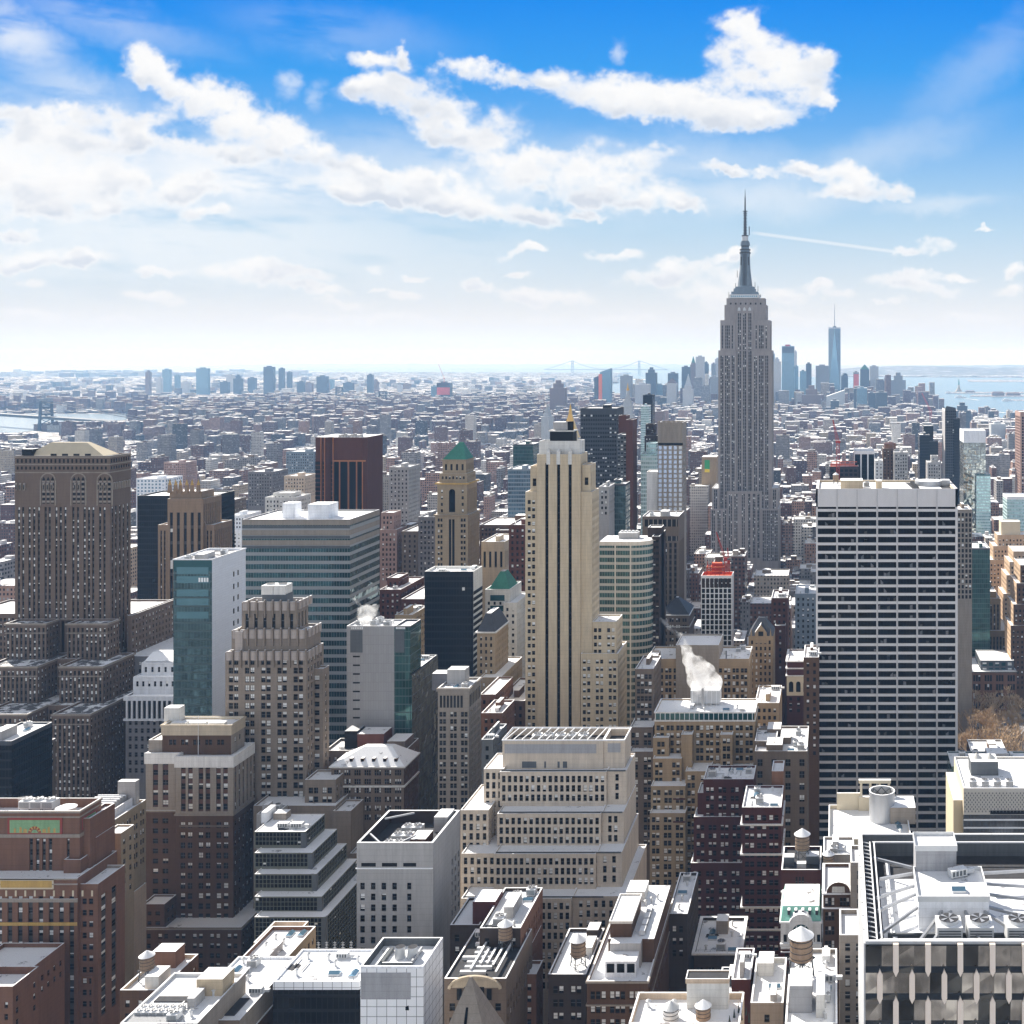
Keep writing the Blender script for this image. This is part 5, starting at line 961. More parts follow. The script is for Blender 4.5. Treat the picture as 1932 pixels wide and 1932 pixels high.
# roofs in the pocket between the two brown brick towers
b = B('brick_annex', 'low brick annex roof with white boxes, left-hand of the pocket between brick towers', 'building', 'the low brick annex in the pocket', 1932)
x0, x1, y0, y1, z1 = b.tier(226, 302, 330, 20, 1868, None, st('brown_brick', 3.7, 2, 1.3, 3), par=1.2, snow='snow_full', parm='buff'); b.bulk(x0+6, x0+10, y0+2, y0+8, z1-1.2, 4, 'off_white', 'snow_full'); b.bulk(x0+1, x0+8, y0+14, y0+19, z1-1.2, 5, 'orange_brick', 'snow_full')
water_tower(x0+3, y0+8, z1-1.2, 'snow-capped timber water tower beside white box in the lower left pocket', 1.0); b.done()
b = B('plant_roof', 'white roof crowded with fan banks and pipe racks at the lower left', 'building', 'the fan-crowded white roof', 1932)
x0, x1, y0, y1, z1 = b.tier(226, 372, 290, 24, 1931, None, st('taupe', 3.7, 2, 1.3, 3), par=.9, snow='snow_full', parm='galvanised')
for i in range(12): fan_unit(x0+2+(i % 6)*1.9, y0+5+(i//6)*1.9, z1-.9, 'one of the small fans banked in two rows on the fan-crowded white roof', .6, 0, 'fan bank of the crowded white roof')
for i in range(8): b.p('pipe_rack').box(x0+1, x0+14, y0+1+i*.45, y0+1.15+i*.45, z1-.9, z1-.3, 'steel', top='snow_full')
b.bulk(x1-8, x1-1, y0+14, y0+20, z1-.9, 4.5, 'sand', 'snow_full'); clutter(b, n=9, seed=31, bulk=1, region=(.45, 1, 0, .7)); b.p('dark_well').box(x0+2, x0+12, y0+11, y0+13.5, z1-.89, z1-.6, 'tar'); b.done()
b = B('long_roof_building', 'long stepped building with smooth white roof and antenna row, lower left', 'building', 'the long smooth white roof', 1932)
x0, x1, y0, y1, z1 = b.tier(330, 452, 300, 32, 1925, None, st('grey_brown', 3.7, 2, 1.3, 3), side_st=st('taupe', 3.4, 1.8, 1.3, 2.6, top=1.2), par=.6, snow='snow_full', parm='white_panel'); b.tier(330, 470, 304, 30, 1950, None, st('brown_brick', 3.6, 1.9, 1.2, 2.6), par=.6, snow='snow_full')
for i in range(4): mast(x0+6+i*2.4, y0+29, z1-.6, 'thin white mast %s from left on the long smooth white roof' % ORD[i], .7)
clutter(b, 0, n=5, seed=77, bulk=1, region=(0, .6, 0, 1)); b.p('dark_well').box(x0+9, x0+14, y0+3, y0+11, z1-.59, z1-.3, 'tar'); ahu(x1-2.6, y0+14, z1-.6, 'lone boxy unit on the long smooth white roof', .8); vent(x1-8, y0+20, z1-.6, 'capped vent on the long smooth white roof'); b.done()
b = B('brick_walkup', 'tan brick block with U-shaped parapet and white roof left of the low black glass block', 'building', 'the tan brick U-parapet block', 1932)
x0, x1, y0, y1, z1 = b.tier(440, 528, 345, 24, 1822, None, st('brown_brick', 3.6, 1.9, 1.2, 2.7), side_st=st('tan_brick', 3.6, 1.9, 1.2, 2.7), par=1.2, snow='snow_full', parm='orange_brick'); b.tier(478, 545, 372, 14, 1778, None, st('tan_brick', 3.6, 1.9, 1.2, 2.7), par=2.2, snow='snow_full', parm='buff'); b.tier(440, 512, 332, 12, 1876, None, st('brown_brick', 3.6, 1.9, 1.2, 2.7), par=.8, snow='snow_full'); clutter(b, 0, n=4, seed=12, bulk=1); b.done()
# ---- mid distance, left side
b = B('gothic_setback_tower', 'massive brown gothic setback tower with arcaded top and pale hipped roof', 'tower', 'the massive brown gothic tower', 1510)
mat('gothic', (.15, .108, .082)); mat('gothic_pale', (.28, .24, .20)); Gm = 'gothic'
def gc(L, w=16, W_=715): return [((c-w/2)/W_, (c+w/2)/W_) for c in L]
GF = dict(m=Gm, k='strip', fh=3.3, wh=1.9, top=27, cols=gc([30,62,110,145,180,232,262,312,345,380,440,475,525,558,590,642,675]), d=.5, span='spandrel_dark', blind=.45, fr=None, head=.2)
GP = dict(m=Gm, fh=3.3, wh=1.9, ww=1.1, pitch=2.15, top=2.5, mg=.8, blind=.4, fr=None)
x0, x1, y0, y1, z1 = b.tier(28, 207, 600, 18, 860, None, GF, side_st=dict(GF, cols=[(.1,.18),(.26,.34),(.45,.53),(.62,.70),(.82,.9)]), par=1.2, snow='snow')
for c in (105, 110, 115): pass
for cx_ in (77, 134.5, 184):     # tall arched groups near the top
    X_ = PX(28+cx_*.0+cx_-14, 600)
    for j in (-1, 0, 1): b.p('arched_window').poly([(X_+j*2.3-.75,y0-.06,z1-25), (X_+j*2.3+.75,y0-.06,z1-25), (X_+j*2.3+.75,y0-.06,z1-12.5), (X_+j*2.3,y0-.06,z1-10.8), (X_+j*2.3-.75,y0-.06,z1-12.5)], 'glass')
    for j in range(5):
        for q_ in (-1, 0, 1): b.p('arched_window').quad((X_+q_*2.3-.75,y0-.1,z1-24.5+j*2.6), (X_+q_*2.3+.75,y0-.1,z1-24.5+j*2.6), (X_+q_*2.3+.75,y0-.1,z1-23.4+j*2.6), (X_+q_*2.3-.75,y0-.1,z1-23.4+j*2.6), 'gothic_pale')
    b.p('arch').box(X_-4.2, X_-3.6, y0-.3, y0-.01, z1-26, z1-13, 'gothic_pale', bottom=True); b.p('arch').box(X_+3.6, X_+4.2, y0-.3, y0-.01, z1-26, z1-13, 'gothic_pale', bottom=True)
    for i in range(8): t0, t1 = math.pi*i/8, math.pi*(i+1)/8; b.p('arch').beam((X_+3.9*math.cos(t0), y0-.15, z1-13+3.9*math.sin(t0)), (X_+3.9*math.cos(t1), y0-.15, z1-13+3.9*math.sin(t1)), .3, .6, 'gothic_pale')
for zz in (z1-8.6, z1-.6, z1-4.4): b.ring(x0, x1, y0, y1, zz-.4, zz+.2, .35, 'gothic_pale')
for zz, h_ in ((z1-3.7, 2.0), (z1-7.2, 1.6)):
    for i in range(22): xx = x0+1+i*2.2; b.p('arcade').quad((xx,y0-.03,zz), (xx+1,y0-.03,zz), (xx+1,y0-.03,zz+h_), (xx,y0-.03,zz+h_), 'glass')
    for i in range(8): yy = y0+1+i*2.1; b.p('arcade').quad((x1+.03,yy,zz), (x1+.03,yy+1,zz), (x1+.03,yy+1,zz+h_), (x1+.03,yy,zz+h_), 'glass')
for i in range(24):
    xx = x0+.6+i*2.05
    if min(abs(xx+.5-PX(c-0, 600)) for c in (63, 120.5, 170)) > 4.4: b.p('corbel').box(xx, xx+1.1, y0-.8, y0-.01, z1-18, z1-14.3, 'gothic_pale', top='snow_full', bottom=True); b.p('corbel').quad((xx+.25,y0-.83,z1-17.6), (xx+.85,y0-.83,z1-17.6), (xx+.85,y0-.83,z1-15.2), (xx+.25,y0-.83,z1-15.2), 'black_metal')
for i in range(8): yy = y0+.8+i*2.1; b.p('corbel').box(x1+.01, x1+.8, yy, yy+1.1, z1-18, z1-14.3, 'gothic_pale', top='snow_full', bottom=True)
b.p('hipped_roof').frus((PX(50,604), PX(196,604), 604, 617), z1-.4, (PX(97,610), PX(165,610), 609.5, 612.5), z1+6.3, 'cream'); b.bulk(x0+1.5, x0+7, y0+3, y0+9, z1-1.2, 4.5, 'black_metal', 'snow')
for i in range(4): b.p('roof_railing').box(x0+18+i*6, x0+21+i*6, y0+1, y0+1.3, z1-.8, z1+1.0, 'black_metal')
b.ring(x0, x1, y0, y1, PZ(1238,600), PZ(1235,600), .4, 'gothic_pale')
for (yp, Yq, W1, W2, sd, yb) in ((1176, 590, (10, 87), (126, 202), 46, 0), (1257, 574, (-30, 70), (112, 194), 60, 0), (1347, 554, (-40, 51), (99, 170), 76, 0)):
    zz = PZ(yp, Yq)
    for a_, c_ in (W1, W2):
        b.block(PX(a_,Yq), PX(c_,Yq), Yq, 600, -2, zz, dict(GP, k='strip', span='spandrel_dark', blind=.5), sides='R', side_st=dict(GP, pitch=2.6), par=1, snow='snow_thin'); b.ring(PX(a_,Yq), PX(c_,Yq), Yq, 600, zz-.9, zz-.1, .5, 'gothic_pale'); b.p('cornice').box(PX(a_,Yq)-.3, PX(c_,Yq)+.3, Yq-.3, Yq-.01, zz-5.2, zz-4.8, 'gothic_pale', bottom=True)
    b.block(PX(W1[1],Yq)+.5, PX(W2[0],Yq)-.5, Yq+14, 600, -2, zz+.0, GP, sides='', par=.8, snow='snow_thin')
xe = PX(202, 590); b.block(xe+.5, xe+.51+2.4, 606, 660, -2, PZ(1166, 600), GP, sides='R', side_st=dict(GP, pitch=3.0), par=1, snow='snow_full'); b.block(PX(-30,640), xe+.4, 624, 660, -2, PZ(1172,606), GP, sides='', par=1, snow='snow'); b.done()
b = B('dark_glass_slab', 'black glass slab standing behind the spiked brown tower', 'tower', 'the black glass slab', 1200)
b.tier(259, 400, 790, 30, 935, None, dict(m='black_metal', k='curtain', g='cw_dark', top=2.5), par=1, snow='snow_full'); b.done()
b = B('spiked_tower', 'narrow brown art deco tower topped by a crown of pointed spikes', 'tower', 'the spiked brown tower', 1200)
Y_ = 730; mat('spike_stone', (.27, .19, .125)); S9 = dict(m='spike_stone', k='strip', fh=3.5, wh=2, ww=1.0, pitch=2.2, top=4, d=.5, span='spandrel_dark', blind=.15, fr=None)
b.tier(298, 404, Y_, 22, 990, None, S9, side_st=S9, par=.8, snow='snow'); x0, x1, y0, y1, z1 = b.tier(316, 383, Y_-3, 22, 941, None, dict(S9, k='strip', fh=10, wh=8, ww=1.9, pitch=4.2, top=9, mg=1.5), par=.6, side_st=S9, snow='snow'); b.tier(320, 380, Y_, 15, 927, None, dict(m='spike_stone', k='blank'), par=.5, snow='snow')
for i, f_ in enumerate((322, 333, 342, 354, 364, 376)):
    X_ = PX(f_, Y_+1); m_ = MB(); m_.frus((X_-1.1, X_+1.1, Y_-1, Y_+1.2), PZ(930,Y_), (X_-.75, X_+.75, Y_-.6, Y_+.8), PZ(915,Y_), 'spike_stone'); m_.frus((X_-.75, X_+.75, Y_-.6, Y_+.8), PZ(915,Y_), (X_-.05, X_+.05, Y_, Y_+.1), PZ(904,Y_), 'mosaic_gold'); b.parts['spike%d' % i] = m_
b.done()
for o in b.root.children:
    if o.name.startswith('spike') and o.name[5:6].isdigit(): o.name = 'spike'
b = B('white_glass_tower', 'teal glass front and blank white panel side, tower with white roof rim', 'tower', 'the teal tower with white flank', 1345)
Y_ = 540; x0, x1, y0, y1, z1 = b.tier(327, 400, Y_, 31, 1055, None, dict(m='glass_teal', k='curtain', g='cw_teal', top=5.5, cap='glass_teal'), side_st=dict(m='white_panel', k='curtain', g='panel_white', top=.5), par=1.0, snow='snow_thin', parm='white_panel')
for r_ in range(5): b.p('panel_window').box(x0+1.6, x1-1.6, Y_-.1, Y_-.01, PZ(1083+r_*17+(r_//2)*8, Y_), PZ(1070+r_*17+(r_//2)*8, Y_), 'glass_bluegrey', bottom=True)
for i in range(4): b.p('bright_window').quad((x1-6.3+i*1.25,Y_-.14,PZ(1098,Y_)), (x1-5.4+i*1.25,Y_-.14,PZ(1098,Y_)), (x1-5.4+i*1.25,Y_-.14,PZ(1090,Y_)), (x1-6.3+i*1.25,Y_-.14,PZ(1090,Y_)), 'blind_bright')
for j in range(6):
    for i in range(2): b.p('slot_window').quad((x1+.03,Y_+19+i*4,z1-12-j*6), (x1+.03,Y_+20.2+i*4,z1-12-j*6), (x1+.03,Y_+20.2+i*4,z1-9.5-j*6), (x1+.03,Y_+19+i*4,z1-9.5-j*6), 'glass_black')
clutter(b, 0, n=3, seed=12, bulk=1); b.ring(x0, x1, y0, y1, z1-.4, z1+.1, .25, 'white_metal', 'cornice', 'snow_full'); b.done()
b = B('ribbon_glass_block', 'wide teal ribbon-window office slab with white roof and two white roof huts', 'office building', 'the wide teal ribbon-window slab', 1395)
Y_ = 640; x0, x1, y0, y1, z1 = b.tier(457, 660, Y_, 42, 980, None, dict(m='dusk_grey', k='curtain', g='cw_ribbon', top=.5) if curtain('cw_ribbon', (.03,.085,.095), (.31,.32,.33), 1.5, 4.75, .12, 1.9, .6, .05, .9) else None, par=.8, snow='snow_full')
for i in range(3): b.p('cladding_band').box(x0-.1, x1+.12, y0-.12, y0-.01, z1-3.2-i*4.75*1.18, z1-.4-i*5.6, 'taupe', bottom=True); b.p('cladding_band').box(x1+.01, x1+.12, y0, y1, z1-3.2-i*5.6, z1-.4-i*5.6, 'taupe', bottom=True)
for i in range(3): b.p('dark_band').box(x0-.1, x1+.1, y0-.1, y0-.01, z1-5.0-i*5.6, z1-3.5-i*5.6, 'gunmetal', bottom=True)
b.bulk(PX(541,655), PX(564,655), 650, 658, z1-.8, 8.6, 'white_panel', 'snow_full'); b.bulk(PX(584,650), PX(624,650), 648, 660, z1-.8, 8.2, 'white_panel', 'snow_full'); clutter(b, n=6, seed=5, bulk=0, region=(0, .35, .2, 1)); b.done()
b = B('temple_topped_building', 'white-topped building with column loggia and stepped temple roof', 'building', 'the white temple-topped building', 1455)
Y_ = 560; mat('temple_white', (.58, .59, .62))
x0, x1, y0, y1, z1 = b.tier(237, 345, Y_, 30, 1313, None, st('dusk_grey', 3.9, 2.2, 1.4, 2.9, top=12, blind=.2), par=.8, snow='snow_full', sides='')
b.p('loggia').box(x0+.3, x1, y0-.02, y0-.01, z1-11, z1-2, 'black_metal', bottom=True)
for i in range(12): b.p('column').cone(x0+1+i*2.45, y0-.5, z1-11, z1-2.2, .55, .5, 'temple_white', 8)
b.ring(x0, x1, y0, y1, z1-2.2, z1, .7, 'temple_white', 'entablature', 'snow_full'); b.ring(x0, x1, y0, y1, z1-12, z1-11, .8, 'temple_white', 'entablature')
for (a_, yp, Yq) in ((251, 1277, 565), (267, 1250, 569)): b.block(PX(a_,Yq), PX(345,Yq), Yq, 588, z1-1, PZ(yp,Yq), st('temple_white', 4.5, 2.6, 1.2, 3.0, top=2.2, blind=.1), sides='', par=.5, snow='snow_full')
b.p('stepped_roof').frus((PX(272,571), PX(340,571), 571, 587), PZ(1250,569), (PX(288,580), PX(330,580), 580, 584), PZ(1230,580), 'snow_full'); b.done()
b = B('brown_flat_annex', 'dark annex with snowy roof huts squeezed behind the white temple top', 'building', 'the dark annex behind temple top', 1260)
b.tier(233, 330, 600, 60, 1238, None, st('dusk_grey', 3.8, 2, 1.3, 3), par=.8, snow='snow_full'); b.bulk(PX(268,650), PX(290,650), 640, 655, b.roofs[0][4], 14, 'taupe', 'snow_full'); b.done()
b = B('maroon_faceted_tower', 'maroon tower with faceted crown, orange ribs and dark glass bays', 'tower', 'the maroon faceted tower', 962)
mat('rib_orange', (.42, .17, .07)); Y_ = 900; zt, zc = PZ(825, Y_), PZ(871, Y_); pts = [(PX(592,Y_),Y_+3),(PX(606,Y_),Y_+1.2),(PX(613,Y_),Y_+.5),(PX(622,Y_),Y_+4),(PX(629,Y_),Y_+1),(PX(684,Y_),Y_),(PX(690,Y_),Y_+3),(PX(690,Y_),Y_+34),(PX(592,Y_),Y_+36)]
b.Yn = Y_; b.reg(pts[0][0], pts[6][0], Y_, Y_+34, zt); b.p('wall').prism(pts, -60, zt, 'maroon', 'snow'); x0, x1 = PX(629,Y_), PX(684,Y_)
for a_, c_ in ((631,639),(643,655),(660,671),(675,683)): b.p('glass_bay').quad((PX(a_,Y_),Y_-.1,-50), (PX(c_,Y_),Y_-.1,-50), (PX(c_,Y_),Y_-.1,zc), (PX(a_,Y_),Y_-.1,zc), 'glass_black')
for a_, c_ in ((592,606),(606,613),(622,629)): 
    b.p('rib').box(PX(c_,Y_)-.5, PX(c_,Y_), Y_-.3, Y_+.6, -50, zt-.5, 'rib_orange')
    for j in range(16): b.p('side_pane').quad((PX(a_+2,Y_),Y_+.7,zc-3.4*j-2.4), (PX(c_-2,Y_),Y_+.4,zc-3.4*j-2.4), (PX(c_-2,Y_),Y_+.4,zc-3.4*j), (PX(a_+2,Y_),Y_+.7,zc-3.4*j), 'glass')
for v in (641, 657.5, 673, 684): b.p('rib').box(PX(v,Y_)-.35, PX(v,Y_)+.35, Y_-.5, Y_-.12, -50, zc+.5, 'rib_orange')
b.p('rib').box(PX(629,Y_), PX(690,Y_), Y_-.4, Y_-.01, zc, zc+1.2, 'rib_orange', bottom=True)
for i in range(8): b.p('roof_unit').box(PX(635+i*6,Y_), PX(638+i*6,Y_), Y_+3, Y_+6, zt, zt+1.6+(i % 3)*.5, 'grey_stone', top='snow')
b.done()
b = B('green_pyramid_tower', 'tan brick tower with green copper pyramid roof and arched windows', 'tower', 'the green pyramid-roofed tower', 1075)
Y_ = 740; x0, x1, y0, y1, z1 = b.tier(821, 883, Y_, 24, 971, None, dict(m='gold_brick', fh=3.6, wh=2.0, ww=1.3, gap=.5, grp=2, pitch=8.5, top=2.5, mg=1.6, blind=.25, fr=None), side_st=dict(m='tan_brick', k='strip', fh=3.6, wh=2, ww=1.3, pitch=2.8, top=2.5, d=.4, span='spandrel_dark', blind=.3, fr=None), par=.8, snow='snow'); mat('tan_dark', (.3, .235, .16))
for f_ in (.42, .52): b.p('bay_window').quad((x0+(x1-x0)*f_,y0-.05,0), (x0+(x1-x0)*(f_+.07),y0-.05,0), (x0+(x1-x0)*(f_+.07),y0-.05,z1-3), (x0+(x1-x0)*f_,y0-.05,z1-3), 'glass')
b.ring(x0, x1, y0, y1, z1-1, z1, 1.0, 'tan_dark'); x0, x1, y0, y1, z2 = b.tier(825, 881, Y_+1, 21, 911, z1-1, dict(m='gold_brick', fh=4.2, wh=2, ww=1.2, top=4.5, cols=[(.12,.19),(.82,.89)], fr=None), side_st=dict(m='tan_brick', k='strip', fh=16, wh=13, ww=1.6, pitch=3.4, top=5, d=.6, blind=0, fr=None), par=.8, snow='snow_full')
cx = (x0+x1)/2; b.p('arched_window').poly([(cx-2,y0-.05,z1+1.5), (cx+2,y0-.05,z1+1.5), (cx+2,y0-.05,z2-6)]+[(cx+2*math.cos(math.pi*i/8),y0-.05,z2-6+2*math.sin(math.pi*i/8)) for i in range(1, 8)]+[(cx-2,y0-.05,z2-6)], 'glass_black'); b.ring(x0, x1, y0, y1, z2-1, z2, 1.2, 'mosaic_gold')
x0, x1, y0, y1, z3 = b.tier(829, 881, Y_+3, 18, 893, z2-1, st('gold_brick', 3.6, 1.8, 1.2, 2.2, top=2, fr=None), par=.6, snow='snow_full'); x0, x1, y0, y1, z4 = b.tier(835, 879, Y_+4, 16, 867, z3-1, dict(m='gold_brick', fh=6, wh=4.0, ww=1.4, pitch=2.9, top=3, fr=None, blind=0), par=.4, snow='snow'); b.ring(x0, x1, y0, y1, z4-.8, z4, .7, 'tan_dark')
b.p('pyramid_roof').frus((x0, x1, y0, y1), z4, ((x0+x1)/2-1.2+2, (x0+x1)/2+1.2+2, (y0+y1)/2-.8, (y0+y1)/2+.8), PZ(834, Y_+12), 'copper_green'); b.done()
b = B('black_office_tower', 'plain black tower with white striped right edge and open roof', 'tower', 'the plain black tower', 1275)
Y_ = 620; mat('white_stripe', (.75, .74, .70)); x0, x1, y0, y1, z1 = b.tier(801, 893, Y_, 16, 1078, None, dict(m='black_metal', k='curtain', g='cw_dark', top=3.0), side_st=dict(m='white_stripe', k='blank'), par=1.4, snow='snow', parm='white_stripe')
for i in range(18): zz = z1-11-i*3.4; b.p('stripe').box(x1+.01, x1+.12, y0+.2, y1-.1, zz-1.9, zz, 'black_metal', bottom=True)
b.p('bright_window').quad((PX(872,Y_),Y_-.1,PZ(1114,Y_)), (PX(877,Y_),Y_-.1,PZ(1114,Y_)), (PX(877,Y_),Y_-.1,PZ(1108,Y_)), (PX(872,Y_),Y_-.1,PZ(1108,Y_)), 'blind'); clutter(b, n=4, seed=2, bulk=0); b.done()
b = B('green_mansard_tower', 'pale tower with truncated green copper roof, left of the black-striped tower', 'tower', 'the pale green-capped tower', 1300)
Y_ = 650; x0, x1, y0, y1, z1 = b.tier(915, 962, Y_, 24, 1112, None, st('off_white', 3.6, 1.8, 1.3, 2.7, top=7, blind=.15, fr=None), par=.6, snow='snow'); b.tier(950, 975, Y_-4, 30, 1137, None, st('off_white', 3.6, 1.8, 1.3, 2.7, top=3, blind=.15, fr=None), par=.6, snow='snow_full')
for i in range(2): b.p('ribbon_window').box(x0+3, x1-3, y0-.08, y0-.01, z1-6.5-i*6, z1-3.2-i*6, 'glass_teal', bottom=True)
b.p('copper_roof').frus((x0+2, x1-.5, y0+1, y1-6), z1, (x0+7, x1-4.5, y0+6, y1-12), PZ(1078, Y_+6), 'copper_green', 'tar'); b.done()
b = B('mansard_brick_tower', 'ochre brick building with dark snowy mansard roof below the pale green-capped tower', 'building', 'the ochre brick mansard building', 1340)
Y_ = 590; x0, x1, y0, y1, z1 = b.tier(900, 934, Y_, 24, 1192, None, st('gold_brick', 3.4, 1.9, 1.1, 2.2, top=2.6, blind=.4, fr=None), side_st=st('gold_brick', 3.4, 1.9, 1.1, 2.6, top=2.6, blind=.4, fr=None), roof=False); b.ring(x0, x1, y0, y1, z1-.6, z1, .8, 'off_white', 'cornice', 'snow_full'); b.p('mansard').frus((x0, x1, y0, y1), z1, (x0+3, x1-3.4, y0+5, y1-5), PZ(1161, Y_), 'slate', 'snow')
b.tier(905, 945, Y_-8, 40, 1278, None, st('gold_brick', 3.6, 1.9, 1.1, 2.6, blind=.3, fr=None), par=.6, snow='snow_full'); b.tier(910, 970, Y_-30, 24, 1330, None, st('brown_brick', 3.6, 2, 1.2, 2.6, blind=.3), par=.7, snow='snow_full'); b.done()
# plainer neighbours, one line each: name, label, short, px0, px1, Y, depth, top row, lowest row, colour, options
def plain(label, short, a, c, Y_, D, yp, vb, m, cat='building', name='office_building', tiers=(), snow='snow', clut=2, seed=1, bulk=1, style=None, **k):
    b = B(name, label, cat, short, vb); s_ = style or {**dict(m=m, fh=3.6, wh=1.9, ww=1.3, pitch=2.7, top=2.8, blind=.3, fr=None), **k}
    b.tier(a, c, Y_, D, yp, None, s_, par=.9, snow=snow)
    for t_ in tiers: b.tier(*t_, None, s_, par=.8, snow=snow)
    if clut or bulk: clutter(b, 0, n=clut, seed=seed, bulk=bulk, bm=m)
    b.done(); return b
cur = lambda m, g, top=1.5: dict(m=m, k='curtain', g=g, top=top)
plain('grey white grid tower with dark side edge, right of the maroon faceted tower', 'the grey white grid tower', 734, 771, 1000, 28, 881, 978, 'grey_stone', pitch=2.9, name='apartment_tower', cat='tower')
plain('pink brick apartment tower with orange top block, beyond the black glass slab', 'the pink brick tower', 309, 350, 1700, 30, 872, 930, 'pink_brick', name='apartment_tower', cat='tower', clut=0)
plain('white blue apartment block with round roof drum, left of the pink brick tower', 'the white blue block', 257, 312, 1500, 40, 903, 945, 'white_panel', style=dict(m='white_panel', fh=4.4, wh=2.4, ww=2.6, pitch=4.6, top=2, blind=.1, g='glass_blue', fr=None), clut=0)
plain('brown brick block with white snowy roof, right of the spiked brown tower', 'the brown snowy block', 402, 432, 1150, 34, 945, 1010, 'grey_brown', clut=0)
plain('white terraced block with punched windows, left of the wide ribbon-window slab', 'the white terraced block', 432, 462, 1050, 30, 972, 1028, 'white_panel', tiers=((425, 455, 1044, 20, 1000),), clut=0)
plain('white ornate block with spiky snowy roofline, below the maroon faceted tower', 'the white spiky-roofed block', 500, 560, 960, 26, 938, 965, 'off_white', tiers=((515, 552, 964, 16, 930),), clut=0)
plain('dark dusk grey apartment tower with roof huts, left of the maroon faceted tower', 'the dusk grey apartment tower', 468, 514, 1250, 36, 890, 945, 'dusk_grey', name='apartment_tower', cat='tower', clut=0)
plain('cream brick apartment pair with snowy roof, left of the maroon faceted tower', 'the cream brick pair', 536, 575, 1200, 30, 898, 930, 'buff', clut=0)
plain('dark grey block with white-framed window wall, left of the maroon tower top', 'the white-framed window wall block', 540, 592, 1500, 40, 852, 880, 'steel_blue', clut=0)
plain('orange brown brick tower with setbacks, right of the wide ribbon-window slab', 'the orange brown setback tower', 717, 749, 830, 22, 999, 1085, 'pink_brick', tiers=((719, 743, 834, 14, 967),), name='apartment_tower', cat='tower', clut=0)
plain('grey stone hotel with pale right side, left of the green pyramid-roofed tower', 'the grey stone hotel', 758, 788, 820, 40, 1002, 1080, 'grey_brown', tiers=((755, 776, 850, 20, 990),), name='hotel_building', clut=0)
plain('plain grey slab between the grey stone hotel and green pyramid-roofed tower', 'the plain grey slab', 789, 822, 800, 30, 975, 1075, 'dusk_grey', clut=0)
plain('dark brick house cluster with red penthouses, left of the plain black tower', 'the dark brick house cluster', 716, 756, 700, 40, 1112, 1185, 'maroon', tiers=((730, 752, 712, 16, 1090), (757, 800, 690, 40, 1130)), name='brick_house', seed=3, clut=4, snow='snow_full')
plain('tan brick house with snow-filled roof, beside the steam and left of plain black tower', 'the tan brick snow-roofed house', 745, 778, 640, 24, 1160, 1240, 'tan_brick', name='brick_house', seed=8, clut=3, snow='snow_full')
plain('brown columned bank building, right of the green pyramid-roofed tower', 'the brown columned bank', 908, 952, 780, 36, 1022, 1085, 'limestone', clut=0, style=dict(m='limestone', k='strip', fh=12, wh=10, ww=1.6, pitch=3.0, top=7, d=.6, blind=0, fr=None))
plain('brown red brick block with snowy roof, left of the black-striped limestone tower', 'the brown red snowy block', 905, 990, 860, 40, 990, 1040, 'brown_brick', tiers=((935, 988, 850, 30, 1000),), seed=5)
plain('dark maroon brick slab tight against the left of the black-striped tower', 'the dark maroon slab', 960, 1002, 700, 30, 990, 1100, 'maroon', clut=2, snow='snow_full')
plain('blue grey glass office slab with white slats, left of black-striped tower', 'the slatted blue grey office slab', 958, 1000, 1100, 40, 885, 985, 'steel_blue', style=cur('steel_blue', 'cw_blue'), clut=0)
plain('sloped dark green glass tower, behind the slatted blue grey office slab', 'the sloped green glass tower', 968, 1006, 1250, 40, 838, 900, 'glass_green', style=cur('dark_slate', 'cw_green'), clut=0)
plain('ochre brick terrace house row with snow shelves, below the plain black tower right', 'the ochre brick terrace row', 908, 948, 520, 20, 1345, 1440, 'orange_brick', tiers=((905, 935, 545, 30, 1310),), clut=3, snow='snow_full')
plain('brown brick office row with copper trimmed roof, right of taupe square-windowed block', 'the brown copper-trimmed row', 938, 990, 560, 40, 1322, 1390, 'brown_brick', clut=3, snow='snow_full')
plain('narrow dark glass office block with white pipes, left of stepped cream block', 'the narrow dark pipe-roofed block', 908, 930, 470, 20, 1395, 1500, 'gunmetal', clut=3, snow='snow_full')
# ---- mid distance, centre and right
b = B('curved_glass_block', 'teal banded office block with curved corner and white roof plant', 'office building', 'the curved teal banded block', 1258)
Y_ = 640; z1 = PZ(1022, Y_); X0, X1 = PX(1131,Y_), PX(1228,Y_); n_ = 10; fr_ = [(X0, Y_), (X0+17, Y_-.6)]+[(X0+17+(X1-X0-17)*math.sin(i*math.pi/2/n_), Y_-.6+8*(1-math.cos(i*math.pi/2/n_))) for i in range(1, n_+1)]
b.Yn = Y_; b.reg(X0, X1, Y_, 662, z1); curtain('cw_band', (.025,.08,.085), (.42,.40,.36), 1.45, 3.95, .1, 1.5, .4, .08, .5); b.p('wall').prism(fr_+[(X1, 662), (X0, 662)], -2, z1, 'cw_band', 'snow_full')
for i, (p_, q_) in enumerate(zip(fr_, fr_[1:])): b.p('fascia').beam((p_[0], p_[1]-.2, z1-1), (q_[0], q_[1]-.2, z1-1), .3, 2.2, 'pale_limestone')
for f_ in (.3, .6): b.p('pilaster').box(X0+(X1-X0)*f_, X0+(X1-X0)*f_+.7, Y_-1.2, Y_-.3, -2, z1-2, 'pale_limestone')
b.roofs.append((X0+1, X1-4, 645, 661, z1)); b.p('roof_plant').box(PX(1168,652), PX(1205,652), 650, 656, z1, z1+3.4, 'grey_stone', top='snow_full')
for i in range(5): b.p('roof_plant').cone(PX(1172+i*7,650), 653, z1+3.41, z1+4.4, .9, .9, 'galvanised', 12, cap='snow_full')
b.done()
b = B('bronze_slab', 'dark maroon bronze slab pressed against the curved teal banded block', 'tower', 'the dark bronze slab', 1255)
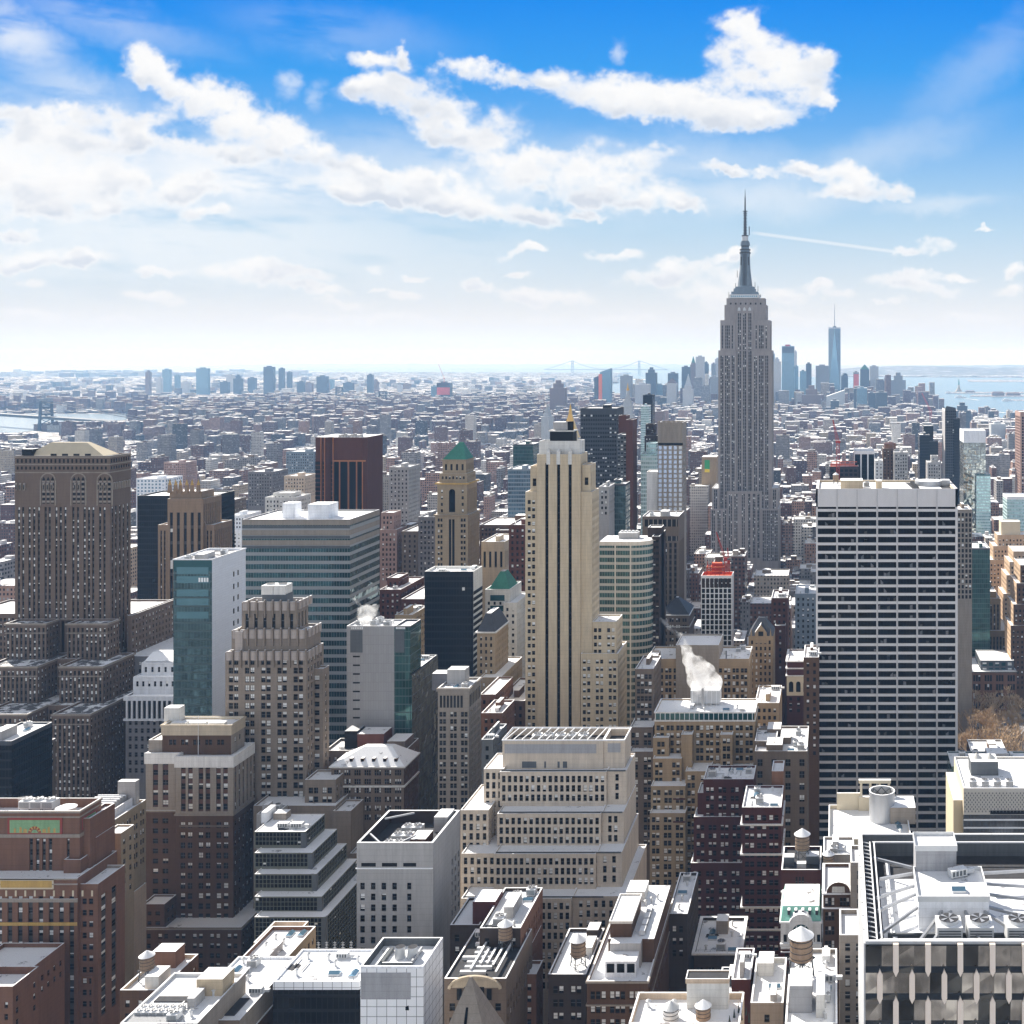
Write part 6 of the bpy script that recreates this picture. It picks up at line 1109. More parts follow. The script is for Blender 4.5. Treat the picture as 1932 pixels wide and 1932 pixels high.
b.tier(1230, 1244, 648, 25, 1012, None, dict(m='dark_bronze', fh=3.4, wh=1.6, ww=1.6, pitch=2, top=2, mg=.4, blind=.2, fr=None, g='glass'), side_st=dict(m='dark_bronze', k='blank'), par=.8, snow='snow_full'); b.tier(1222, 1248, 656, 10, 995, None, dict(m='dark_bronze', k='blank'), par=.6, snow='snow_full'); b.done()
b = B('brown_striped_tower', 'brown stone tower with dark banded top and tall white piers', 'tower', 'the brown dark-banded tower', 1150)
Y_ = 720; x0, x1, y0, y1, z1 = b.tier(1212, 1281, Y_, 26, 974, None, dict(m='grey_brown', k='strip', fh=3.7, wh=2.4, ww=1.6, pitch=2.9, top=17, d=.5, span='spandrel_dark', blind=.08, fr=None), par=.8, snow='snow_full', side_st=dict(m='grey_brown', k='strip', fh=3.7, wh=2.4, ww=1.6, pitch=2.9, top=17, d=.5, span='spandrel_dark', blind=.08, fr=None))
for a_, c_ in ((2, 6.5), (12.5, 15.5)):
    b.p('dark_band').box(x0+.8, x1-.8, y0-.1, y0-.01, z1-c_, z1-a_, 'black_metal', bottom=True)
    for i in range(8): b.p('band_pier').box(x0+.8+i*2.9, x0+1.3+i*2.9, y0-.2, y0-.11, z1-c_, z1-a_, 'taupe', bottom=True)
clutter(b, n=3, seed=7, bulk=1); b.done()
b = B('white_hotel_tower', 'pale hotel tower with bright blue-white window columns and notched crown', 'tower', 'the pale notched-crown hotel tower', 968)
Y_ = 850; x0, x1, y0, y1, z1 = b.tier(1241, 1288, Y_, 22, 797, None, dict(m='taupe', fh=3.5, wh=2.6, ww=2.3, pitch=3.55, top=17.5, mg=.6, blind=.1, g='glass_sky', fr=None, d=.2), par=2, snow='snow', parm='taupe')
for i in range(5): b.p('crown_fin').box(x0+i*(x1-x0)/5, x0+i*(x1-x0)/5+1.8, y0-.35, y0-.01, z1-15, z1+1.3, 'taupe', top='snow')
b.p('dark_band').box(x0+.3, x1+.1, y0-.1, y0-.01, z1-17, z1-15.2, 'black_metal', bottom=True); b.tier(1220, 1240.7, Y_+4, 16, 890, None, dict(m='white_stone', k='blank'), par=.6, snow='snow'); b.done()
plain('pale aqua glass condominium with balconies, left of the pale notched-crown hotel tower', 'the pale aqua condominium', 1209, 1239, 960, 24, 856, 978, 'glass_pale', style=cur('glass_pale', 'cw_pale'), name='apartment_tower', cat='tower', tiers=((1219, 1238, 966, 14, 836),), clut=0)
plain('bronze and dark green tower with gold cap, above the pale aqua condominium', 'the gold-capped bronze tower', 1216, 1241, 1120, 24, 822, 900, 'dark_bronze', name='apartment_tower', cat='tower', tiers=((1218, 1235, 1126, 14, 800),), clut=0)
plain('thin black glass tower with aqua front wing, above the gold-capped bronze tower', 'the thin black glass tower', 1213, 1231, 1750, 24, 745, 800, 'black_metal', style=cur('black_metal', 'cw_dark'), name='apartment_tower', cat='tower', clut=0)
plain('striped aqua wing standing before the thin black glass tower', 'the striped aqua wing', 1209, 1224, 1690, 20, 765, 825, 'glass_pale', style=cur('white_panel', 'cw_pale'), name='apartment_tower', cat='tower', clut=0)
plain('big dark navy slab with faint window rows, right of the gold pyramid', 'the big dark navy slab', 1095, 1164, 1050, 34, 770, 915, 'black_metal', style=dict(m='dark_slate', fh=3.9, wh=2.0, ww=1.7, pitch=2.1, top=6, mg=.6, d=.15, blind=.12, fr=None, g='glass'), name='office_tower', cat='tower', clut=0)
plain('thin maroon slab with blank side, between navy slab and notched-crown tower', 'the thin maroon slab', 1181, 1194, 950, 20, 792, 985, 'maroon', style=dict(m='maroon', k='blank'), name='apartment_tower', cat='tower', clut=0, bulk=0)
plain('slim grey white balcony tower left of the thin maroon slab', 'the slim balcony tower', 1165, 1182, 955, 20, 820, 985, 'gunmetal', style=dict(m='gunmetal', fh=3.2, wh=1.5, ww=1.8, pitch=2.1, top=2, mg=.3, blind=.5, d=.1, fr=None), name='apartment_tower', cat='tower', clut=0, bulk=0)
plain('maroon bulkhead tower rising behind the slim balcony tower', 'the maroon bulkhead tower', 1167, 1182, 985, 16, 784, 830, 'maroon', style=dict(m='maroon', k='blank'), name='apartment_tower', cat='tower', clut=0, bulk=0)
plain('slim teal glass tower below the navy slab, near the black-striped tower', 'the slim teal glass tower', 1154, 1180, 800, 18, 913, 1003, 'glass_teal', style=cur('dark_slate', 'cw_teal'), name='apartment_tower', cat='tower', tiers=((1158, 1170, 803, 10, 905),), clut=0)
plain('grey sloped stone block behind the right shoulder of the black-striped tower', 'the grey sloped stone block', 1130, 1149, 780, 22, 918, 965, 'grey_stone', clut=0)
# the great stepped tower with mast
b = B('mast_skyscraper', 'huge grey stone skyscraper with stepped crown, tapering steel mast and antenna', 'skyscraper', 'the huge mast-topped skyscraper', 1042, nwin=100)
Y_ = 1262; E = 'esb_stone'; e = lambda v: (v*.1657+1281); ez = lambda v: (v*.1657+560.4)
EW = dict(m=E, k='strip', fh=3.75, wh=2.3, ww=1.35, top=6, mg=1.2, d=.5, span='gunmetal', blind=.22, head=.3, fr=None)
def cc(L, a_, c_, w=12): return [((v-w/2-a_)/(c_-a_), (v+w/2-a_)/(c_-a_)) for v in L]
xl, xr = PX(1355,Y_), PX(1456,Y_)
ES = dict(EW, grp=3, gap=.7, ww=1.3, pitch=8.4)
b.Yn = Y_
b.block(PX(e(447),Y_), PX(e(655),Y_), Y_, Y_+40, -4, PZ(661,Y_), dict(EW, cols=cc([480,498,532,551,570,607,625], 447, 655)), sides='', par=.8, snow='snow')
b.block(PX(e(830),Y_), PX(e(1057),Y_), Y_, Y_+40, -4, PZ(661,Y_), dict(EW, cols=cc([862,880,917,936,955,990,1010], 830, 1057)), sides='R', side_st=ES, par=.8, snow='snow')
b.block(PX(e(655),Y_)+.01, PX(e(830),Y_)-.01, Y_+4, Y_+40, -4, PZ(640,Y_), dict(EW, cols=cc([675,695,735,754,795,815], 655, 830)), sides='', par=.8)
b.block(PX(e(468),Y_), PX(e(640),Y_), Y_+2, Y_+36, PZ(662,Y_), PZ(604,Y_), dict(EW, cols=cc([494,532,551,570,606], 468, 640)), sides='', par=.8, snow='snow')
b.block(PX(e(850),Y_), PX(e(1037),Y_), Y_+2, Y_+36, PZ(662,Y_), PZ(604,Y_), dict(EW, cols=cc([878,917,936,955,992], 850, 1037)), sides='R', side_st=ES, par=.8, snow='snow')
b.block(PX(e(640),Y_)+.01, PX(e(850),Y_)-.01, Y_+3.2, Y_+36, PZ(662,Y_), PZ(586,Y_), dict(EW, cols=cc([675,695,735,754,795,815], 640, 850), top=3), sides='', par=.8)
b.block(PX(1366,Y_), PX(1446,Y_), Y_+5, Y_+32, PZ(605,Y_), PZ(575,Y_), dict(EW, cols=cc([548,610,630,685,745,805,875,890,945,965], 515, 998, 14), fh=16, wh=12, top=12, blind=0), sides='R', par=.6, snow='snow'); b.block(PX(1369.5,Y_), PX(1442.6,Y_), Y_+7, Y_+30, PZ(576,Y_), PZ(562,Y_), dict(EW, k='punch', fh=20, wh=2, ww=1.6, pitch=5, top=5.0, mg=4, blind=0), sides='R', par=.6, snow='snow')
for v in (685, 745, 805): X_ = PX(e(v),Y_+5); b.p('chevron').poly([(X_-1.7,Y_+4.8,PZ(586,Y_)), (X_+1.7,Y_+4.8,PZ(586,Y_)), (X_+1.3,Y_+4.8,PZ(581.5,Y_)), (X_,Y_+4.8,PZ(578.5,Y_)), (X_-1.3,Y_+4.8,PZ(581.5,Y_))], 'galvanised')
for a_, c_, yp, d_ in ((1341, 1372, 960, 6), (1343, 1357, 921, 3), (1437, 1469, 960, 6), (1454, 1468, 921, 3)): b.block(PX(a_,Y_-d_), PX(c_,Y_-d_), Y_-d_, Y_+44, -4, PZ(yp,Y_-d_), dict(EW, ww=1.25, gap=.7, grp=2, pitch=4.6, top=2), sides='R' if a_ > 1400 else '', side_st=ES, par=.8, snow='snow_full')
b.block(PX(1372,Y_-3), PX(1437,Y_-3), Y_-3, Y_+1, -4, PZ(927,Y_-3), dict(EW, cols=cc([480,500,540,560,620,640,690,700,740,755,790,800], 455, 830, 11), top=3), sides='', par=.6, snow='snow_full')
zb = PZ(562,Y_); xm, ym = PX(1405.8, Y_+18), Y_+18
t_ = b.p('mast_base'); sq = lambda r_, z0, z1, m, top='snow': t_.box(xm-r_, xm+r_, ym-r_*.75, ym+r_*.75, z0, z1, m, top=top)
zz = lambda v: PZ(v*.1768+341.6, ym)
sq(16.4, zb, zz(1215), 'galvanised'); sq(14.6, zz(1215), zz(1185), 'steel_blue'); sq(11.6, zz(1185), zz(1150), 'steel_blue'); sq(10.2, zz(1150), zz(1130), 'steel_blue')
for i in range(14): b.p('observation_window').quad((xm-14.5+i*2.1,ym-12.32,zz(1243)), (xm-13+i*2.1,ym-12.32,zz(1243)), (xm-13+i*2.1,ym-12.32,zz(1228)), (xm-14.5+i*2.1,ym-12.32,zz(1228)), 'glass_blue')
m_ = b.p('mast'); prof = [(1130, 8.0), (1040, 7.2), (940, 6.0), (860, 5.6), (775, 5.5)]
for (v0, r0), (v1, r1) in zip(prof, prof[1:]): m_.cone(xm, ym, zz(v0), zz(v1), r0, r1, 'steel_blue', 16)
for i in range(3): b.p('mast_fin').beam((xm-1.6+i*1.6, ym-8.1, zz(1120)), (xm-1.6+i*1.6, ym-5.7, zz(780)), .7, .9, 'gunmetal')
for sx in (-1, 1): b.p('mast_fin').poly([(xm+sx*5.4,ym-1,zz(900)), (xm+sx*8.4,ym-1,zz(1130)), (xm+sx*5.4,ym-1,zz(1130))], 'steel'); b.p('mast_fin').box(xm+sx*4.1-.8, xm+sx*4.1+.8, ym-4.4, ym-3.6, zz(900), zz(810), 'gunmetal')
for v0, v1, r_, mm in ((775,758,6.4,'gunmetal'), (758,740,5.2,'steel_blue'), (740,727,6.2,'gunmetal'), (727,705,4.6,'steel_blue'), (705,690,4.4,'gunmetal'), (690,655,5.4,'steel_blue'), (655,640,4.6,'steel_blue'), (640,590,3.6,'galvanised'), (590,578,3.9,'gunmetal')): m_.cone(xm, ym, zz(v0), zz(v1), r_, r_*.97, mm, 18)
m_ = b.p('antenna'); m_.cone(xm, ym, zz(578), zz(330), 1.7, 1.25, 'gunmetal', 8); m_.cone(xm, ym, zz(330), zz(175), .95, .7, 'gunmetal', 8); m_.cone(xm, ym, zz(175), zz(88), .5, .15, 'gunmetal', 6)
for v in (560, 530, 500, 470, 440, 405, 372, 350, 326): m_.cone(xm, ym, zz(v), zz(v)+.8, 2.3 if v != 326 else 3.1, 2.3, 'gunmetal', 8)
m_.cone(xm+4.6, ym, zz(578), zz(485), .55, .5, 'gunmetal', 8)
for sx, v0, v1 in ((-18, 1250, 1185), (-12.5, 1190, 1150), (14.5, 1180, 1120), (-10.5, 1150, 1090), (11.2, 1140, 1080), (17.5, 1240, 1210), (-8.6, 1030, 955)): m_.cone(xm+sx, ym-2, zz(v0), zz(v1), .35, .25, 'gunmetal', 6)
b.done()
def dishes():
    for i, (v, w) in enumerate(((2, 66), (923, 68), (930, 215), (958, 232), (990, 247))):
        pass
# large dark slab, right
b = B('white_gridded_slab', 'large black office slab with white floor bands and eight white piers', 'office tower', 'the large black and white banded slab', 1578)
Y_ = 580; k = Y_/8644; x0, x1 = PX(1539.5,Y_), PX(1807,Y_); z1 = PZ(922,Y_); b.Yn = Y_; b.reg(x0, x1, Y_, Y_+41, z1)
mat('travertine', (.66, .64, .64), .7, .08); w = b.p('wall'); w.box(x0+.3, x1-.3, Y_+.5, Y_+41, -2, z1-.5, 'glass_black', skip='t'); w.box(x0, x1, Y_, Y_+.49, z1-9.2, z1, 'travertine', bottom=True); w.box(x0, x0+.9, Y_, Y_+41, -2, z1, 'travertine', skip='b'); w.box(x1-1.2, x1, Y_, Y_+41, -2, z1, 'travertine', skip='b')
zt_ = z1-PZ(922,Y_)+PZ(956,Y_); fz = lambda v: PZ((v/4)+640.4, Y_); i = 0; v = 1280
while True:
    za = fz(v); 
    if za < 12: break
    m_ = MB(); m_.box(x0+.9, x1-1.2, Y_+.12, Y_+.55, za-1.35, za, 'travertine', bottom=True); b.parts['b%d' % i] = m_; i += 1; v += 63.4
for j, q_ in enumerate((521, 672, 824, 975, 1126, 1275)): m_ = MB(); X_ = PX(q_/4+1449, Y_); m_.box(X_-.42, X_+.42, Y_-.25, Y_+.6, -2, z1-.3, 'travertine'); m_.box(X_-.07, X_+.07, Y_-.27, Y_-.251, -2, z1-.3, 'gunmetal'); b.parts['q%d' % j] = m_
rq = random.Random(4)
for v_ in range(120): fl, cx_ = rq.randrange(36), rq.randrange(42); a_ = x0+1.3+cx_*(x1-x0-2.4)/42; zq = fz(1280+63.4*(fl+1)); b.p('blind').quad((a_,Y_+.48,zq+.1), (a_+1.4,Y_+.48,zq+.1), (a_+1.4,Y_+.48,zq+rq.uniform(.8, 2.6)), (a_,Y_+.48,zq+rq.uniform(.8, 2.6)), rq.choice(('gunmetal', 'spandrel_dark', 'dusk_grey')))
for j in range(7*6): 
    a_ = x0+1.2+j*(x1-x0-2.4)/42; b.p('mullion').box(a_, a_+.12, Y_+.4, Y_+.56, 0, z1-9.5, 'black_metal')
zr = z1-1.2; b.p('roof').quad((x0+.9,Y_+.5,zr), (x1-1.2,Y_+.5,zr), (x1-1.2,Y_+41,zr), (x0+.9,Y_+41,zr), 'snow_full'); b.p('parapet').box(x0+.9, x1-1.2, Y_+40.3, Y_+41, zr, z1-.02, 'sand', top='snow_full'); b.p('parapet').box(x0+.91, x0+1.4, Y_+.6, Y_+40.2, zr, z1-.02, 'sand', top='snow_full'); b.p('parapet').box(x1-1.8, x1-1.21, Y_+.6, Y_+40.2, zr, z1-.02, 'sand', top='snow_full')
b.p('sunken_deck').box(PX(1721,600), PX(1729,600), Y_+4, Y_+36, zr, zr+1.1, 'black_metal'); b.p('sunken_deck').quad((PX(1720,600),Y_+6,zr+.03), (PX(1733,600),Y_+6,zr+.03), (PX(1733,600),Y_+38,zr+.03), (PX(1712,600),Y_+38,zr+.03), 'tar'); b.p('sunken_deck').quad((PX(1775,600),Y_+4,zr+.03), (x1-2,Y_+4,zr+.03), (x1-2,Y_+38,zr+.03), (PX(1770,600),Y_+38,zr+.03), 'tar')
b.bulk(PX(1586,588), PX(1628,588), 587, 598, zr, 4.6, 'sand', 'snow_full'); b.bulk(PX(1653,588), PX(1664,588), 588, 596, zr, 4.2, 'sand', 'snow_full'); b.roofs.append((x0+1.5, x1-2, Y_+1, Y_+40, zr))
b.done()
for o in b.root.children:
    if o.name[0] == 'b' and o.name[1:2].isdigit(): o.name = 'floor_band'
    if o.name[0] == 'q' and o.name[1:2].isdigit(): o.name = 'pier'
water_tower(PX(1577,606), 606, zr, 'timber water tower at the left of the black and white slab roof', .8)
t_ = empty('roof_drum', (PX(1752,606), 606, zr), 'wide pale drum and fan housing on the black and white slab roof', 'rooftop drum'); m_ = MB(); m_.cone(0,0,0,2.6,7.4,7.2,'steel',28,cap='snow_full'); m_.build('drum', t_); m_ = MB(); m_.box(6.5,11,-3,3,0,3,'steel',top='snow'); m_.build('housing', t_)
fan_unit(PX(1635,600), 600, zr, 'lone fan unit centre of the black and white slab roof', 1.0)
# beige brick group, centre right
GB = dict(m='tan_brick', fh=3.42, wh=2.3, ww=1.5, gap=.3, grp=2, pitch=4.35, top=2.6, mg=.9, blind=.45)
b = B('terraced_tan_block', 'tan brick block with glass roof storey, stepping down in snowy terraces', 'office building', 'the stepping tan brick block', 1680)
Y_ = 520; x0, x1, y0, y1, z1 = b.tier(1235, 1424, Y_, 20, 1343, None, dict(GB, top=6.2), par=.6, snow='snow_full'); b.p('glass_storey').box(x0+.3, x1-.3, y0-.1, y0-.01, z1-3.6, z1-.6, 'glass_teal', bottom=True)
for i in range(21): b.p('glass_storey').box(x0+.3+i*2.2, x0+.55+i*2.2, y0-.2, y0-.11, z1-3.7, z1-.5, 'white_metal', bottom=True)
b.ring(x0, x1, y0, y1, z1-.6, z1, .3, 'white_stone', 'cornice', 'snow_full'); b.ring(x0, x1, y0, y1, z1-4.3, z1-3.8, .3, 'white_stone', 'cornice', 'snow_full')
for a_, c_, Yq, yp in ((1232,1286,512,1431), (1232,1262,516,1392), (1228,1293,505,1483), (1226,1293,500,1534), (1285,1306,514,1386), (1359,1382,515,1386), (1293,1340,508,1455), (1340,1420,514,1448)): b.tier(a_, c_, Yq, 22, yp, None, dict(GB, top=1.8, m='gold_brick' if Yq < 508 else 'tan_brick'), par=.5, snow='snow_full')
b.p('frieze').box(PX(1270,500), PX(1293,500), 499.85, 499.99, PZ(1552,500), PZ(1549,500), 'red_brick', bottom=True); b.p('frieze').box(PX(1270,505), PX(1293,505), 504.85, 504.99, PZ(1509,505), PZ(1506,505), 'red_brick', bottom=True)
zr = z1-.6; t_ = b.p('plant'); X_ = PX(1305, 530); t_.box(PX(1305,535), PX(1360,535), 531, 538, zr+1, zr+7, 'galvanised', top='snow'); 
for i in range(6): t_.box(PX(1308+i*9,535), PX(1309+i*9,535), 530.7, 530.98, zr, zr+7, 'white_metal')
t_.box(PX(1324,528), PX(1328,528), 527, 528.2, zr, zr+9, 'steel'); clutter(b, 0, n=6, seed=15, bulk=0, region=(.2, .95, 0, .5)); b.done()
plain('dark grey brown brick wing with snow lean-to, left of the stepping tan block', 'the grey brown brick wing', 1198, 1233, 540, 24, 1262, 1560, 'grey_brown', tiers=((1188, 1232, 528, 20, 1372), (1186, 1232, 521, 20, 1418)), style=dict(GB, m='grey_brown'), clut=1, snow='snow_full')
b = B('beige_brick_complex', 'broad tan brick complex with blank central bulk and flat snowy wings behind steam', 'office building', 'the broad tan brick complex', 1350)
x0, x1, y0, y1, z1 = b.tier(1220, 1413, 600, 26, 1243, None, dict(GB, top=5), par=.9, snow='snow', parm='gold_brick'); b.tier(1275, 1356, 598, 24, 1217, None, dict(m='taupe', k='blank'), par=.8, snow='snow_full'); b.tier(1223, 1240, 597, 12, 1238, None, GB, par=.6); b.p('chimney').box(PX(1371,606), PX(1373,606), 600, 601, z1, z1+4, 'gunmetal'); clutter(b, 0, n=4, seed=5, bulk=0, fans=1, region=(.7, 1, 0, 1)); b.done()
b = B('white_frame_tower', 'white grid-framed tower under construction with red-orange steel top and cranes', 'tower', 'the white grid-framed tower', 1225)
Y_ = 680; k = Y_/8644; x0, x1, y0, y1, z1 = b.tier(1322.5, 1381, Y_, 13, 1086, None, dict(m='white_metal', fh=3.1, wh=2.6, ww=1.9, pitch=2.45, top=1.6, mg=.5, d=.3, blind=0, g='glass', fr=None), par=1.6, snow='orange_steel', parm='orange_steel')
for i in range(7): b.p('netting').quad((x0+.5+i*2.45,y0-.02,z1-7), (x0+2.3+i*2.45,y0-.02,z1-7), (x0+2.3+i*2.45,y0-.02,z1-1.8), (x0+.5+i*2.45,y0-.02,z1-1.8), 'dark_bronze')
m_ = b.p('steel_frame')
for i in range(5): m_.beam((x0+3+i*2.6, y0+3, z1-1), (x0+3+i*2.6, y0+3, z1+4.5), .35, .35, 'red_steel'); m_.beam((x0+3+i*2.6, y0+9, z1-1), (x0+3+i*2.6, y0+9, z1+7), .35, .35, 'red_steel'); m_.beam((x0+3+i*2.6, y0+3, z1+4.5), (x0+3+i*2.6, y0+9, z1+4.5), .3, .3, 'orange_steel')
for zz_ in (z1+2, z1+4.5): m_.beam((x0+3, y0+3, zz_), (x0+13.4, y0+3, zz_), .35, .5, 'orange_steel'); m_.beam((x0+3, y0+9, zz_), (x0+13.4, y0+9, zz_), .35, .5, 'red_steel')
m_.box(x0+6, x0+12, y0+5, y0+8.5, z1, z1+6.5, 'red_steel', top='orange_steel')
b.done()
def crane(name, label, x, y, z, h, jib, s=1.0, w=1.6, n=24):
    t_ = empty(name, (x, y, z), label, 'crane', 'red construction cranes'); m_ = MB(); r_ = w/2
    for sx in (-1, 1):
        for sy in (-1, 1): m_.beam((sx*r_, sy*r_, 0), (sx*r_, sy*r_, h), .3*s, .3*s, 'red_steel')
    st_ = h/int(h/(w*1.2)+1); zz_ = 0
    while zz_ < h-.1:
        m_.beam((-r_,-r_,zz_), (r_,-r_,zz_+st_), .2*s, .2*s, 'red_steel'); m_.beam((r_,-r_,zz_), (r_,r_,zz_+st_), .2*s, .2*s, 'red_steel'); m_.beam((-r_,-r_,zz_), (r_,-r_,zz_), .2*s, .2*s, 'red_steel'); zz_ += st_
    m_.build('tower_frame', t_); m_ = MB(); jx, jz = jib; L = math.hypot(jx, jz); q_ = max(4, int(L/(w*1.2)))
    for o_ in (-.6*w, .6*w): m_.beam((o_, 0, h), (jx+o_*.2, 0, h+jz), .3*s, .3*s, 'red_steel')
    m_.beam((0, w, h), (jx, 0, h+jz), .25*s, .25*s, 'red_steel')
    for i in range(q_): f0, f1 = i/q_, (i+1)/q_; a_ = .6*w; m_.beam((jx*f0-a_*(1-f0), 0, h+jz*f0), (jx*f1+a_*(1-f1), 0, h+jz*f1), .16*s, .16*s, 'red_steel')
    m_.build('jib', t_); m_ = MB(); m_.box(-w*.9, w*.9, -w*.7, w*.7, h-.5, h+1.6, 'red_steel'); m_.box(w*.9, w*2.6, -w*.5, w*.5, h+.2, h+1.2, 'gunmetal'); m_.build('cab', t_); m_ = MB(); m_.beam((jx*.97, 0, h+jz*.97), (jx*.97, 0, h+jz*.97-6*s), .08*s, .08*s, 'gunmetal'); m_.build('hoist_rope', t_)
crane('tower_crane', 'small red crane with raised jib on the white grid-framed tower', x0+14, y0+6, z1+1, 7, (-5.5, 17), .8, 1.2)
crane('tower_crane', 'short red derrick at the right of the white grid-framed tower top', x0+15.6, y0+9, z1, 6, (-.6, 9), .8, 1.0)
b = B('orange_topped_frame', 'dark unfinished building with orange steel deck at the foot of tall red crane', 'building', 'the orange-decked unfinished building', 905)
x0, x1, y0, y1, z1 = b.tier(1565, 1620, 1130, 30, 880, None, dict(m='dark_bronze', fh=4, wh=2.6, ww=3, pitch=4, top=3, d=.6, blind=0, g='glass_black', fr=None), par=.8, snow='orange_steel', parm='orange_steel')
for i in range(6): b.p('steel_column').box(x0+2+i*4.5, x0+2.4+i*4.5, y0+8, y0+8.4, z1-1, z1+3.5, 'orange_steel')
b.p('steel_column').box(x0+1.5, x1-1.5, y0+7.8, y0+8.6, z1+3.5, z1+4.1, 'orange_steel'); b.done()
crane('tower_crane', 'tall red lattice crane rising over the orange-decked unfinished building', PX(1581, 1125), 1124, 110, PZ(835,1124)-110, (-5.0, PZ(792,1124)-PZ(835,1124)), 1.5, 2.6)
b = B('gothic_gabled_building', 'tan brick building with steep dark gabled roofs, right of the white grid-framed tower', 'building', 'the steep-gabled tan building', 1306)
Y_ = 640; x0, x1, y0, y1, z1 = b.tier(1412, 1459, Y_, 20, 1200, None, st('tan_brick', 3.5, 2.1, 1.1, 2.3, top=2.5, blind=.45, fr=None), roof=False); b.p('roof').frus((x0, x1, y0, y1), z1, (x0+5, x1-5, y0+9, y0+11), PZ(1172, Y_), 'slate', 'slate')
cx = (x0+x1)/2; b.p('gable').poly([(cx-3.3,y0-.2,z1-4), (cx+3.3,y0-.2,z1-4), (cx+3.3,y0-.2,z1+2), (cx,y0-.2,z1+6.5), (cx-3.3,y0-.2,z1+2)], 'tan_brick'); b.p('gable').poly([(cx-3.3,y0-.2,z1+2), (cx,y0-.2,z1+6.5), (cx,y0+6,z1+6.5), (cx-3.3,y0+6,z1+2)], 'snow'); b.p('gable').poly([(cx+3.3,y0-.2,z1+2), (cx,y0-.2,z1+6.5), (cx,y0+6,z1+6.5), (cx+3.3,y0+6,z1+2)], 'slate')
for sx in (-5.4, 5.4): b.p('pinnacle').frus((cx+sx-.5,cx+sx+.5,y0-.2,y0+.8), z1, (cx+sx-.05,cx+sx+.05,y0+.2,y0+.4), z1+4, 'tan_brick')
b.p('gable_window').quad((cx-1.4,y0-.25,z1), (cx+1.4,y0-.25,z1), (cx+1.4,y0-.25,z1+2.6), (cx-1.4,y0-.25,z1+2.6), 'glass'); b.done()
b = B('slate_roofed_building', 'brown stone building with steep slate pyramid roof, under thin steam', 'building', 'the slate pyramid-roofed building', 1222)
Y_ = 700; x0, x1, y0, y1, z1 = b.tier(1246, 1300, Y_, 26, 1160, None, dict(m='grey_brown', fh=4.0, wh=2.2, ww=1.1, gap=.3, grp=2, pitch=4.1, top=2.2, blind=.4, fr=None), roof=False); b.ring(x0, x1, y0, y1, z1-.4, z1, .5, 'off_white', 'cornice', 'snow_full'); b.ring(x0, x1, y0, y1, z1-7.5, z1-7, .5, 'off_white', 'cornice'); b.p('roof').frus((x0, x1, y0, y1), z1, (x0+8, x1-8, y0+11, y0+14), PZ(1129, Y_+8), 'slate', 'snow'); b.done()
# red brick twins lower centre right
RB = dict(m='red_brick', fh=3.5, wh=2.1, ww=1.35, gap=.45, grp=2, pitch=4.4, top=3.4, mg=1.1, blind=.5)
b = B('setback_brick_block', 'dark red brick block with deep window grid and white stepped terraces', 'building', 'the dark red brick setback block', 1730)
Y_ = 470; b.tier(1327, 1422, Y_, 16, 1470, None, RB, par=.9, snow='snow_full'); b.tier(1316, 1328, Y_+2, 12, 1496, None, dict(RB, grp=1), par=.7, snow='snow_full'); b.tier(1309, 1402, Y_-2, 10, 1538 if False else 1541, None, RB, par=.6, snow='snow_full'); b.tier(1303, 1400, Y_-4, 10, 1628, None, RB, par=.5, snow='snow_full'); clutter(b, 0, n=3, seed=2, bulk=0, fans=2); b.done()
b = B('setback_brick_block', 'narrow red brick block with white cornice ledges and snow roof pipes', 'building', 'the ledged red brick block', 1820)
Y_ = 432; x0, x1, y0, y1, z1 = b.tier(1400, 1474, Y_, 22, 1523, None, dict(RB, m='red_brick', ww=1.5, pitch=4.6, top=3.0), par=.8, snow='snow_full', sides='LR')
for yp in (1554, 1610, 1710, 1752): b.ring(x0, x1, y0, y1, PZ(yp,Y_)-.6, PZ(yp,Y_), .7, 'off_white', 'cornice', 'snow_full')
b.tier(1456, 1478, Y_+24, 12, 1455, None, dict(m='orange_brick', k='blank'), par=.8, snow='snow_full'); clutter(b, 0, n=3, seed=6, bulk=0); b.done()
b = B('arcade_building', 'sooty stone arcade building with balustraded snow roof between red brick blocks', 'building', 'the sooty arcade building', 1860)
x0, x1, y0, y1, z1 = b.tier(1309, 1397, 380, 24, 1797, None, dict(m='dark_brown', fh=6.5, wh=4.5, ww=1.9, pitch=3.4, top=5.0, mg=1, blind=.05, d=.7), par=1, snow='snow_full'); b.ring(x0, x1, y0, y1, z1-.6, z1, .7, 'off_white', 'cornice', 'snow_full'); b.bulk(x0+6, x0+10, y0+14, y0+19, z1-1, 4.5, 'taupe', 'snow_full'); clutter(b, n=4, seed=6, bulk=0); b.done()
plain('dark glass hall roof wedge among red brick blocks at lower right', 'the dark glass roof wedge', 1352, 1395, 330, 16, 1880, 1910, 'dark_slate', style=cur('dark_slate', 'cw_dark'), clut=2)
plain('grey stone block with crowded snowy roof, left of the big black banded slab', 'the crowded-roof grey stone block', 1424, 1523, 500, 34, 1417, 1600, 'grey_brown', clut=8, seed=21, bulk=3, snow='snow_full', tiers=((1424, 1465, 508, 18, 1398),), style=dict(m='grey_brown', fh=5.2, wh=3.0, ww=2.2, pitch=5.6, top=3.6, mg=1.2, blind=.15))
b = B('ornate_brick_hotel', 'slender red brick building with cream arcaded top storeys and snow ledges', 'building', 'the cream-arcaded brick hotel', 1340)
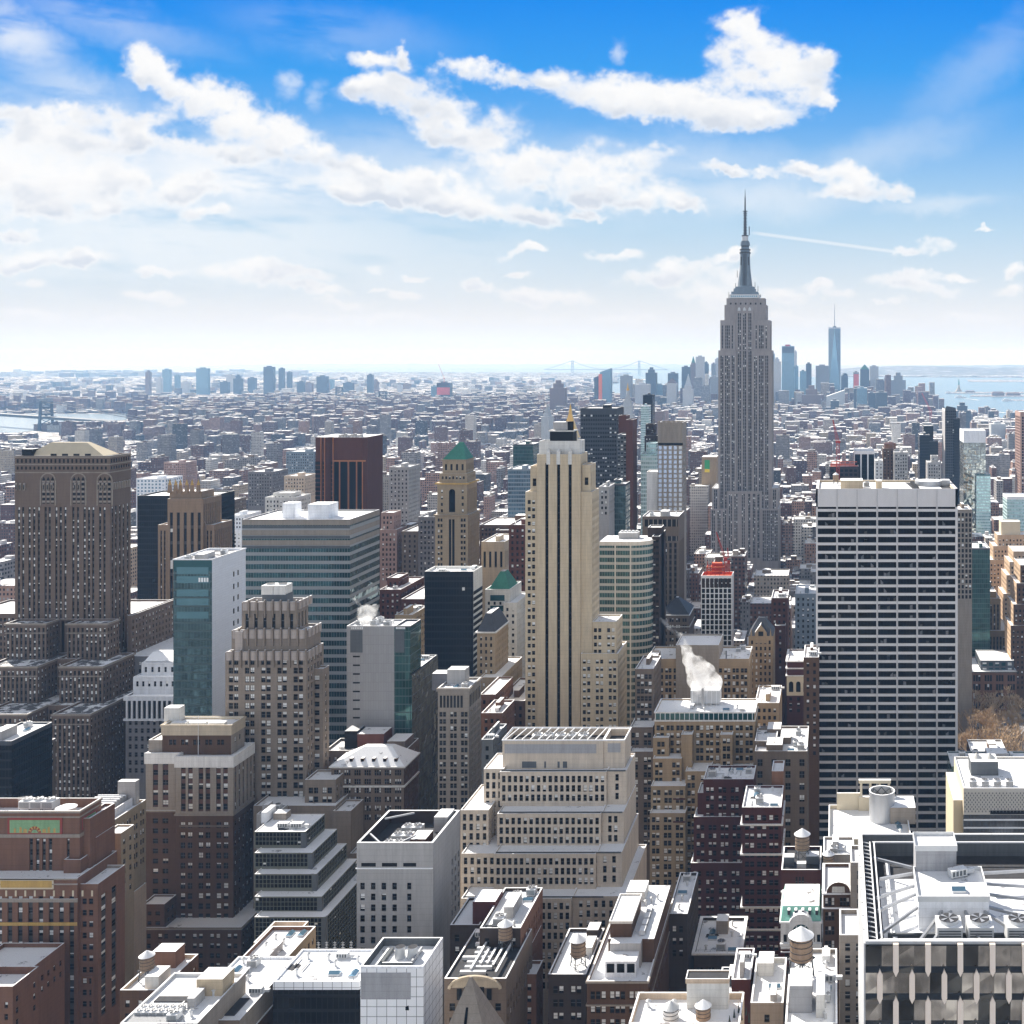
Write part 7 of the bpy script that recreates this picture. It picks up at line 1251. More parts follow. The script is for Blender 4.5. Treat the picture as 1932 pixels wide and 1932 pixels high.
Y_ = 620; x0, x1, y0, y1, z1 = b.tier(1485, 1528, Y_, 24, 1246, None, dict(m='red_brick', fh=3.1, wh=1.8, ww=1.5, pitch=3.5, top=20, mg=1.2, blind=.3, fr=None), par=.8, snow='snow_full'); b.p('arcade').box(x0-.2, x1+.2, y0-.3, y0-.01, z1-19, z1-8, 'cream', bottom=True)
for i in range(3): cx = x0+2.2+i*3.9; b.p('arch_window').poly([(cx-1.2,y0-.35,z1-17), (cx+1.2,y0-.35,z1-17), (cx+1.2,y0-.35,z1-12.5)]+[(cx+1.2*math.cos(math.pi*j/6),y0-.35,z1-12.5+1.2*math.sin(math.pi*j/6)) for j in range(1, 6)]+[(cx-1.2,y0-.35,z1-12.5)], 'glass_black')
for zz_ in (z1-4, z1-8, z1-.2): b.ring(x0, x1, y0, y1, zz_-.5, zz_, .8, 'off_white', 'cornice', 'snow_full')
b.done()
plain('tall brown brick loft with tank, left edge of the big black banded slab', 'the brown loft at slab edge', 1516, 1545, 560, 24, 1240, 1420, 'brown_brick', name='loft_building', clut=2, snow='snow_full')
plain('dark brick tenement with fire stairs, right of the steep-gabled tan building', 'the dark brick tenement', 1455, 1486, 690, 24, 1128, 1250, 'maroon', name='loft_building', tiers=((1462, 1482, 684, 20, 1180),), clut=2, snow='snow_full')
plain('tan brick block with penthouse, low behind the crowded-roof grey stone block', 'the tan penthouse block', 1424, 1470, 560, 30, 1326, 1400, 'tan_brick', clut=4, snow='snow_full')
plain('blue grey blank-sided loft with timber tank, left of slab near the big crane', 'the blue grey blank loft', 1500, 1540, 760, 30, 1120, 1230, 'steel_blue', name='loft_building', clut=3, snow='snow_full')
# right edge
b = B('louvred_office_block', 'white woven-louvre office block with cone-lidded plant on a snowy roof', 'office building', 'the white woven-louvre block', 1580)
Y_ = 430; mat('weave', (.60, .56, .50), .7, .05); x0, x1, y0, y1, z1 = b.tier(1818, 2010, Y_, 34, 1487, None, dict(m='weave', k='blank'), par=.8, snow='snow_full', sides='L', side_st=dict(m='cream', k='blank')); zz_ = PZ(1528, Y_)
for r_ in range(9):
    for i in range(26): xx = x0+.4+i*1.3+(r_ % 2)*.65; b.p('louvre').box(xx, xx+.28, y0-.25, y0-.01, z1-1.6-r_*.85-.55, z1-1.6-r_*.85, 'gunmetal', bottom=True)
b.p('glass_floor').box(x0-.1, x1, y0-.1, y0-.01, PZ(1600,Y_), PZ(1537,Y_), 'glass_mirror', bottom=True); b.p('dark_gap').box(x0+10, x1, y0-.12, y0-.01, PZ(1536,Y_), PZ(1529,Y_), 'black_metal', bottom=True)
for i in range(30): b.p('glass_floor').box(x0+i*1.25, x0+i*1.25+.1, y0-.18, y0-.11, PZ(1600,Y_), PZ(1537,Y_), 'gunmetal', bottom=True)
for i in range(3): b.p('glass_floor').box(x0, x1, y0-.2, y0-.12, PZ(1548+i*15,Y_), PZ(1545+i*15,Y_), 'white_metal', bottom=True)
b.bulk(x0+4.6, x0+15.2, y0+15, y0+24, z1-.8, 5.4, 'gunmetal', 'snow'); b.p('lattice_side').box(x0-3.4, x0-.02, y0+4, y0+33, 0, z1-6, 'cream', top='snow_full')
for i in range(2): b.p('cone_lid').cone(x0+7.3+i*5.1, y0+19.5, z1+4.6, z1+6.4, 2.3, .2, 'off_white', 16)
b.done()
for i in range(4): fan_unit(x0+4+i*4.6, y0+4.5, z1-.8, 'brown-bladed roof fan %s from left on the white woven-louvre block' % ORD[i], .95)
b = B('green_glass_lowrise', 'low green glass building with snowy solar-racked roof under the bare trees', 'building', 'the low green glass building', 1450)
x0, x1, y0, y1, z1 = b.tier(1795, 2000, 520, 20, 1446, None, cur('glass_green', 'cw_green'), par=.6, snow='snow_full', sides='L'); clutter(b, n=8, seed=20, bulk=1, fans=3, region=(.05, .65, 0, 1)); b.done()
b = B('stepped_tan_tower', 'sunlit tan deco office block with blank stepped top, right of the banded slab', 'tower', 'the sunlit tan deco block', 1240)
Y_ = 900; TN = dict(m='tan_brick', k='strip', fh=3.6, wh=2, ww=1.3, pitch=2.6, top=5, d=.4, span='spandrel_dark', blind=.15, fr=None); b.tier(1826, 1888, Y_, 40, 1129, None, TN, par=.8, snow='snow_full', sides='L'); b.tier(1836, 1880, Y_+6, 20, 1116, None, dict(m='tan_brick', k='blank'), par=.5, snow='snow_full', sides='L'); b.tier(1826, 1906, Y_-5, 40, 1190, None, TN, par=.6, sides='L'); b.tier(1845, 1870, Y_+20, 12, 1098, None, dict(m='gunmetal', k='blank'), par=.5, sides='L'); b.done()
plain('brown window-gridded slab peeking right of the big black banded slab', 'the brown gridded slab', 1806, 1834, 760, 24, 961, 1120, 'grey_brown', name='office_tower', cat='tower', style=dict(m='taupe', fh=3.4, wh=2.4, ww=1.5, pitch=1.95, top=2.5, mg=.5, blind=.1, fr=None), clut=0)
plain('dark teal glass midrise right of the brown gridded slab', 'the dark teal midrise', 1834, 1868, 880, 30, 1034, 1130, 'glass_green', style=cur('dark_slate', 'cw_green'), clut=1)
b = B('mirror_glass_tower', 'mirrored glass tower with plain white band on top reflecting the city', 'tower', 'the mirrored white-banded tower', 998)
b.tier(1818, 1860, 1300, 40, 812, None, dict(m='white_panel', k='curtain', g='cw_mirror', top=14, cap='white_panel'), par=1, snow='snow', sides='L'); b.tier(1842, 1869, 1294, 40, 895, None, cur('glass_teal', 'cw_pale'), par=.8, sides='L'); b.done()
b = B('dark_angled_tower', 'very dark tall glass tower with slanted crown and light left edge', 'tower', 'the very dark slant-crowned tower', 905)
b.tier(1783, 1804, 1500, 40, 772, None, dict(m='dark_slate', fh=3.5, wh=2.3, ww=1.8, pitch=2.2, top=2, mg=.3, d=.1, blind=.04, fr=None, g='glass_black'), par=1, sides='L', side_st=dict(m='travertine', k='strip', fh=3.5, wh=2, ww=2, pitch=4, top=3, d=.3, blind=0, fr=None)); b.tier(1800, 1811, 1496, 34, 789, None, cur('dark_slate', 'cw_dark'), par=.8, sides='L'); x_ = PX(1783,1500); b.p('slanted_crown').poly([(x_, 1499.9, PZ(772,1500)), (x_+14, 1499.9, PZ(772,1500)), (x_+14, 1499.9, PZ(769,1500)), (x_+2, 1499.9, PZ(766,1500))], 'dark_slate'); b.done()
plain('dark clustered glass tower with stepped top, left of the slant-crowned tower', 'the dark clustered glass tower', 1735, 1754, 1520, 30, 820, 905, 'dark_slate', style=cur('dark_slate', 'cw_dark'), name='apartment_tower', cat='tower', tiers=((1743, 1761, 1540, 24, 803), (1752, 1770, 1530, 24, 832)), clut=0)
plain('grey pointed residential tower in front of the dark clustered glass tower', 'the grey pointed tower', 1750, 1776, 1250, 24, 872, 910, 'grey_stone', name='apartment_tower', cat='tower', tiers=((1757, 1770, 1256, 12, 860),), clut=0)
plain('black slab with bright white vertical piers and white left side', 'the white-piered black slab', 1612, 1650, 1150, 30, 851, 908, 'white_metal', name='office_tower', cat='tower', clut=0, bulk=0, style=dict(m='white_metal', k='strip', fh=4, wh=3.7, ww=5.6, pitch=6.4, top=3.5, mg=.4, d=.5, blind=0, g='glass_black', span='black_metal', fr=None))
plain('brown brick tower under a round red roof tank, behind the banded slab', 'the brown tower with round tank', 1666, 1686, 1250, 24, 846, 912, 'brown_brick', name='apartment_tower', cat='tower', clut=0, bulk=0)
t_ = empty('roof_tank', (PX(1679,1260), 1260, PZ(847,1260)), 'round brick-red drum tank on top of the brown tower', 'roof tank'); m_ = MB(); m_.cone(0,0,0,6,6.6,6.6,'orange_brick',20); m_.build('drum', t_); m_ = MB(); m_.cone(0,0,6,7.6,7.6,2,'red_brick',20); m_.build('lid', t_)
plain('grey balconied tower right of the brown tower with round tank', 'the grey balconied tower', 1687, 1713, 1230, 24, 853, 912, 'grey_stone', name='apartment_tower', cat='tower', clut=0)
plain('pale small-windowed loft between white-piered slab and the brown tower', 'the pale small-windowed loft', 1651, 1666, 1200, 24, 869, 912, 'white_stone', name='loft_building', clut=0)
plain('pinkish dark-windowed slab cut by the right edge of the view', 'the pinkish edge slab', 1925, 1990, 1400, 40, 777, 940, 'pink_brick', name='apartment_tower', cat='tower', clut=0, bulk=0, style=dict(m='pink_brick', fh=3.5, wh=2.6, ww=2.2, pitch=3, top=6, mg=2, blind=.05, fr=None, g='glass_black'))
plain('white-framed teal banded office block at the right edge of the view', 'the white-framed teal edge block', 1900, 1990, 1150, 30, 937, 1010, 'white_metal', style=cur('white_metal', 'cw_pale', 3), clut=1)
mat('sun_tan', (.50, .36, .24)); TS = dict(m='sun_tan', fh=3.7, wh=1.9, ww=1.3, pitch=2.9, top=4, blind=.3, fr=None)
b = B('stepped_garment_tower', 'tan brick tower stepping up to a blank cream water-tank block, far right', 'tower', 'the tan tower with cream tank block', 1110)
b.tier(1866, 1990, 1000, 30, 1056, None, TS, par=.7, snow='snow_full', sides='L'); b.tier(1874, 1990, 1004, 26, 1030, None, TS, par=.7, snow='snow_full', sides='L'); b.tier(1882, 1970, 1008, 20, 1009, None, TS, par=.7, snow='snow_full', sides='L'); b.tier(1889, 1925, 1010, 14, 984, None, dict(m='cream', k='blank'), par=.5, snow='snow_full', sides='L'); b.done()
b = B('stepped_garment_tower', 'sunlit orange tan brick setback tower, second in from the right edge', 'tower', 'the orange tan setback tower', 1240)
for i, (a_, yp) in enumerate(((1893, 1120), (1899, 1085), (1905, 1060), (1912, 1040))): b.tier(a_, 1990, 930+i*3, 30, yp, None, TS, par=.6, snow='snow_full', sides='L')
b.done()
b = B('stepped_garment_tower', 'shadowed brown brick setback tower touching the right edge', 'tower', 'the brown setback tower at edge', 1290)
for i, (a_, yp) in enumerate(((1907, 1180), (1912, 1140), (1918, 1100), (1925, 1066))): b.tier(a_, 1990, 840+i*3, 30, yp, None, dict(TS, m='brown_brick'), par=.6, snow='snow_full', sides='L', side_st=TS)  # light put into the brick colours: front toned as shaded, left side as sunlit
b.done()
b = B('brick_library_block', 'orange red brick block with arched bays and white roof storey behind bare trees', 'building', 'the arched red block behind trees', 1345)
Y_ = 830; x0, x1, y0, y1, z1 = b.tier(1833, 1918, Y_, 40, 1267, None, dict(m='orange_brick', fh=6.5, wh=4.6, ww=1.5, gap=.4, grp=3, pitch=7.2, top=2.6, mg=1.2, blind=.1, g='glass', fr=None, d=.5), par=.6, snow='snow_full', sides='L'); b.tier(1850, 1913, Y_+6, 30, 1246, None, dict(m='gunmetal', fh=4, wh=2.6, ww=3, pitch=4, top=1.5, blind=.4, g='glass_teal', fr=None), par=.5, snow='snow_full', sides='L'); b.ring(x0, x1, y0, y1, z1-.5, z1, .8, 'gunmetal'); b.done()
plain('slender dark loft with white ornate top, just right of the banded slab', 'the slender white-topped loft', 1808, 1832, 790, 24, 1206, 1315, 'dusk_grey', name='loft_building', clut=2, snow='snow_full')
# ------------------------------------------------------------------ ground, water, hills
def gmat(name, cols, scale, rough=.8):
    m = bpy.data.materials.new(name); m.use_nodes = True; N = NT(m.node_tree); b = N.n['Principled BSDF']; g = N.new('ShaderNodeNewGeometry').outputs['Position']
    f = N.noise(g, scale, 8, .7); N.l.new(N.ramp(f, cols), b.inputs['Base Color']); b.inputs['Roughness'].default_value = rough; MATS[name] = m; return m
gmat('ground_mix', [(.0, (.05,.05,.055)), (.44, (.09,.085,.085)), (.53, (.32,.32,.34)), (.62, (.75,.77,.8))], .03)
gmat('hill_mix', [(.0, (.03,.035,.03)), (.5, (.07,.075,.07)), (.6, (.3,.3,.32)), (.7, (.7,.72,.75))], .004)
m = bpy.data.materials.new('water'); m.use_nodes = True; N = NT(m.node_tree); b = N.n['Principled BSDF']; b.inputs['Base Color'].default_value = (.16, .25, .32, 1); b.inputs['Roughness'].default_value = .22; b.inputs['Specular IOR Level'].default_value = .8
g = N.new('ShaderNodeNewGeometry').outputs['Position']; bn = N.new('ShaderNodeBump'); bn.inputs['Strength'].default_value = .35; bn.inputs['Distance'].default_value = 2; N.l.new(N.noise(N.v('MULTIPLY', g, (1, .25, 1)), .02, 6, .7), bn.inputs['Height']); N.l.new(bn.outputs[0], b.inputs['Normal']); MATS['water'] = m
mb = MB(); rs = [0, 150, 400, 800, 1300]+[1300*(1.13**i) for i in range(1, 20)]; r_ = rs[-1]
while r_ < 66000: r_ += 1500; rs.append(r_)
n_ = 150
for i in range(len(rs)-1):
    for j in range(n_):
        t0, t1 = 2*math.pi*j/n_, 2*math.pi*(j+1)/n_; q_ = [(r*math.sin(t), r*math.cos(t), -r*r/2/RE) for r, t in ((rs[i],t0), (rs[i],t1), (rs[i+1],t1), (rs[i+1],t0))]
        mb.poly(q_ if i else q_[1:], 'ground_mix', [(0,0)]*(4 if i else 3))
o = mb.build('ground'); o['kind'] = 'structure'
def sheet(rows, matn, dz, name, step=1.0):
    """surface laid on the curved ground between left and right photo columns, row by row"""
    R_ = []
    for (y0, a0, c0), (y1, a1, c1) in zip(rows, rows[1:]):
        n = max(1, int(abs(y1-y0)/step))
        for i in range(n): f = i/n; R_.append((y0+(y1-y0)*f, a0+(a1-a0)*f, c0+(c1-c0)*f))
    R_.append(rows[-1]); mb = MB(); L = []
    for y, a_, c_ in R_:
        Y = Yground(y); xa, xc = PX(a_, Y), PX(c_, Y); n = 48; L.append([(xa+(xc-xa)*i/n, Y, gz(xa+(xc-xa)*i/n, Y)+dz) for i in range(n+1)])
    for u_, v_ in zip(L, L[1:]):
        for i in range(48): mb.poly([u_[i], u_[i+1], v_[i+1], v_[i]], matn, [(0,0)]*4)
    o = mb.build(name); o['kind'] = 'structure'; return o
EAST = [(781,50,242),(786,-60,242),(792,-80,238),(797,-90,182),(803,-100,172),(808,-110,110),(815,-120,45),(822,-130,5)]
SEA = [(689.4,-1500,1500),(690,-1500,1480),(693,-1500,1400),(697,-1500,1360),(699.5,-1500,1340),(700,-1500,1340)]
SEA2 = [(700,560,1340),(702,800,1330),(704,1080,1320)]
NAR = [(704,1180,1310),(708,1170,1330),(712,1155,1560),(714.5,1150,2400),(720,1147,2500),(730,1140,2600),(740,1135,2700),(748,1125,2700),(757,1105,2800)]
BAY = [(757,1500,2800),(762,1742,2900),(770,1765,2900),(780,1800,3000),(790,1865,3000),(797,1925,3000),(803,1960,3000)]
CREEK = [(739,966,1090),(741,960,1110),(743,970,1090)]
for nm, rw, dz_ in (('river_water', EAST, 1.0), ('ocean_water', SEA, 1.0), ('ocean_water', SEA2, 1.3), ('bay_water', NAR, 1.0), ('bay_water', BAY, 1.3)): sheet(rw, 'water', dz_, nm, .7)
def inwater(px, py):
    for rw in (EAST, SEA, SEA2, NAR, BAY):
        if rw[0][0] <= py <= rw[-1][0]:
            for (y0, a0, c0), (y1, a1, c1) in zip(rw, rw[1:]):
                if y0 <= py <= y1:
                    f = (py-y0)/max(y1-y0, 1e-6)
                    if a0+(a1-a0)*f-1 <= px <= c0+(c1-c0)*f+1: return True
    return False
def ridge(name, Y, D, prof, m='hill_mix'):
    """hills: profile of (photo column, photo row of the crest), Y metres away, D deep"""
    mb = MB(); pts = []
    for (x0, y0), (x1, y1) in zip(prof, prof[1:]):
        n = max(2, int((x1-x0)/12))
        for i in range(n): f = i/n; pts.append((x0+(x1-x0)*f, y0+(y1-y0)*f+.35*math.sin((x0+(x1-x0)*f)*.11)+.25*math.sin((x0+(x1-x0)*f)*.31)))
    rr = random.Random(3); secs = []
    for x, y in pts:
        X_ = PX(x, Y); zc = PZ(y, Y+D*.5); g0 = gz(X_, Y)-3
        secs.append([(X_, Y, g0), (X_, Y+D*.2, g0+(zc-g0)*.35), (X_, Y+D*.5, max(zc, g0+1)), (X_*1.05, Y+D, gz(X_, Y+D)-3)])
    for s0, s1 in zip(secs, secs[1:]):
        for i in range(3): mb.poly([s0[i], s1[i], s1[i+1], s0[i+1]], m, [(0,0)]*4)
    o = mb.build(name); o['kind'] = 'structure'; return o
ridge('hills', 42000, 6000, [(330,690.5),(380,688.5),(480,687),(700,686.8),(860,687.5),(1100,687),(1300,687.5),(1420,688),(1600,690)])
ridge('hills', 14500, 7000, [(1585,696),(1620,693.5),(1680,692),(1730,690.5),(1800,691.2),(1860,692.5),(1930,693.5),(2050,693),(2300,694)])
ridge('hills', 26000, 4000, [(1700,690.5),(1850,689.5),(1950,688.5),(2200,689)])
def island(name, rows, h=3, m='ground_mix'):
    return sheet(rows, m, h, name, .5)
island('island_ground', [(740.2,1790,1930),(741.2,1786,1960),(742.3,1784,1945),(742.8,1790,1830)], 3)
island('island_ground', [(745.3,1840,1960),(746.6,1832,1990),(748.4,1830,1990),(749,1860,1985)], 3)
island('pier_ground', [(716.8,1820,2200),(718,1825,2200),(719.5,1826,2200),(721,1832,2200)], 3); island('pier_ground', [(754.5,1893,2000),(756,1895,2000),(756.6,1910,2000)], 2)
for i, (a_, c_, y_) in enumerate(((1050,1140,741), (966,1080,728), (1000,1130,724), (1160,1215,716), (966,1060,748))): island('dock_ground', [(y_,a_,c_),(y_+1.1,a_-4,c_+6)], 5, 'snow_full')
# ------------------------------------------------------------------ distant city
GREYS = [(.24,.15,.12), (.15,.08,.06), (.13,.065,.05), (.36,.31,.26), (.42,.34,.24), (.22,.21,.21), (.55,.52,.48), (.13,.12,.125), (.33,.20,.15), (.66,.64,.61), (.06,.06,.065), (.28,.26,.25), (.10,.045,.04)]
CN = ['brownish', 'dark brown', 'dark russet', 'pale taupe', 'tan', 'grey', 'off-white', 'charcoal', 'pinkish brown', 'white', 'near-black', 'ash grey', 'deep maroon']
class FM:
    """fast box collector with wall colour attribute"""
    def __init__(s): s.v = []; s.f = []; s.m = []; s.c = []; s.uv = []
    def box(s, x0, x1, y0, y1, z0, z1, ci, al, wall=0, roof=1):
        k = len(s.v); s.v += [(x0,y0,z0),(x1,y0,z0),(x1,y1,z0),(x0,y1,z0),(x0,y0,z1),(x1,y0,z1),(x1,y1,z1),(x0,y1,z1)]
        w, d, h = x1-x0, y1-y0, z1-z0; c = (*GREYS[ci], al)
        for q, L in (((0,1,5,4), w), ((1,2,6,5), d), ((2,3,7,6), w), ((3,0,4,7), d)): s.f.append(tuple(k+i for i in q)); s.m.append(wall); s.uv += [(0,0),(L,0),(L,h),(0,h)]; s.c += [c]*4
        s.f.append((k+4,k+5,k+6,k+7)); s.m.append(roof); s.uv += [(0,0)]*4; s.c += [c]*4
    def build(s, name, mats=('far_wall', 'snow'), parent=None):
        me = bpy.data.meshes.new(name); me.from_pydata(s.v, [], s.f)
        for q in mats: me.materials.append(MATS[q])
        me.polygons.foreach_set('material_index', s.m); ul = me.uv_layers.new(name='uv'); ul.data.foreach_set('uv', np.array(s.uv, dtype=np.float32).ravel())
        ca = me.color_attributes.new('col', 'FLOAT_COLOR', 'CORNER'); ca.data.foreach_set('color', np.array(s.c, dtype=np.float32).ravel())
        o = bpy.data.objects.new(name, me); C.objects.link(o)
        if parent: o.parent = parent
        return o
snowmat('snow_far', (.14,.13,.14), .43)
snowmat('snow_city', (.16,.15,.16), .39, scale=.05)
rr = random.Random(11)
LIMS = [(1806, 2100, 690, 828, 1412, '', 0, PX(1806, 690), 400), (-200, 62, 3960, 3961, 816, '', 0, 1e6, 1e6), (62, 110, 3960, 3961, 830, '', 0, 1e6, 1e6), (110, 240, 4700, 4701, 793, '', 0, 1e6, 1e6), (1840, 2100, 4300, 4301, 792, '', 0, 1e6, 1e6), (1750, 1840, 5400, 5401, 772, '', 0, 1e6, 1e6), (1180, 1750, 4400, 4401, 768, '', 0, 1e6, 1e6)]
cand = []       # (x0,x1,y0,y1,h,colour,alpha)
def lim_top(x0, x1, y0, y1):
    """highest photo row a filler may reach so that it does not hide what stands behind"""
    a_, c_ = scr(x0, y0, 0)[0], scr(x1, y0, 0)[0]; lim = 0
    for (p0, p1, Ya, Yb, vb, sh, tp, X0, X1) in HEROES+LIMS:
        if y1 > Ya-4 and y0 < Yb+4 and x1 > X0-3 and x0 < X1+3: return None
        if Ya > y0 and c_ > p0-1 and a_ < p1+1: lim = max(lim, vb)
    return lim
# manhattan blocks on the street grid, 5th avenue at X=-170
aves = [-3140,-2900,-2660,-2420,-2180,-1940,-1700,-1480,-1290,-1090,-900,-745,-600,-455,-312,-170,110,390,670,950,1230,1500,1780,2050]
Y = 588.0
def urban_h(Y, x):
    r = rr.random()
    if Y < 1000: return rr.uniform(22, 50) if r < .55 else rr.uniform(50, 88)
    if Y < 1500: return rr.uniform(18, 45) if r < .7 else rr.uniform(45, 80)
    if Y < 2300: return rr.uniform(14, 34) if r < .74 else rr.uniform(34, 78)
    if Y < 3600: return rr.uniform(12, 22) if r < .88 else rr.uniform(22, 48)
    if Y < 5200: return rr.uniform(14, 26) if r < .80 else rr.uniform(35, 60)
    return rr.uniform(15, 60)
while Y < 6500:
    for ia in range(len(aves)-1):
        xa, xb = aves[ia]+13, aves[ia+1]-13
        if PX(-60, Y+60) > xb or PX(1990, Y) < xa: continue
        for half in (0, 1):
            ya = Y+9+half*32; yb = ya+28+rr.uniform(-3, 3); x = xa
            while x < xb-6:
                w = rr.choice((8, 12, 16, 22, 30, 38)) if Y < 1400 else rr.choice((8, 10, 16, 24, 34)) if Y < 3000 else rr.choice((14, 22, 32, 46))
                x2 = min(x+w, xb); 
                if xb-x2 < 6: x2 = xb
                cx, cy = (x+x2)/2, ya; base = gz(cx, cy); px, py = scr(cx, cy, base)
                if -60 < px < 1990 and not inwater(px, py):
                    lim = lim_top(x, x2, ya, yb)
                    if lim is not None:
                        h = urban_h(Y, cx); d = yb-ya
                        if lim:
                            hmax = CZ-(lim+rr.uniform(2, 22)*min(1, 900/Y)-CY)*ya/F
                            h = min(h, hmax)
                        if h > 6: cand.append((x, x2-.15, ya, ya+d, h, rr.randrange(13) if rr.random() > .3 else rr.choice((1, 2, 8, 12)), rr.random()))
                x = x2
    Y += 80.5
# housing slabs and towers near the river
for _ in range(620):
    Y_ = rr.uniform(3300, 5600); px = rr.uniform(-20, 1180); x = PX(px, Y_); py = scr(x, Y_, gz(x, Y_))[1]
    if inwater(px, py) or inwater(px, py+3): continue
    for q in range(rr.choice((1, 2, 3, 4))):
        w = rr.uniform(18, 40); xx = x+q*rr.uniform(35, 70); yy = Y_+rr.uniform(-60, 60)
        if lim_top(xx, xx+w, yy, yy+20) is None: continue
        lim = lim_top(xx, xx+w, yy, yy+20) or 0; h = rr.choice((38, 46, 54, 62, 72)); h = min(h, CZ-(lim+2-CY)*yy/F) if lim else h
        if h > 10 and not inwater(*scr(xx, yy, gz(xx, yy))): cand.append((xx, xx+w, yy, yy+rr.uniform(14, 24), h, rr.choice((0, 1, 2, 8, 12, 5)), rr.random()))
# downtown and west side midrises
for _ in range(420):
    Y_ = rr.uniform(4300, 6100); px = rr.uniform(1185, 1765); x = PX(px, Y_); w = rr.uniform(20, 50); py = scr(x, Y_, 0)[1]
    if inwater(px, py) or inwater(px, py+2): continue
    h = rr.uniform(30, 100)+(rr.uniform(20, 75) if rr.random() < .3 else 0) if Y_ > 5000 else rr.uniform(25, 60)
    cand.append((x, x+w, Y_, Y_+rr.uniform(20, 40), h, rr.randrange(13), rr.random()))
for _ in range(120):
    Y_ = rr.uniform(2300, 4300); px = rr.uniform(1450, 1960); x = PX(px, Y_); w = rr.uniform(24, 60); py = scr(x, Y_, 0)[1]; lim = lim_top(x, x+w, Y_, Y_+30)
    if lim is None or inwater(px, py+3): continue
    h = rr.uniform(28, 56); h = min(h, CZ-(lim+2-CY)*Y_/F) if lim else h
    if h > 8: cand.append((x, x+w, Y_, Y_+rr.uniform(18, 30), h, rr.choice((3, 4, 6, 8, 0, 9, 5)), rr.random()))
for _ in range(150):
    Y_ = rr.uniform(1350, 3300); px = rr.uniform(-20, 1950); x = PX(px, Y_); w = rr.uniform(16, 30); py = scr(x, Y_, 0)[1]; lim = lim_top(x, x+w, Y_, Y_+24)
    if lim is None or inwater(px, py+3): continue
    h = rr.uniform(50, 100); h = min(h, CZ-(lim+2-CY)*Y_/F) if lim else h
    if h > 20: cand.append((x, x+w, Y_, Y_+rr.uniform(16, 26), h, rr.randrange(13), rr.random()))
def area(c):
    x0, x1, y0, y1, h = c[:5]; a_ = scr(x0, y0, 0)[0]; c_ = scr(x1, y0, 0)[0]
    if c_ < 0 or a_ > 1932: return 0
    return (min(c_, 1932)-max(a_, 0))*(h*F/y0)
for i, c in enumerate(cand): cand[i] = c
# visibility by painting from near to far on a coarse grid
GW, GH = 966, 966; buf = np.zeros((GH, GW), bool)
def rect(x0, x1, y0, zt, zb):
    a_, c_ = scr(x0, y0, 0)[0]/2, scr(x1, y0, 0)[0]/2; t_ = scr(0, y0, zt)[1]/2; b_ = scr(0, y0, zb)[1]/2
    return max(0, int(a_)), min(GW, int(math.ceil(c_))), max(0, int(t_)), min(GH, int(math.ceil(b_)))
items = [('h', h[2], (h[7], h[8], h[2], CZ-(h[6]-CY)*h[2]/F, -5)) for h in HEROES]+[('c', c[2], (c[0], c[1], c[2], c[4]+gz(c[0], c[2]), -5), i) for i, c in enumerate(cand)]
items.sort(key=lambda t: t[1]); vis = np.zeros(len(cand))
for it in items:
    a_, c_, t_, b_ = rect(*it[2])
    if a_ >= c_ or t_ >= b_: continue
    sub = buf[t_:b_, a_:c_]
    if it[0] == 'c': vis[it[3]] = (~sub).sum()
    sub[:] = True
order = np.argsort(-vis); NIND = int(300-len(HEROES)-45)
chosen = set(int(i) for i in order[:max(NIND, 0)] if vis[i] > 3)
stuff = FM(); names = {}
def roofbits(fm, c, base, rj):
    x0, x1, y0, y1, h = c[:5]; z = base+h; w, d = x1-x0, y1-y0
    for _ in range(rj.choice((1, 1, 2, 3)) if y0 < 3500 else rj.choice((0, 1))):
        bw, bd = min(w*.5, rj.uniform(2.5, 8)), min(d*.5, rj.uniform(2.5, 7)); bx, by = rj.uniform(x0+.5, x1-bw-.5), rj.uniform(y0+.5, y1-bd-.5)
        fm.box(bx, bx+bw, by, by+bd, z, z+rj.uniform(2, 4.5), c[5] if rj.random() < .6 else rj.randrange(13), .5, 1 if False else 2, 1)
inds = []
for i, c in enumerate(cand):
    base = gz((c[0]+c[1])/2, c[2])-1; rj = random.Random(i)
    if i in chosen: inds.append((i, c, base)); continue
    if vis[i] < .5 and c[2] > 900 : 
        if rj.random() < .35: continue
    stuff.box(c[0], c[1], c[2], c[3], base, base+1+c[4], c[5], c[6]); 
    if c[2] < 5200: roofbits(stuff, c, base+1, rj)
mat('bulk_grey', (.42, .40, .40))
# brooklyn and beyond: blocks of low houses
def brook(y0, y1, n, hl, hh, wl, wh, pxa=-40, pxb=1320, tree=False):
    for _ in range(n):
        t = rr.random(); Yb = y0*(y1/y0)**t; px = rr.uniform(pxa, pxb); x = PX(px, Yb); py = scr(x, Yb, gz(x, Yb))[1]
        if inwater(px, py) or inwater(px, py-.4) or inwater(px, py+.6): continue
        h = rr.uniform(hl, hh); w = rr.uniform(wl, wh); stuff.box(x, x+w, Yb, Yb+rr.uniform(wl*.6, wh*.6), gz(x, Yb)-2, gz(x, Yb)+h, rr.randrange(13), rr.random(), 0, 1)
brook(4700, 7000, 6500, 7, 16, 16, 50, -40, 1130); brook(7000, 11000, 8000, 7, 16, 25, 80, -40, 1160); brook(11000, 19000, 7000, 8, 18, 40, 140, -40, 1180); brook(4600, 12000, 420, 25, 55, 25, 70, -40, 1130); brook(14000, 19000, 90, 40, 75, 60, 220, 0, 560)
brook(11500, 14500, 500, 8, 14, 40, 120, 1590, 2050); brook(14000, 21000, 2500, 8, 16, 40, 160, 1590, 2050)
o = stuff.build('distant_city', ('far_wall', 'snow_city', 'bulk_grey')); o['kind'] = 'stuff'
print('cand', len(cand), 'chosen', len(inds), 'heroes', len(HEROES))
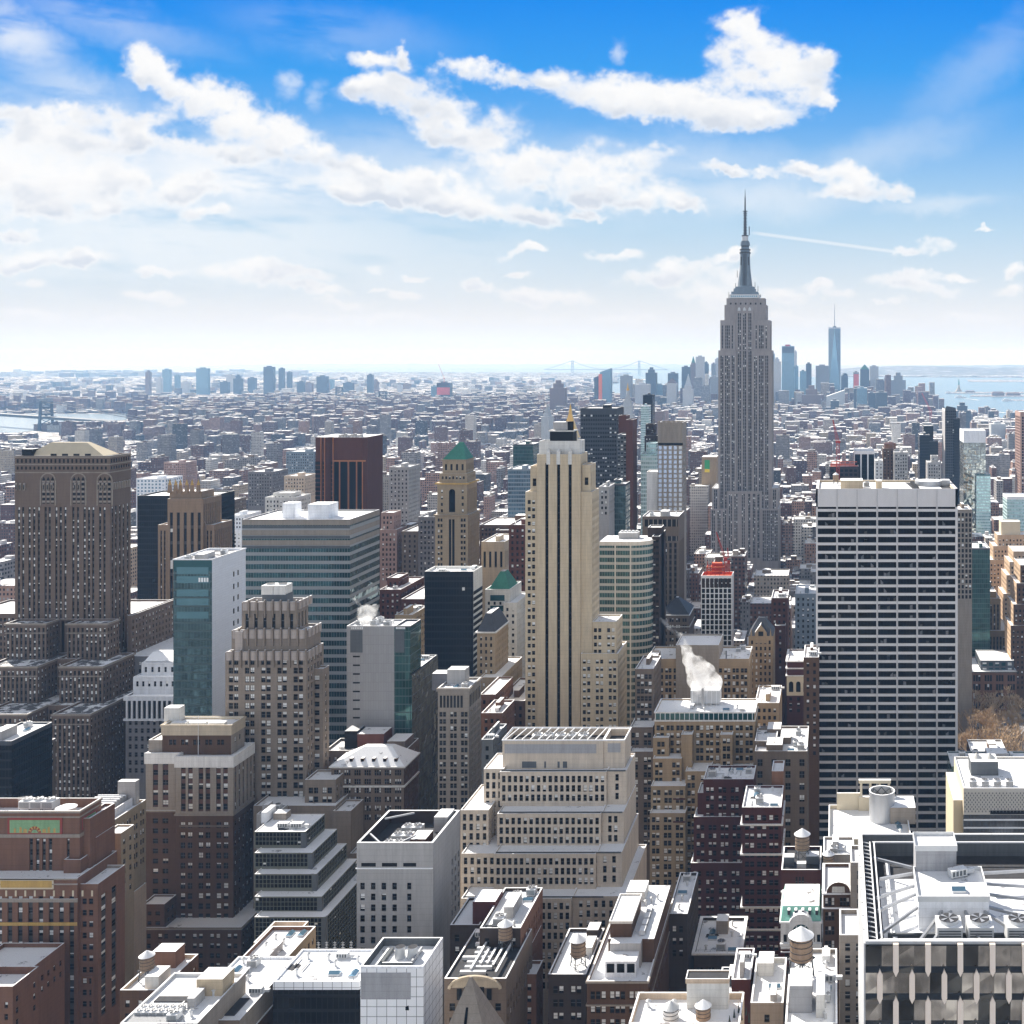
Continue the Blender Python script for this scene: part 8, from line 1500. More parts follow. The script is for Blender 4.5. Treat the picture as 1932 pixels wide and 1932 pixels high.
# ---- the larger ones as things with parts
refs = [( (max(h[0],0)+min(h[1],1932))/2, max(h[6], 0), h[5], h[2]) for h in HEROES]
used = {}; gen = []
SZ = lambda c: 'slab' if (c[1]-c[0]) > 30 and c[4] > 35 else 'tower' if c[4] > 55 else 'midrise' if c[4] > 32 else 'low-rise'
for i, c, base in inds:
    px, py = scr((c[0]+c[1])/2, c[2], base+c[4]); best = None
    for rx, ry, sh, Yh in refs:
        d = math.hypot(px-rx, (py-ry)*1.0)
        if best is None or d < best[0]: best = (d, rx, ry, sh)
    d, rx, ry, sh = best; dx, dy = px-rx, py-ry
    side = ('right of' if dx > 0 else 'left of') if abs(dx) > abs(dy)*.8 else ('below the top of' if dy > 0 else 'above')
    gen.append([f'{CN[c[5]]} {SZ(c)} with snowy roof', side, sh, d, i, c, base])
grp = {}
for g_ in gen: grp.setdefault((g_[0], g_[1], g_[2]), []).append(g_)
NUMW = ['nearest', 'second out', 'third out', 'fourth out', 'fifth out', 'sixth out', 'seventh out', 'eighth out', 'ninth out', 'tenth out']
for (a_, s_, sh), L in grp.items():
    L.sort(key=lambda t: t[3])
    for j, g_ in enumerate(L):
        lab = f'{a_}, {s_} {sh}' if len(L) == 1 else f'{a_}, {NUMW[min(j, 9)]} {s_} {sh}'
        i, c, base = g_[4:]; rj = random.Random(i); x0, x1, y0, y1, h = c[:5]; cx = (x0+x1)/2
        r_ = empty('city_building', (0, 0, 0), lab, 'building', 'buildings filling the streets beyond'); r_.location = (cx, y0, base+1); fm = FM()
        fm.box(x0, x1, y0, y1, base, base+1+h, c[5], c[6]); fm.f = fm.f[:-1]; fm.m = fm.m[:-1]; fm.uv = fm.uv[:-4]; fm.c = fm.c[:-4]
        fm.v = [(p[0]-cx, p[1]-y0, p[2]-base-1) for p in fm.v]; fm.build('wall', ('far_wall',), r_)
        mb = MB(); z = h; t_ = .4; X0, X1, D_ = x0-cx, x1-cx, y1-y0; A_ = [(X0,0),(X1,0),(X1,D_),(X0,D_)]; B_ = [(X0+t_,t_),(X1-t_,t_),(X1-t_,D_-t_),(X0+t_,D_-t_)]
        for q in range(4): w_ = (q+1) % 4; mb.quad((*A_[q], z), (*A_[w_], z), (*B_[w_], z), (*B_[q], z), 'snow_full'); mb.quad((*B_[q], z), (*B_[w_], z), (*B_[w_], z-.9), (*B_[q], z-.9), 'taupe')
        mb.poly([(*q, z-.9) for q in B_], 'snow_full' if rj.random() < .5 else 'snow'); mb.build('roof', r_)
        w, d = x1-x0, D_
        for _ in range(rj.choice((1, 2, 3))):
            bw, bd = min(w*.4, rj.uniform(3, 8)), min(d*.4, rj.uniform(3, 7)); bx, by = rj.uniform(X0+.6, X1-bw-.6), rj.uniform(.6, d-bd-.6)
            mb = MB(); mb.box(bx, bx+bw, by, by+bd, z-.9, z+rj.uniform(1.5, 4), rj.choice(('taupe', 'grey_brown', 'white_stone', 'brown_brick')), top='snow_full'); mb.build('bulkhead', r_)
        if rj.random() < .5 and y0 < 1500: mb = MB(); tx, ty = rj.uniform(X0+2, X1-2), rj.uniform(2, d-2); mb.cone(tx, ty, z+1.6, z+4.8, 1.7, 1.6, 'wood', 10); mb.cone(tx, ty, z+4.8, z+6.2, 1.9, 0, 'snow_full', 10); mb.box(tx-1, tx+1, ty-1, ty+1, z-.9, z+1.6, 'gunmetal'); mb.build('tank', r_)
# ------------------------------------------------------------------ far towers with their own outlines
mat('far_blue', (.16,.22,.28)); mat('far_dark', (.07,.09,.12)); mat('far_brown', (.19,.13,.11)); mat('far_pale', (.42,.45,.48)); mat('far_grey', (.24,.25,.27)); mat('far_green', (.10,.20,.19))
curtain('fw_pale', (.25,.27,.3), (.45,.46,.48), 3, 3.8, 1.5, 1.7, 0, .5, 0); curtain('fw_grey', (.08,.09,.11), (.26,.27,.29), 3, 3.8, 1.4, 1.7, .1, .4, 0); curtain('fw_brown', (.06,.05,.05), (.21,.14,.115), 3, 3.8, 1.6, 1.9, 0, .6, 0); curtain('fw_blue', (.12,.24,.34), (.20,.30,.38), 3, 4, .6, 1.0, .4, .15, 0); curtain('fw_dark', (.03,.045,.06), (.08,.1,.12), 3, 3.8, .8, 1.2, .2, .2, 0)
def far(label, a, c, yp, Y_, m, D=40, top='snow_far', cap=None, name='skyscraper', group=None, bits=()):
    x0, x1 = PX(a, Y_), PX(c, Y_); g0 = gz((x0+x1)/2, Y_)-2; z1 = PZ(yp, Y_); r_ = empty(name, ((x0+x1)/2, Y_, g0), label, 'skyscraper', group); o_ = ((x0+x1)/2, Y_, g0)
    mb = MB(); mb.box(x0, x1, Y_, Y_+D, g0, z1, m, top='snow_far'); rebase(mb, o_); mb.build('shaft', r_)
    mb = MB(); w = x1-x0
    if cap == 'pyr': mb.frus((x0,x1,Y_,Y_+D), z1, ((x0+x1)/2-1,(x0+x1)/2+1,Y_+D/2-1,Y_+D/2+1), z1+w*.55, top)
    elif cap == 'step': mb.box(x0+w*.2, x1-w*.2, Y_+D*.2, Y_+D*.8, z1, z1+w*.3, m, top='snow_far'); mb.box(x0+w*.34, x1-w*.34, Y_+D*.34, Y_+D*.66, z1+w*.3, z1+w*.5, m, top='snow_far')
    elif cap == 'dome':
        for k_ in range(5): a0, a1 = k_*math.pi/10, (k_+1)*math.pi/10; mb.cone((x0+x1)/2, Y_+D/2, z1+w*.4*math.sin(a0), z1+w*.4*math.sin(a1), w*.48*math.cos(a0), max(w*.48*math.cos(a1), .01), m, 14, cap='no' if k_ < 4 else None)
    elif cap == 'spire': mb.box(x0+w*.15, x1-w*.15, Y_+D*.15, Y_+D*.85, z1, z1+w*.35, m, top='snow_far'); mb.frus((x0+w*.2,x1-w*.2,Y_+D*.2,Y_+D*.8), z1+w*.35, ((x0+x1)/2-.6,(x0+x1)/2+.6,Y_+D/2-.6,Y_+D/2+.6), z1+w*1.5, top)
    elif cap == 'slant': mb.poly([(x0,Y_,z1),(x1,Y_,z1),(x1,Y_,z1+w*.35)], m); mb.poly([(x0,Y_+D,z1),(x1,Y_+D,z1),(x1,Y_+D,z1+w*.35)], m); mb.quad((x0,Y_,z1),(x1,Y_,z1+w*.35),(x1,Y_+D,z1+w*.35),(x0,Y_+D,z1), top); mb.quad((x1,Y_,z1),(x1,Y_+D,z1),(x1,Y_+D,z1+w*.35),(x1,Y_,z1+w*.35), m)
    else: mb.box(x0+w*.25, x1-w*.3, Y_+D*.3, Y_+D*.7, z1, z1+6, m, top='snow_far')
    rebase(mb, o_); mb.build('crown', r_)
    for (ba, bc, by0, by1, bm) in bits:
        mb = MB(); mb.box(PX(ba,Y_), PX(bc,Y_), Y_-1.5, Y_-.2, PZ(by1,Y_), PZ(by0,Y_), bm, bottom=True); rebase(mb, o_); mb.build('panel', r_)
    return r_
DT = 'far downtown towers beside the harbour'; BK = 'hazy towers across the river on the left'
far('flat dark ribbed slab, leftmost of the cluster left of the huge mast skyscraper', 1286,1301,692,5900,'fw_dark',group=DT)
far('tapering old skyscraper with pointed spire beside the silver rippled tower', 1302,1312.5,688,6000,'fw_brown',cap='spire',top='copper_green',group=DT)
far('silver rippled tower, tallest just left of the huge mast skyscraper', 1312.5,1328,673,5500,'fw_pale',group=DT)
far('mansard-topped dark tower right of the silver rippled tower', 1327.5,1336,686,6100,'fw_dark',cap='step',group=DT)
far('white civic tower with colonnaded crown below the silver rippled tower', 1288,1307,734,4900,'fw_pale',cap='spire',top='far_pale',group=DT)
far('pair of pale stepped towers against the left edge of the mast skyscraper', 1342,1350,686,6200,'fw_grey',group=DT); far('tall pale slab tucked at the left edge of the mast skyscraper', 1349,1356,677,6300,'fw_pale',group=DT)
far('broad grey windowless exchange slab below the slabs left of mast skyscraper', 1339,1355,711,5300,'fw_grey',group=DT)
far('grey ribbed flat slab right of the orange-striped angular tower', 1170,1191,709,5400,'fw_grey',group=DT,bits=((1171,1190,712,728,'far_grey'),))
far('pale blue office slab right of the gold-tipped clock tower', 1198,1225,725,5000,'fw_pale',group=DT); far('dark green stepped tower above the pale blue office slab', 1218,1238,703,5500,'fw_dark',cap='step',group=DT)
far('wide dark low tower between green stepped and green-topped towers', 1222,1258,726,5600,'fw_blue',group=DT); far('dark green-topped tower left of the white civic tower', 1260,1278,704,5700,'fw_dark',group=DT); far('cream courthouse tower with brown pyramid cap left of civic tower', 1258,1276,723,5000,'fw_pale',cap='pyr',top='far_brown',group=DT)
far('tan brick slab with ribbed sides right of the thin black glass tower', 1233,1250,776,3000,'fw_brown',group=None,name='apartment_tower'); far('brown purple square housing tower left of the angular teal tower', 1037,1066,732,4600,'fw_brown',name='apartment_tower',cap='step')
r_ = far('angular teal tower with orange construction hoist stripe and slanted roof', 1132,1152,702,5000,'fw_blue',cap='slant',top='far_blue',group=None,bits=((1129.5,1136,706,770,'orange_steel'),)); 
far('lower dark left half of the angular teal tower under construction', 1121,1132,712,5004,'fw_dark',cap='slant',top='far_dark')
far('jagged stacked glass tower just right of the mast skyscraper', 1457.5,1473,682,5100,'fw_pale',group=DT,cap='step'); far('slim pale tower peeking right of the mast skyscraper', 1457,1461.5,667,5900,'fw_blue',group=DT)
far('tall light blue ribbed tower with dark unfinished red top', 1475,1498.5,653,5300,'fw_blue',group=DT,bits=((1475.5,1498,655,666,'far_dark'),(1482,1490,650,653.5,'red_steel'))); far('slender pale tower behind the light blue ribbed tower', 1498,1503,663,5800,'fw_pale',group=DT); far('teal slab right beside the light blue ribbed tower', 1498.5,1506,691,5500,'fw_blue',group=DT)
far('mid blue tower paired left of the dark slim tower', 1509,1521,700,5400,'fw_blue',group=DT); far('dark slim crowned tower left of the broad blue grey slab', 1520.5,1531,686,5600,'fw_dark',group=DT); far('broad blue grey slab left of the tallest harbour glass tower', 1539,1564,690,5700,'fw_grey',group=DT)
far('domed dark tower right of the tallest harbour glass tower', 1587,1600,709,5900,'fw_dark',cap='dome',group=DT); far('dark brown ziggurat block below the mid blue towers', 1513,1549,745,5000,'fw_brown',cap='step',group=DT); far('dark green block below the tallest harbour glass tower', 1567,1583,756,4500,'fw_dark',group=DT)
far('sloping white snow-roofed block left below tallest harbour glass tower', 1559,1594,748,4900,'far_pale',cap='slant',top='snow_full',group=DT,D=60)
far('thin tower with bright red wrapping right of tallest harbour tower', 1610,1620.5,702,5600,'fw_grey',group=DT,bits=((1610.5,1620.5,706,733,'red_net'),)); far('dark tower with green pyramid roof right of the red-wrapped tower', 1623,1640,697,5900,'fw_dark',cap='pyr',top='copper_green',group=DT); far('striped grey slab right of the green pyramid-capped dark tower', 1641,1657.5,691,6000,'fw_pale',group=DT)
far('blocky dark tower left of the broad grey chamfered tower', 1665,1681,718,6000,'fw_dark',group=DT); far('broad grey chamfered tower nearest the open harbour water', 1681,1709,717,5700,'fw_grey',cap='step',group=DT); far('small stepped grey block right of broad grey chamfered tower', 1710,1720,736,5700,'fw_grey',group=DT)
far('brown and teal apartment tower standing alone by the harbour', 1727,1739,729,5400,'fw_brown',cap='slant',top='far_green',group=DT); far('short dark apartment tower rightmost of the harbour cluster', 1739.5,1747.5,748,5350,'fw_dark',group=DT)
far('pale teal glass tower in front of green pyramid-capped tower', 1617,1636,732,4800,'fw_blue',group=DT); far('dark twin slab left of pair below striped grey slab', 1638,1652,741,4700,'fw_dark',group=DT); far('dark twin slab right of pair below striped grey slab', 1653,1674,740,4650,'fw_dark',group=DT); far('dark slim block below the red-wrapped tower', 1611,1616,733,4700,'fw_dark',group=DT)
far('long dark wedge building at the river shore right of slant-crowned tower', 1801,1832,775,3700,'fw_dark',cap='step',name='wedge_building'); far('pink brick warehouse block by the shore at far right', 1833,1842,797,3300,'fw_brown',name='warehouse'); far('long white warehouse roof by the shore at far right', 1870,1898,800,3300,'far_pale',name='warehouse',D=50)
# tallest harbour tower: tapering octagon with spire
Y_ = 5850; x0, x1 = PX(1563,Y_), PX(1586,Y_); z1 = PZ(617.5,Y_); g0 = gz(0,Y_)-2; cx, cy, h_ = (x0+x1)/2, Y_+31, (x1-x0)/2; r_ = empty('spired_glass_skyscraper', (cx, Y_, g0), 'tallest harbour glass tower with faceted taper and thin spire', 'skyscraper', DT)
zb = g0+60; low = [(cx+h_*a_, cy+h_*b_, zb) for a_, b_ in ((-1,-1),(1,-1),(1,1),(-1,1))]; hi_ = [(cx+h_*1.0*a_, cy+h_*1.0*b_, z1-8) for a_, b_ in ((0,-1),(1,0),(0,1),(-1,0))]
q_ = h_*.0; mb = MB(); mb.box(cx-h_, cx+h_, cy-h_, cy+h_, g0, zb, 'fw_blue')
for i in range(4): j = (i+1) % 4; mb.poly([low[i], low[j], hi_[i]], 'glass_blue'); mb.poly([low[j], hi_[j], hi_[i]], 'far_blue')
rebase(mb, (cx, Y_, g0)); mb.build('shaft', r_)
mb = MB(); mb.prism([(p[0], p[1]) for p in hi_], z1-8, z1, 'far_pale'); mb.cone(cx, cy, z1, z1+6, 9, 9, 'gunmetal', 16); rebase(mb, (cx, Y_, g0)); mb.build('crown', r_); mb = MB(); mb.cone(cx, cy, z1+6, PZ(573,Y_), 2.4, .8, 'steel', 8)
for k_ in range(5): mb.cone(cx, cy, z1+20+k_*16, z1+21.5+k_*16, 3.6, 3.6, 'steel', 8)
rebase(mb, (cx, Y_, g0)); mb.build('spire', r_)
# across the river
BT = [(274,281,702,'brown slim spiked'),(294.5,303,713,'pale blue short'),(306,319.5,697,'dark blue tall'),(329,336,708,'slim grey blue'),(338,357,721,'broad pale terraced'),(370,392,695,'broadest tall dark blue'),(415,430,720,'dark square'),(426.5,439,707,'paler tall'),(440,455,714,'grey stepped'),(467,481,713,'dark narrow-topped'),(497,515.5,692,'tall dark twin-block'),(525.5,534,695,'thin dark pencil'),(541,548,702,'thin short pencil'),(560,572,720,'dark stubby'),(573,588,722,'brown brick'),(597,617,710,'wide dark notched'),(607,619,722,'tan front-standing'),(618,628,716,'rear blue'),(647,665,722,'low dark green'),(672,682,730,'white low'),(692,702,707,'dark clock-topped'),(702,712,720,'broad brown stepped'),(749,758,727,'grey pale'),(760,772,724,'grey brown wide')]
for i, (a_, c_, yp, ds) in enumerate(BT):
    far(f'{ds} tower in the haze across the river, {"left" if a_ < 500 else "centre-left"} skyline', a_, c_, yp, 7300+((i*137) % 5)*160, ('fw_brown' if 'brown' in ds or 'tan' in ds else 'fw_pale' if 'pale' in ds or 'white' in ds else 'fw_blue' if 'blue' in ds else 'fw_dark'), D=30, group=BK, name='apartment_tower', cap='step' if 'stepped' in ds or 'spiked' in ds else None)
far('tower wrapped in red netting with a crane, across the river', 824,849,722,5900,'fw_dark',group=BK,bits=((824.2,849,722.5,729,'dark_bronze'),(824.5,848.5,731,745,'red_net'))); far('teal glass slab close left behind the red-netted tower', 813,824,729,5950,'fw_blue',group=BK)
for i, (a_, c_, yp) in enumerate(((966+12,966+23,700.5),(1059,1064,701),(1054,1070,700.6))): pass
# gold pyramid and clock tower
Y_ = 1850; r_ = far('stone tower with steep gold pyramid and lantern behind the black-striped tower', 1055,1097,828,Y_,'limestone',D=40,name='gold_roofed_tower'); x0, x1 = PX(1061,Y_), PX(1096,Y_); o_ = r_.location; cx = PX(1076,Y_+18)
mb = MB(); mb.frus((cx-13,cx+13,Y_+6,Y_+32), PZ(826,Y_+18), (cx-2.2,cx+2.2,Y_+17,Y_+21), PZ(780,Y_+18), 'gold'); rebase(mb, o_); mb.build('pyramid_roof', r_); mb = MB(); mb.cone(cx, Y_+19, PZ(780,Y_+18), PZ(773,Y_+18), 3.0, 2.4, 'gold', 8); mb.cone(cx, Y_+19, PZ(773,Y_+18), PZ(760,Y_+18), 2.2, .05, 'gold', 8); rebase(mb, o_); mb.build('lantern', r_)
for i in (-1, 1): mb = MB(); mb.frus((cx+i*14-1.5,cx+i*14+1.5,Y_+3,Y_+6), PZ(828,Y_), (cx+i*14-.1,cx+i*14+.1,Y_+4.4,Y_+4.6), PZ(816,Y_), 'limestone'); rebase(mb, o_); mb.build('pinnacle', r_)
Y_ = 2250; r_ = far('white campanile clock tower with pointed roof and gilded cupola', 1175,1194,782,Y_,'far_pale',D=22,name='clock_tower'); o_ = r_.location; cx = PX(1184.5,Y_+11)
mb = MB(); mb.box(cx-9,cx+9,Y_+2,Y_+20,PZ(782,Y_),PZ(768,Y_),'far_pale'); mb.frus((cx-9.5,cx+9.5,Y_+1.5,Y_+20.5), PZ(768,Y_), (cx-3,cx+3,Y_+8,Y_+14), PZ(746,Y_), 'far_pale'); rebase(mb, o_); mb.build('pointed_roof', r_); mb = MB(); mb.cone(cx, Y_+11, PZ(746,Y_), PZ(737,Y_), 3.0, 2.6, 'far_pale', 8); mb.cone(cx, Y_+11, PZ(737,Y_), PZ(732,Y_), 3.2, 1.6, 'gold', 10); mb.cone(cx, Y_+11, PZ(732,Y_), PZ(722,Y_), 1.4, .1, 'gold', 8); rebase(mb, o_); mb.build('gilded_cupola', r_)
mb = MB(); mb.cone(0,0,0,.6,4,4,'far_dark',16); q = mb.build('clock_face', r_); q.rotation_euler = (math.pi/2, 0, 0); q.location = (cx-o_[0], -.3, PZ(795,Y_)-o_[2])
r_ = far('white tiered building left of the gold pyramid', 1021,1036,786,2400,'far_pale',D=40,cap='spire',top='far_pale',name='tiered_building')
# ------------------------------------------------------------------ bridges, statue, boats
def bridge(label, Ya, xa, Yb, xb, ztop, zdeck, hw, m, deckd, name='suspension_bridge', truss=True, ext=.5):
    """two towers at (photo column, distance), main cables and deck"""
    A_, B_ = Vector((PX(xa,Ya), Ya, 0)), Vector((PX(xb,Yb), Yb, 0)); d = (B_-A_); r_ = empty(name, (*A_.xy, gz(*A_.xy)), label, 'bridge'); o_ = r_.location
    n = Vector((-d.y, d.x, 0)).normalized()*hw
    for T in (A_, B_):
        mb = MB(); g0 = gz(*T.xy)
        for s_ in (-1, 1): p_ = T+n*s_; mb.beam((*(p_+n*.35*s_).xy, g0), (*p_.xy, g0+ztop), hw*.42, hw*.42, m)
        for f_ in (.55, .78, .97): mb.beam((*(T-n*1.1).xy, g0+ztop*f_), (*(T+n*1.1).xy, g0+ztop*f_), hw*.3, hw*.4, m)
        if truss:
            for k_ in range(5): f0, f1 = k_/5, (k_+1)/5; mb.beam((*(T-n*1.15).xy, g0+ztop*f0), (*(T+n*1.1).xy, g0+ztop*f1), hw*.14, hw*.14, m); mb.beam((*(T+n*1.15).xy, g0+ztop*f0), (*(T-n*1.1).xy, g0+ztop*f1), hw*.14, hw*.14, m)
        rebase(mb, o_); mb.build('tower', r_)
    mb = MB(); N_ = 40; P_ = [A_+d*(-ext+(1+2*ext)*i/N_) for i in range(N_+1)]
    for i in range(N_): p_, q_ = P_[i], P_[i+1]; mb.beam((*p_.xy, gz(*p_.xy)+zdeck), (*q_.xy, gz(*q_.xy)+zdeck), hw*2, deckd, m)
    rebase(mb, o_); mb.build('deck', r_)
    for s_ in (-1, 1):
        mb = MB()
        def hz(t): 
            if t < 0: return zdeck+(ztop-zdeck)*max(0, 1+t/ext)**1.1
            if t > 1: return zdeck+(ztop-zdeck)*max(0, 1-(t-1)/ext)**1.1
            return zdeck+6+(ztop-zdeck-6)*(2*t-1)**2
        for i in range(N_):
            t0, t1 = -ext+(1+2*ext)*i/N_, -ext+(1+2*ext)*(i+1)/N_; p_, q_ = A_+d*t0+n*s_, A_+d*t1+n*s_; mb.beam((*p_.xy, gz(*p_.xy)+hz(t0)), (*q_.xy, gz(*q_.xy)+hz(t1)), hw*.13, hw*.13, m)
        rebase(mb, o_); mb.build('cable', r_)
bridge('long pale suspension bridge with two tall towers far on the horizon', 17500, 1080, 17300, 1206, 205, 68, 26, 'far_grey', 10, truss=False, ext=.42)
bridge('dark steel lattice bridge tower and trussed deck over the river at left', 3990, 87, 5000, -260, 102, 45, 16, 'bridge_blue', 9, name='lattice_bridge', ext=.55)
bridge('hazy steel bridge with finialed tower among the far housing blocks', 5300, 722, 6000, 640, 98, 42, 14, 'bridge_blue', 8, name='lattice_bridge', ext=.6)
Y_ = 8400; X_ = PX(1809, Y_); g0 = gz(X_, Y_)+3; r_ = empty('harbour_statue', (X_, Y_, g0), 'green statue with raised torch on a stone pedestal on its island', 'statue')
mb = MB(); mb.frus((-22,22,-22,22), 0, (-12,12,-12,12), 18, 'limestone'); mb.frus((-9,9,-9,9), 18, (-6.5,6.5,-6.5,6.5), 46, 'limestone'); mb.build('pedestal', r_); mb = MB(); mb.cone(0,0,46,66,5.6,3.8,'copper_green',12); mb.cone(0,0,66,76,3.9,2.6,'copper_green',12); mb.cone(0,0,76,82,2.2,2.0,'copper_green',10); mb.cone(0,0,82,84,3.2,.4,'copper_green',9); mb.beam((-2,0,74),(-5.5,0,91),1.6,1.6,'copper_green'); mb.cone(-5.5,0,91,95,1.2,.8,'gold',8); mb.beam((2.5,-1.5,72),(4.5,-3,64),1.6,2.4,'copper_green'); mb.build('figure', r_)
def low_far(label, a, c, y, h, m, D=40, name='island_building'):
    Y_ = Yground(y); x0, x1 = PX(a,Y_), PX(c,Y_); g0 = gz((x0+x1)/2,Y_)+2; r_ = empty(name, ((x0+x1)/2, Y_, g0), label, 'building'); mb = MB(); mb.box(x0-(x0+x1)/2, x1-(x0+x1)/2, 0, D, 0, h, m); mb.build('wall', r_); mb = MB(); mb.frus((x0-(x0+x1)/2, x1-(x0+x1)/2, 0, D), h, ((x0-x1)*.4, (x1-x0)*.4, D*.4, D*.6), h*1.6, 'far_brown', 'snow_far'); mb.build('roof', r_)
low_far('red roofed hall with corner towers on the nearer harbour island', 1872,1895,747.6,18,'far_brown'); low_far('long low brown ferry hall on the nearer harbour island', 1899,1925,747.2,14,'far_brown'); low_far('low dark service building behind the island statue', 1822,1840,741.4,9,'far_dark')
for i, (px, py, s_) in enumerate(((1790,742.3,1), (1811,751,1.3), (1900,757,1.2))):
    Y_ = Yground(py); X_ = PX(px, Y_); r_ = empty('ferry_boat', (X_, Y_, gz(X_,Y_)+1.2), ('white ferry beside the statue island', 'small white ferry trailing a long wake in mid harbour', 'small orange-white boat at right of the harbour')[i], 'boat', 'boats in the harbour'); r_.scale = (s_, s_, s_)
    mb = MB(); mb.poly([(-24,-6,0),(20,-6,0),(30,0,0),(20,6,0),(-24,6,0)], 'white_metal'); mb.prism([(-24,-6),(20,-6),(30,0),(20,6),(-24,6)], 0, 5, 'white_metal'); mb.build('hull', r_); mb = MB(); mb.box(-18,12,-4.5,4.5,5,10,'white_metal'); mb.box(-12,4,-3.5,3.5,10,13,'white_metal'); mb.build('cabin', r_)
def wake(a, c):
    (x0, y0), (x1, y1) = a, c; L = []
    for i in range(17): f = i/16; Y_ = Yground(y0+(y1-y0)*f); w_ = 8+30*f; X_ = PX(x0+(x1-x0)*f, Y_); L.append(((X_, Y_-w_, gz(X_,Y_)+1.9), (X_, Y_+w_, gz(X_,Y_)+1.9)))
    mb = MB()
    for p_, q_ in zip(L, L[1:]): mb.quad(p_[0], q_[0], q_[1], p_[1], 'snow_full')
    o = mb.build('wake_water'); o['kind'] = 'structure'
wake((1812,751.3), (1846,755.5)); wake((1920,783), (1855,774))
crane('tower_crane', 'tiny red crane above the shore near the harbour cluster', PX(1756,3900), 3900, 30, 40, (-30, 62), 3, 6)
crane('tower_crane', 'thin crane on top of the red-netted tower across the river', PX(838,5910), 5910, PZ(722,5910), 22, (-30, 75), 1.4, 4)
# ------------------------------------------------------------------ bare trees of the park
def bare_tree(seed, h):
    rj = random.Random(seed); v = []; e_ = []; rad = []
    def grow(p, d, L, r, lev, par):
        k = len(v); q = p+d*L; v.append(tuple(q)); rad.append(r); e_.append((par, k))
        if lev == 0: return
        for _ in range(3 if lev > 1 else 4):
            nd = (d+Vector((rj.uniform(-1, 1), rj.uniform(-1, 1), rj.uniform(-.25, .6)))*.62).normalized(); grow(q, nd, L*rj.uniform(.62, .85), r*.58, lev-1, k)
    v.append((0, 0, 0)); rad.append(.42); grow(Vector((0, 0, 0)), Vector((rj.uniform(-.1, .1), rj.uniform(-.1, .1), 1)).normalized(), h*.3, .34, 5, 0)
    mt_, mc = MB(), MB()
    for a_, b_ in e_:
        r0, r1 = rad[a_], rad[b_]; A_, B_ = Vector(v[a_]), Vector(v[b_]); m_ = mt_ if r1 > .1 else mc; d = (B_-A_); 
        if d.length < 1e-4: continue
        dn = d.normalized(); s_ = dn.cross(Vector((0.3, .5, 0.8))).normalized(); t_ = dn.cross(s_); r0, r1 = max(r0, .085), max(r1, .07)
        for i in range(3):
            a0, a1 = 2*math.pi*i/3, 2*math.pi*(i+1)/3; f = lambda P_, r_, a: tuple(P_+s_*math.cos(a)*r_+t_*math.sin(a)*r_); m_.quad(f(A_, r0, a0), f(A_, r0, a1), f(B_, r1, a1), f(B_, r1, a0), 'bark')
    return mt_, mc
TT_ = []
for s_ in range(4):
    mt_, mc = bare_tree(s_, 24); r_ = bare('bare_tree'); mt_.build('trunk', r_); mc.build('crown', r_); TT_.append(r_)
sp = [(1815,700),(1824,745),(1838,705),(1850,760),(1846,690),(1862,712),(1872,748),(1880,695),(1893,720),(1888,770),(1905,700),(1914,742),(1925,710),(1931,690),(1922,775),(1856,735),(1900,748),(1830,775),(1868,780),(1840,735),(1908,785),(1885,740)]
sp.sort()
for i, (px, Y_) in enumerate(sp):
    if i < 4: t_ = TT_[i]
    else: t_ = copy_tree(TT_[i % 4])
    X_ = PX(px, Y_); t_.location = (X_, Y_, -1); t_.rotation_euler = (0, 0, i*1.3); s_ = 1.25+.15*((i*7) % 5)/4; t_.scale = (s_, s_, s_); tag(t_, f'leafless brown park tree, {["first","second","third","fourth","fifth","sixth","seventh","eighth","ninth","tenth","eleventh","twelfth","thirteenth","fourteenth","fifteenth","sixteenth","seventeenth","eighteenth","nineteenth","twentieth","twenty-first","twenty-second"][i]} from the banded slab rightwards', 'tree', 'leafless park trees')
# poster on a far wall
Y_ = 1500; r_ = empty('poster_wall', (PX(1332,Y_), Y_, 0), 'tan building carrying a tall green and yellow poster', 'building'); mb = MB(); x0, x1 = PX(1324,Y_), PX(1352,Y_); mb.box(x0-r_.location.x, x1-r_.location.x, 0, 24, 0, PZ(862,Y_), 'tan_brick', top='snow_full'); mb.build('wall', r_); mb = MB(); a_, c_ = PX(1329.5,Y_)-r_.location.x, PX(1339,Y_)-r_.location.x; mb.box(a_, c_, -.4, -.02, PZ(891,Y_), PZ(868,Y_), 'poster_green', bottom=True); mb.box(a_, c_, -.42, -.02, PZ(891,Y_)-.01, PZ(885,Y_), 'poster_yellow', bottom=True); mb.build('poster', r_)
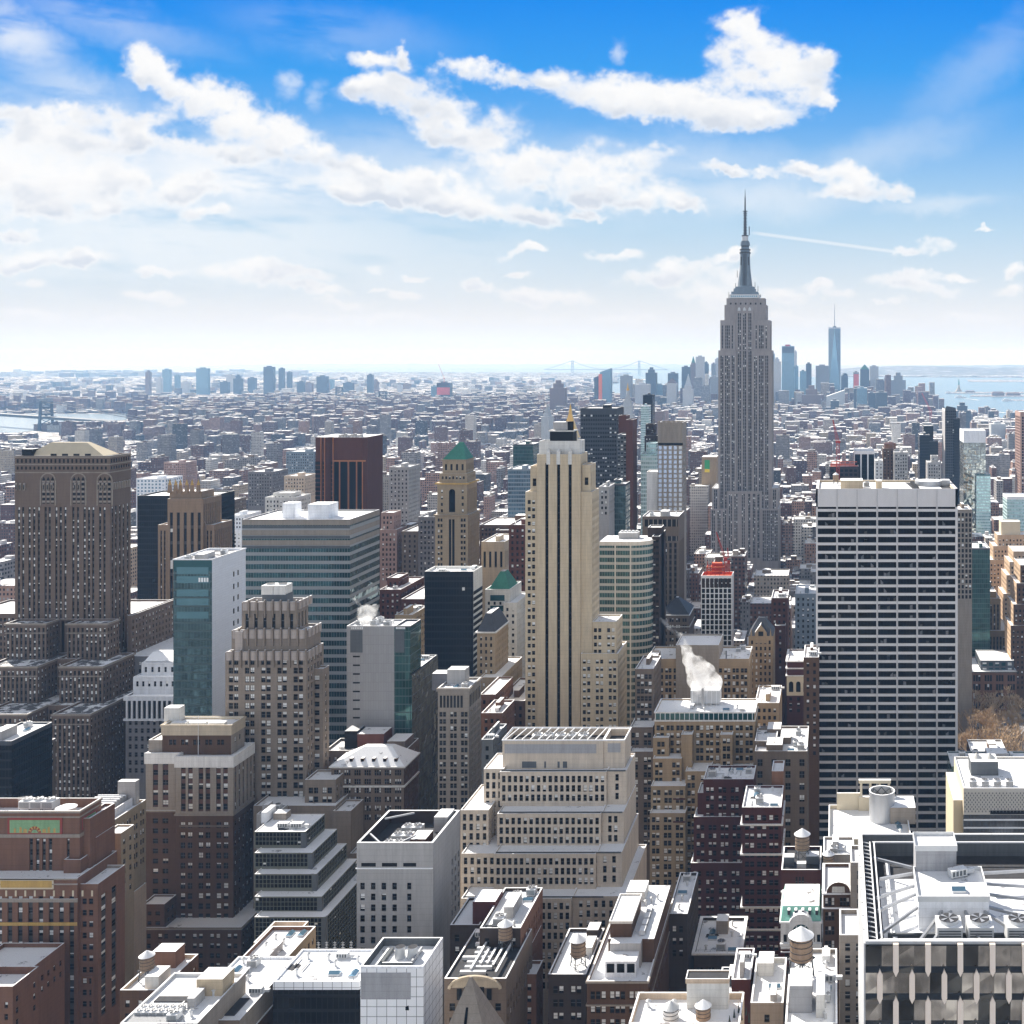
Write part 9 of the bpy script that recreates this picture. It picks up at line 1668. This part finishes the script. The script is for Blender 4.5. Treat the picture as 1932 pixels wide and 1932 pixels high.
# ------------------------------------------------------------------ steam
def steam(name, label, pts, dens):
    m = bpy.data.materials.new(name); m.use_nodes = True; N = NT(m.node_tree); N.n.remove(N.n['Principled BSDF']); o_ = [n for n in N.n if n.type == 'OUTPUT_MATERIAL'][0]
    v_ = N.new('ShaderNodeVolumePrincipled'); v_.inputs['Color'].default_value = (1, 1, 1, 1); v_.inputs['Anisotropy'].default_value = .3
    g = N.new('ShaderNodeNewGeometry').outputs['Position']; N.l.new(N.m('MULTIPLY', N.sstep(N.noise(g, .22, 6, .7, .8), .40, .64), dens), v_.inputs['Density']); N.l.new(v_.outputs[0], o_.inputs['Volume'])
    bm_ = __import__('bmesh').new()
    for (x, y, z, r) in pts:
        mtx = __import__('mathutils').Matrix.Translation((x, y, z)); __import__('bmesh').ops.create_icosphere(bm_, subdivisions=2, radius=r, matrix=mtx)
    me = bpy.data.meshes.new(name); bm_.to_mesh(me); bm_.free(); o = bpy.data.objects.new(name, me); C.objects.link(o); me.materials.append(m)
    rm = o.modifiers.new('r', 'REMESH'); rm.mode = 'VOXEL'; rm.voxel_size = 1.0
    o['kind'] = 'stuff'; o['label'] = label; return o
def sp_(L, Y_): return [(PX(x, Y_), Y_, PZ(y, Y_), r*Y_/F) for x, y, r in L]
steam('steam', 'thick white steam plume over the stepping tan block', sp_([(1325,1292,24),(1346,1288,19),(1312,1282,18),(1330,1270,22),(1310,1262,18),(1300,1245,14),(1318,1250,14),(1296,1228,12),(1290,1214,9),(1284,1200,8),(1272,1192,6),(1262,1184,6),(1252,1176,5),(1246,1168,4),(1258,1170,4)], 533), .42)
steam('steam', 'small steam puff above the blank grey panel tower', sp_([(690,1170,12),(684,1160,12),(702,1155,12),(692,1148,9),(708,1146,8),(676,1138,5),(668,1130,4),(680,1150,7)], 526), .45)
steam('steam', 'thin steam wisps over the mosaic-panelled tower roof', sp_([(37,1508,6),(45,1505,6),(60,1509,7),(72,1510,6),(54,1504,5)], 405), .35)
# ------------------------------------------------------------------ haze
m = bpy.data.materials.new('haze'); m.use_nodes = True; N = NT(m.node_tree); N.n.remove(N.n['Principled BSDF']); v_ = N.new('ShaderNodeVolumePrincipled'); v_.inputs['Color'].default_value = (.33, .57, .94, 1); v_.inputs['Absorption Color'].default_value = (.95, .93, .90, 1); v_.inputs['Density'].default_value = 7.0e-5; v_.inputs['Anisotropy'].default_value = -.15
N.l.new(v_.outputs[0], [n for n in N.n if n.type == 'OUTPUT_MATERIAL'][0].inputs['Volume']); MATS['haze'] = m
mb = MB(); mb.box(-68000, 68000, -68000, 68000, -66500*66500/2/RE-3, 560, 'haze', bottom=True); o = mb.build('haze'); o['kind'] = 'stuff'
for p_ in o.data.polygons: pass
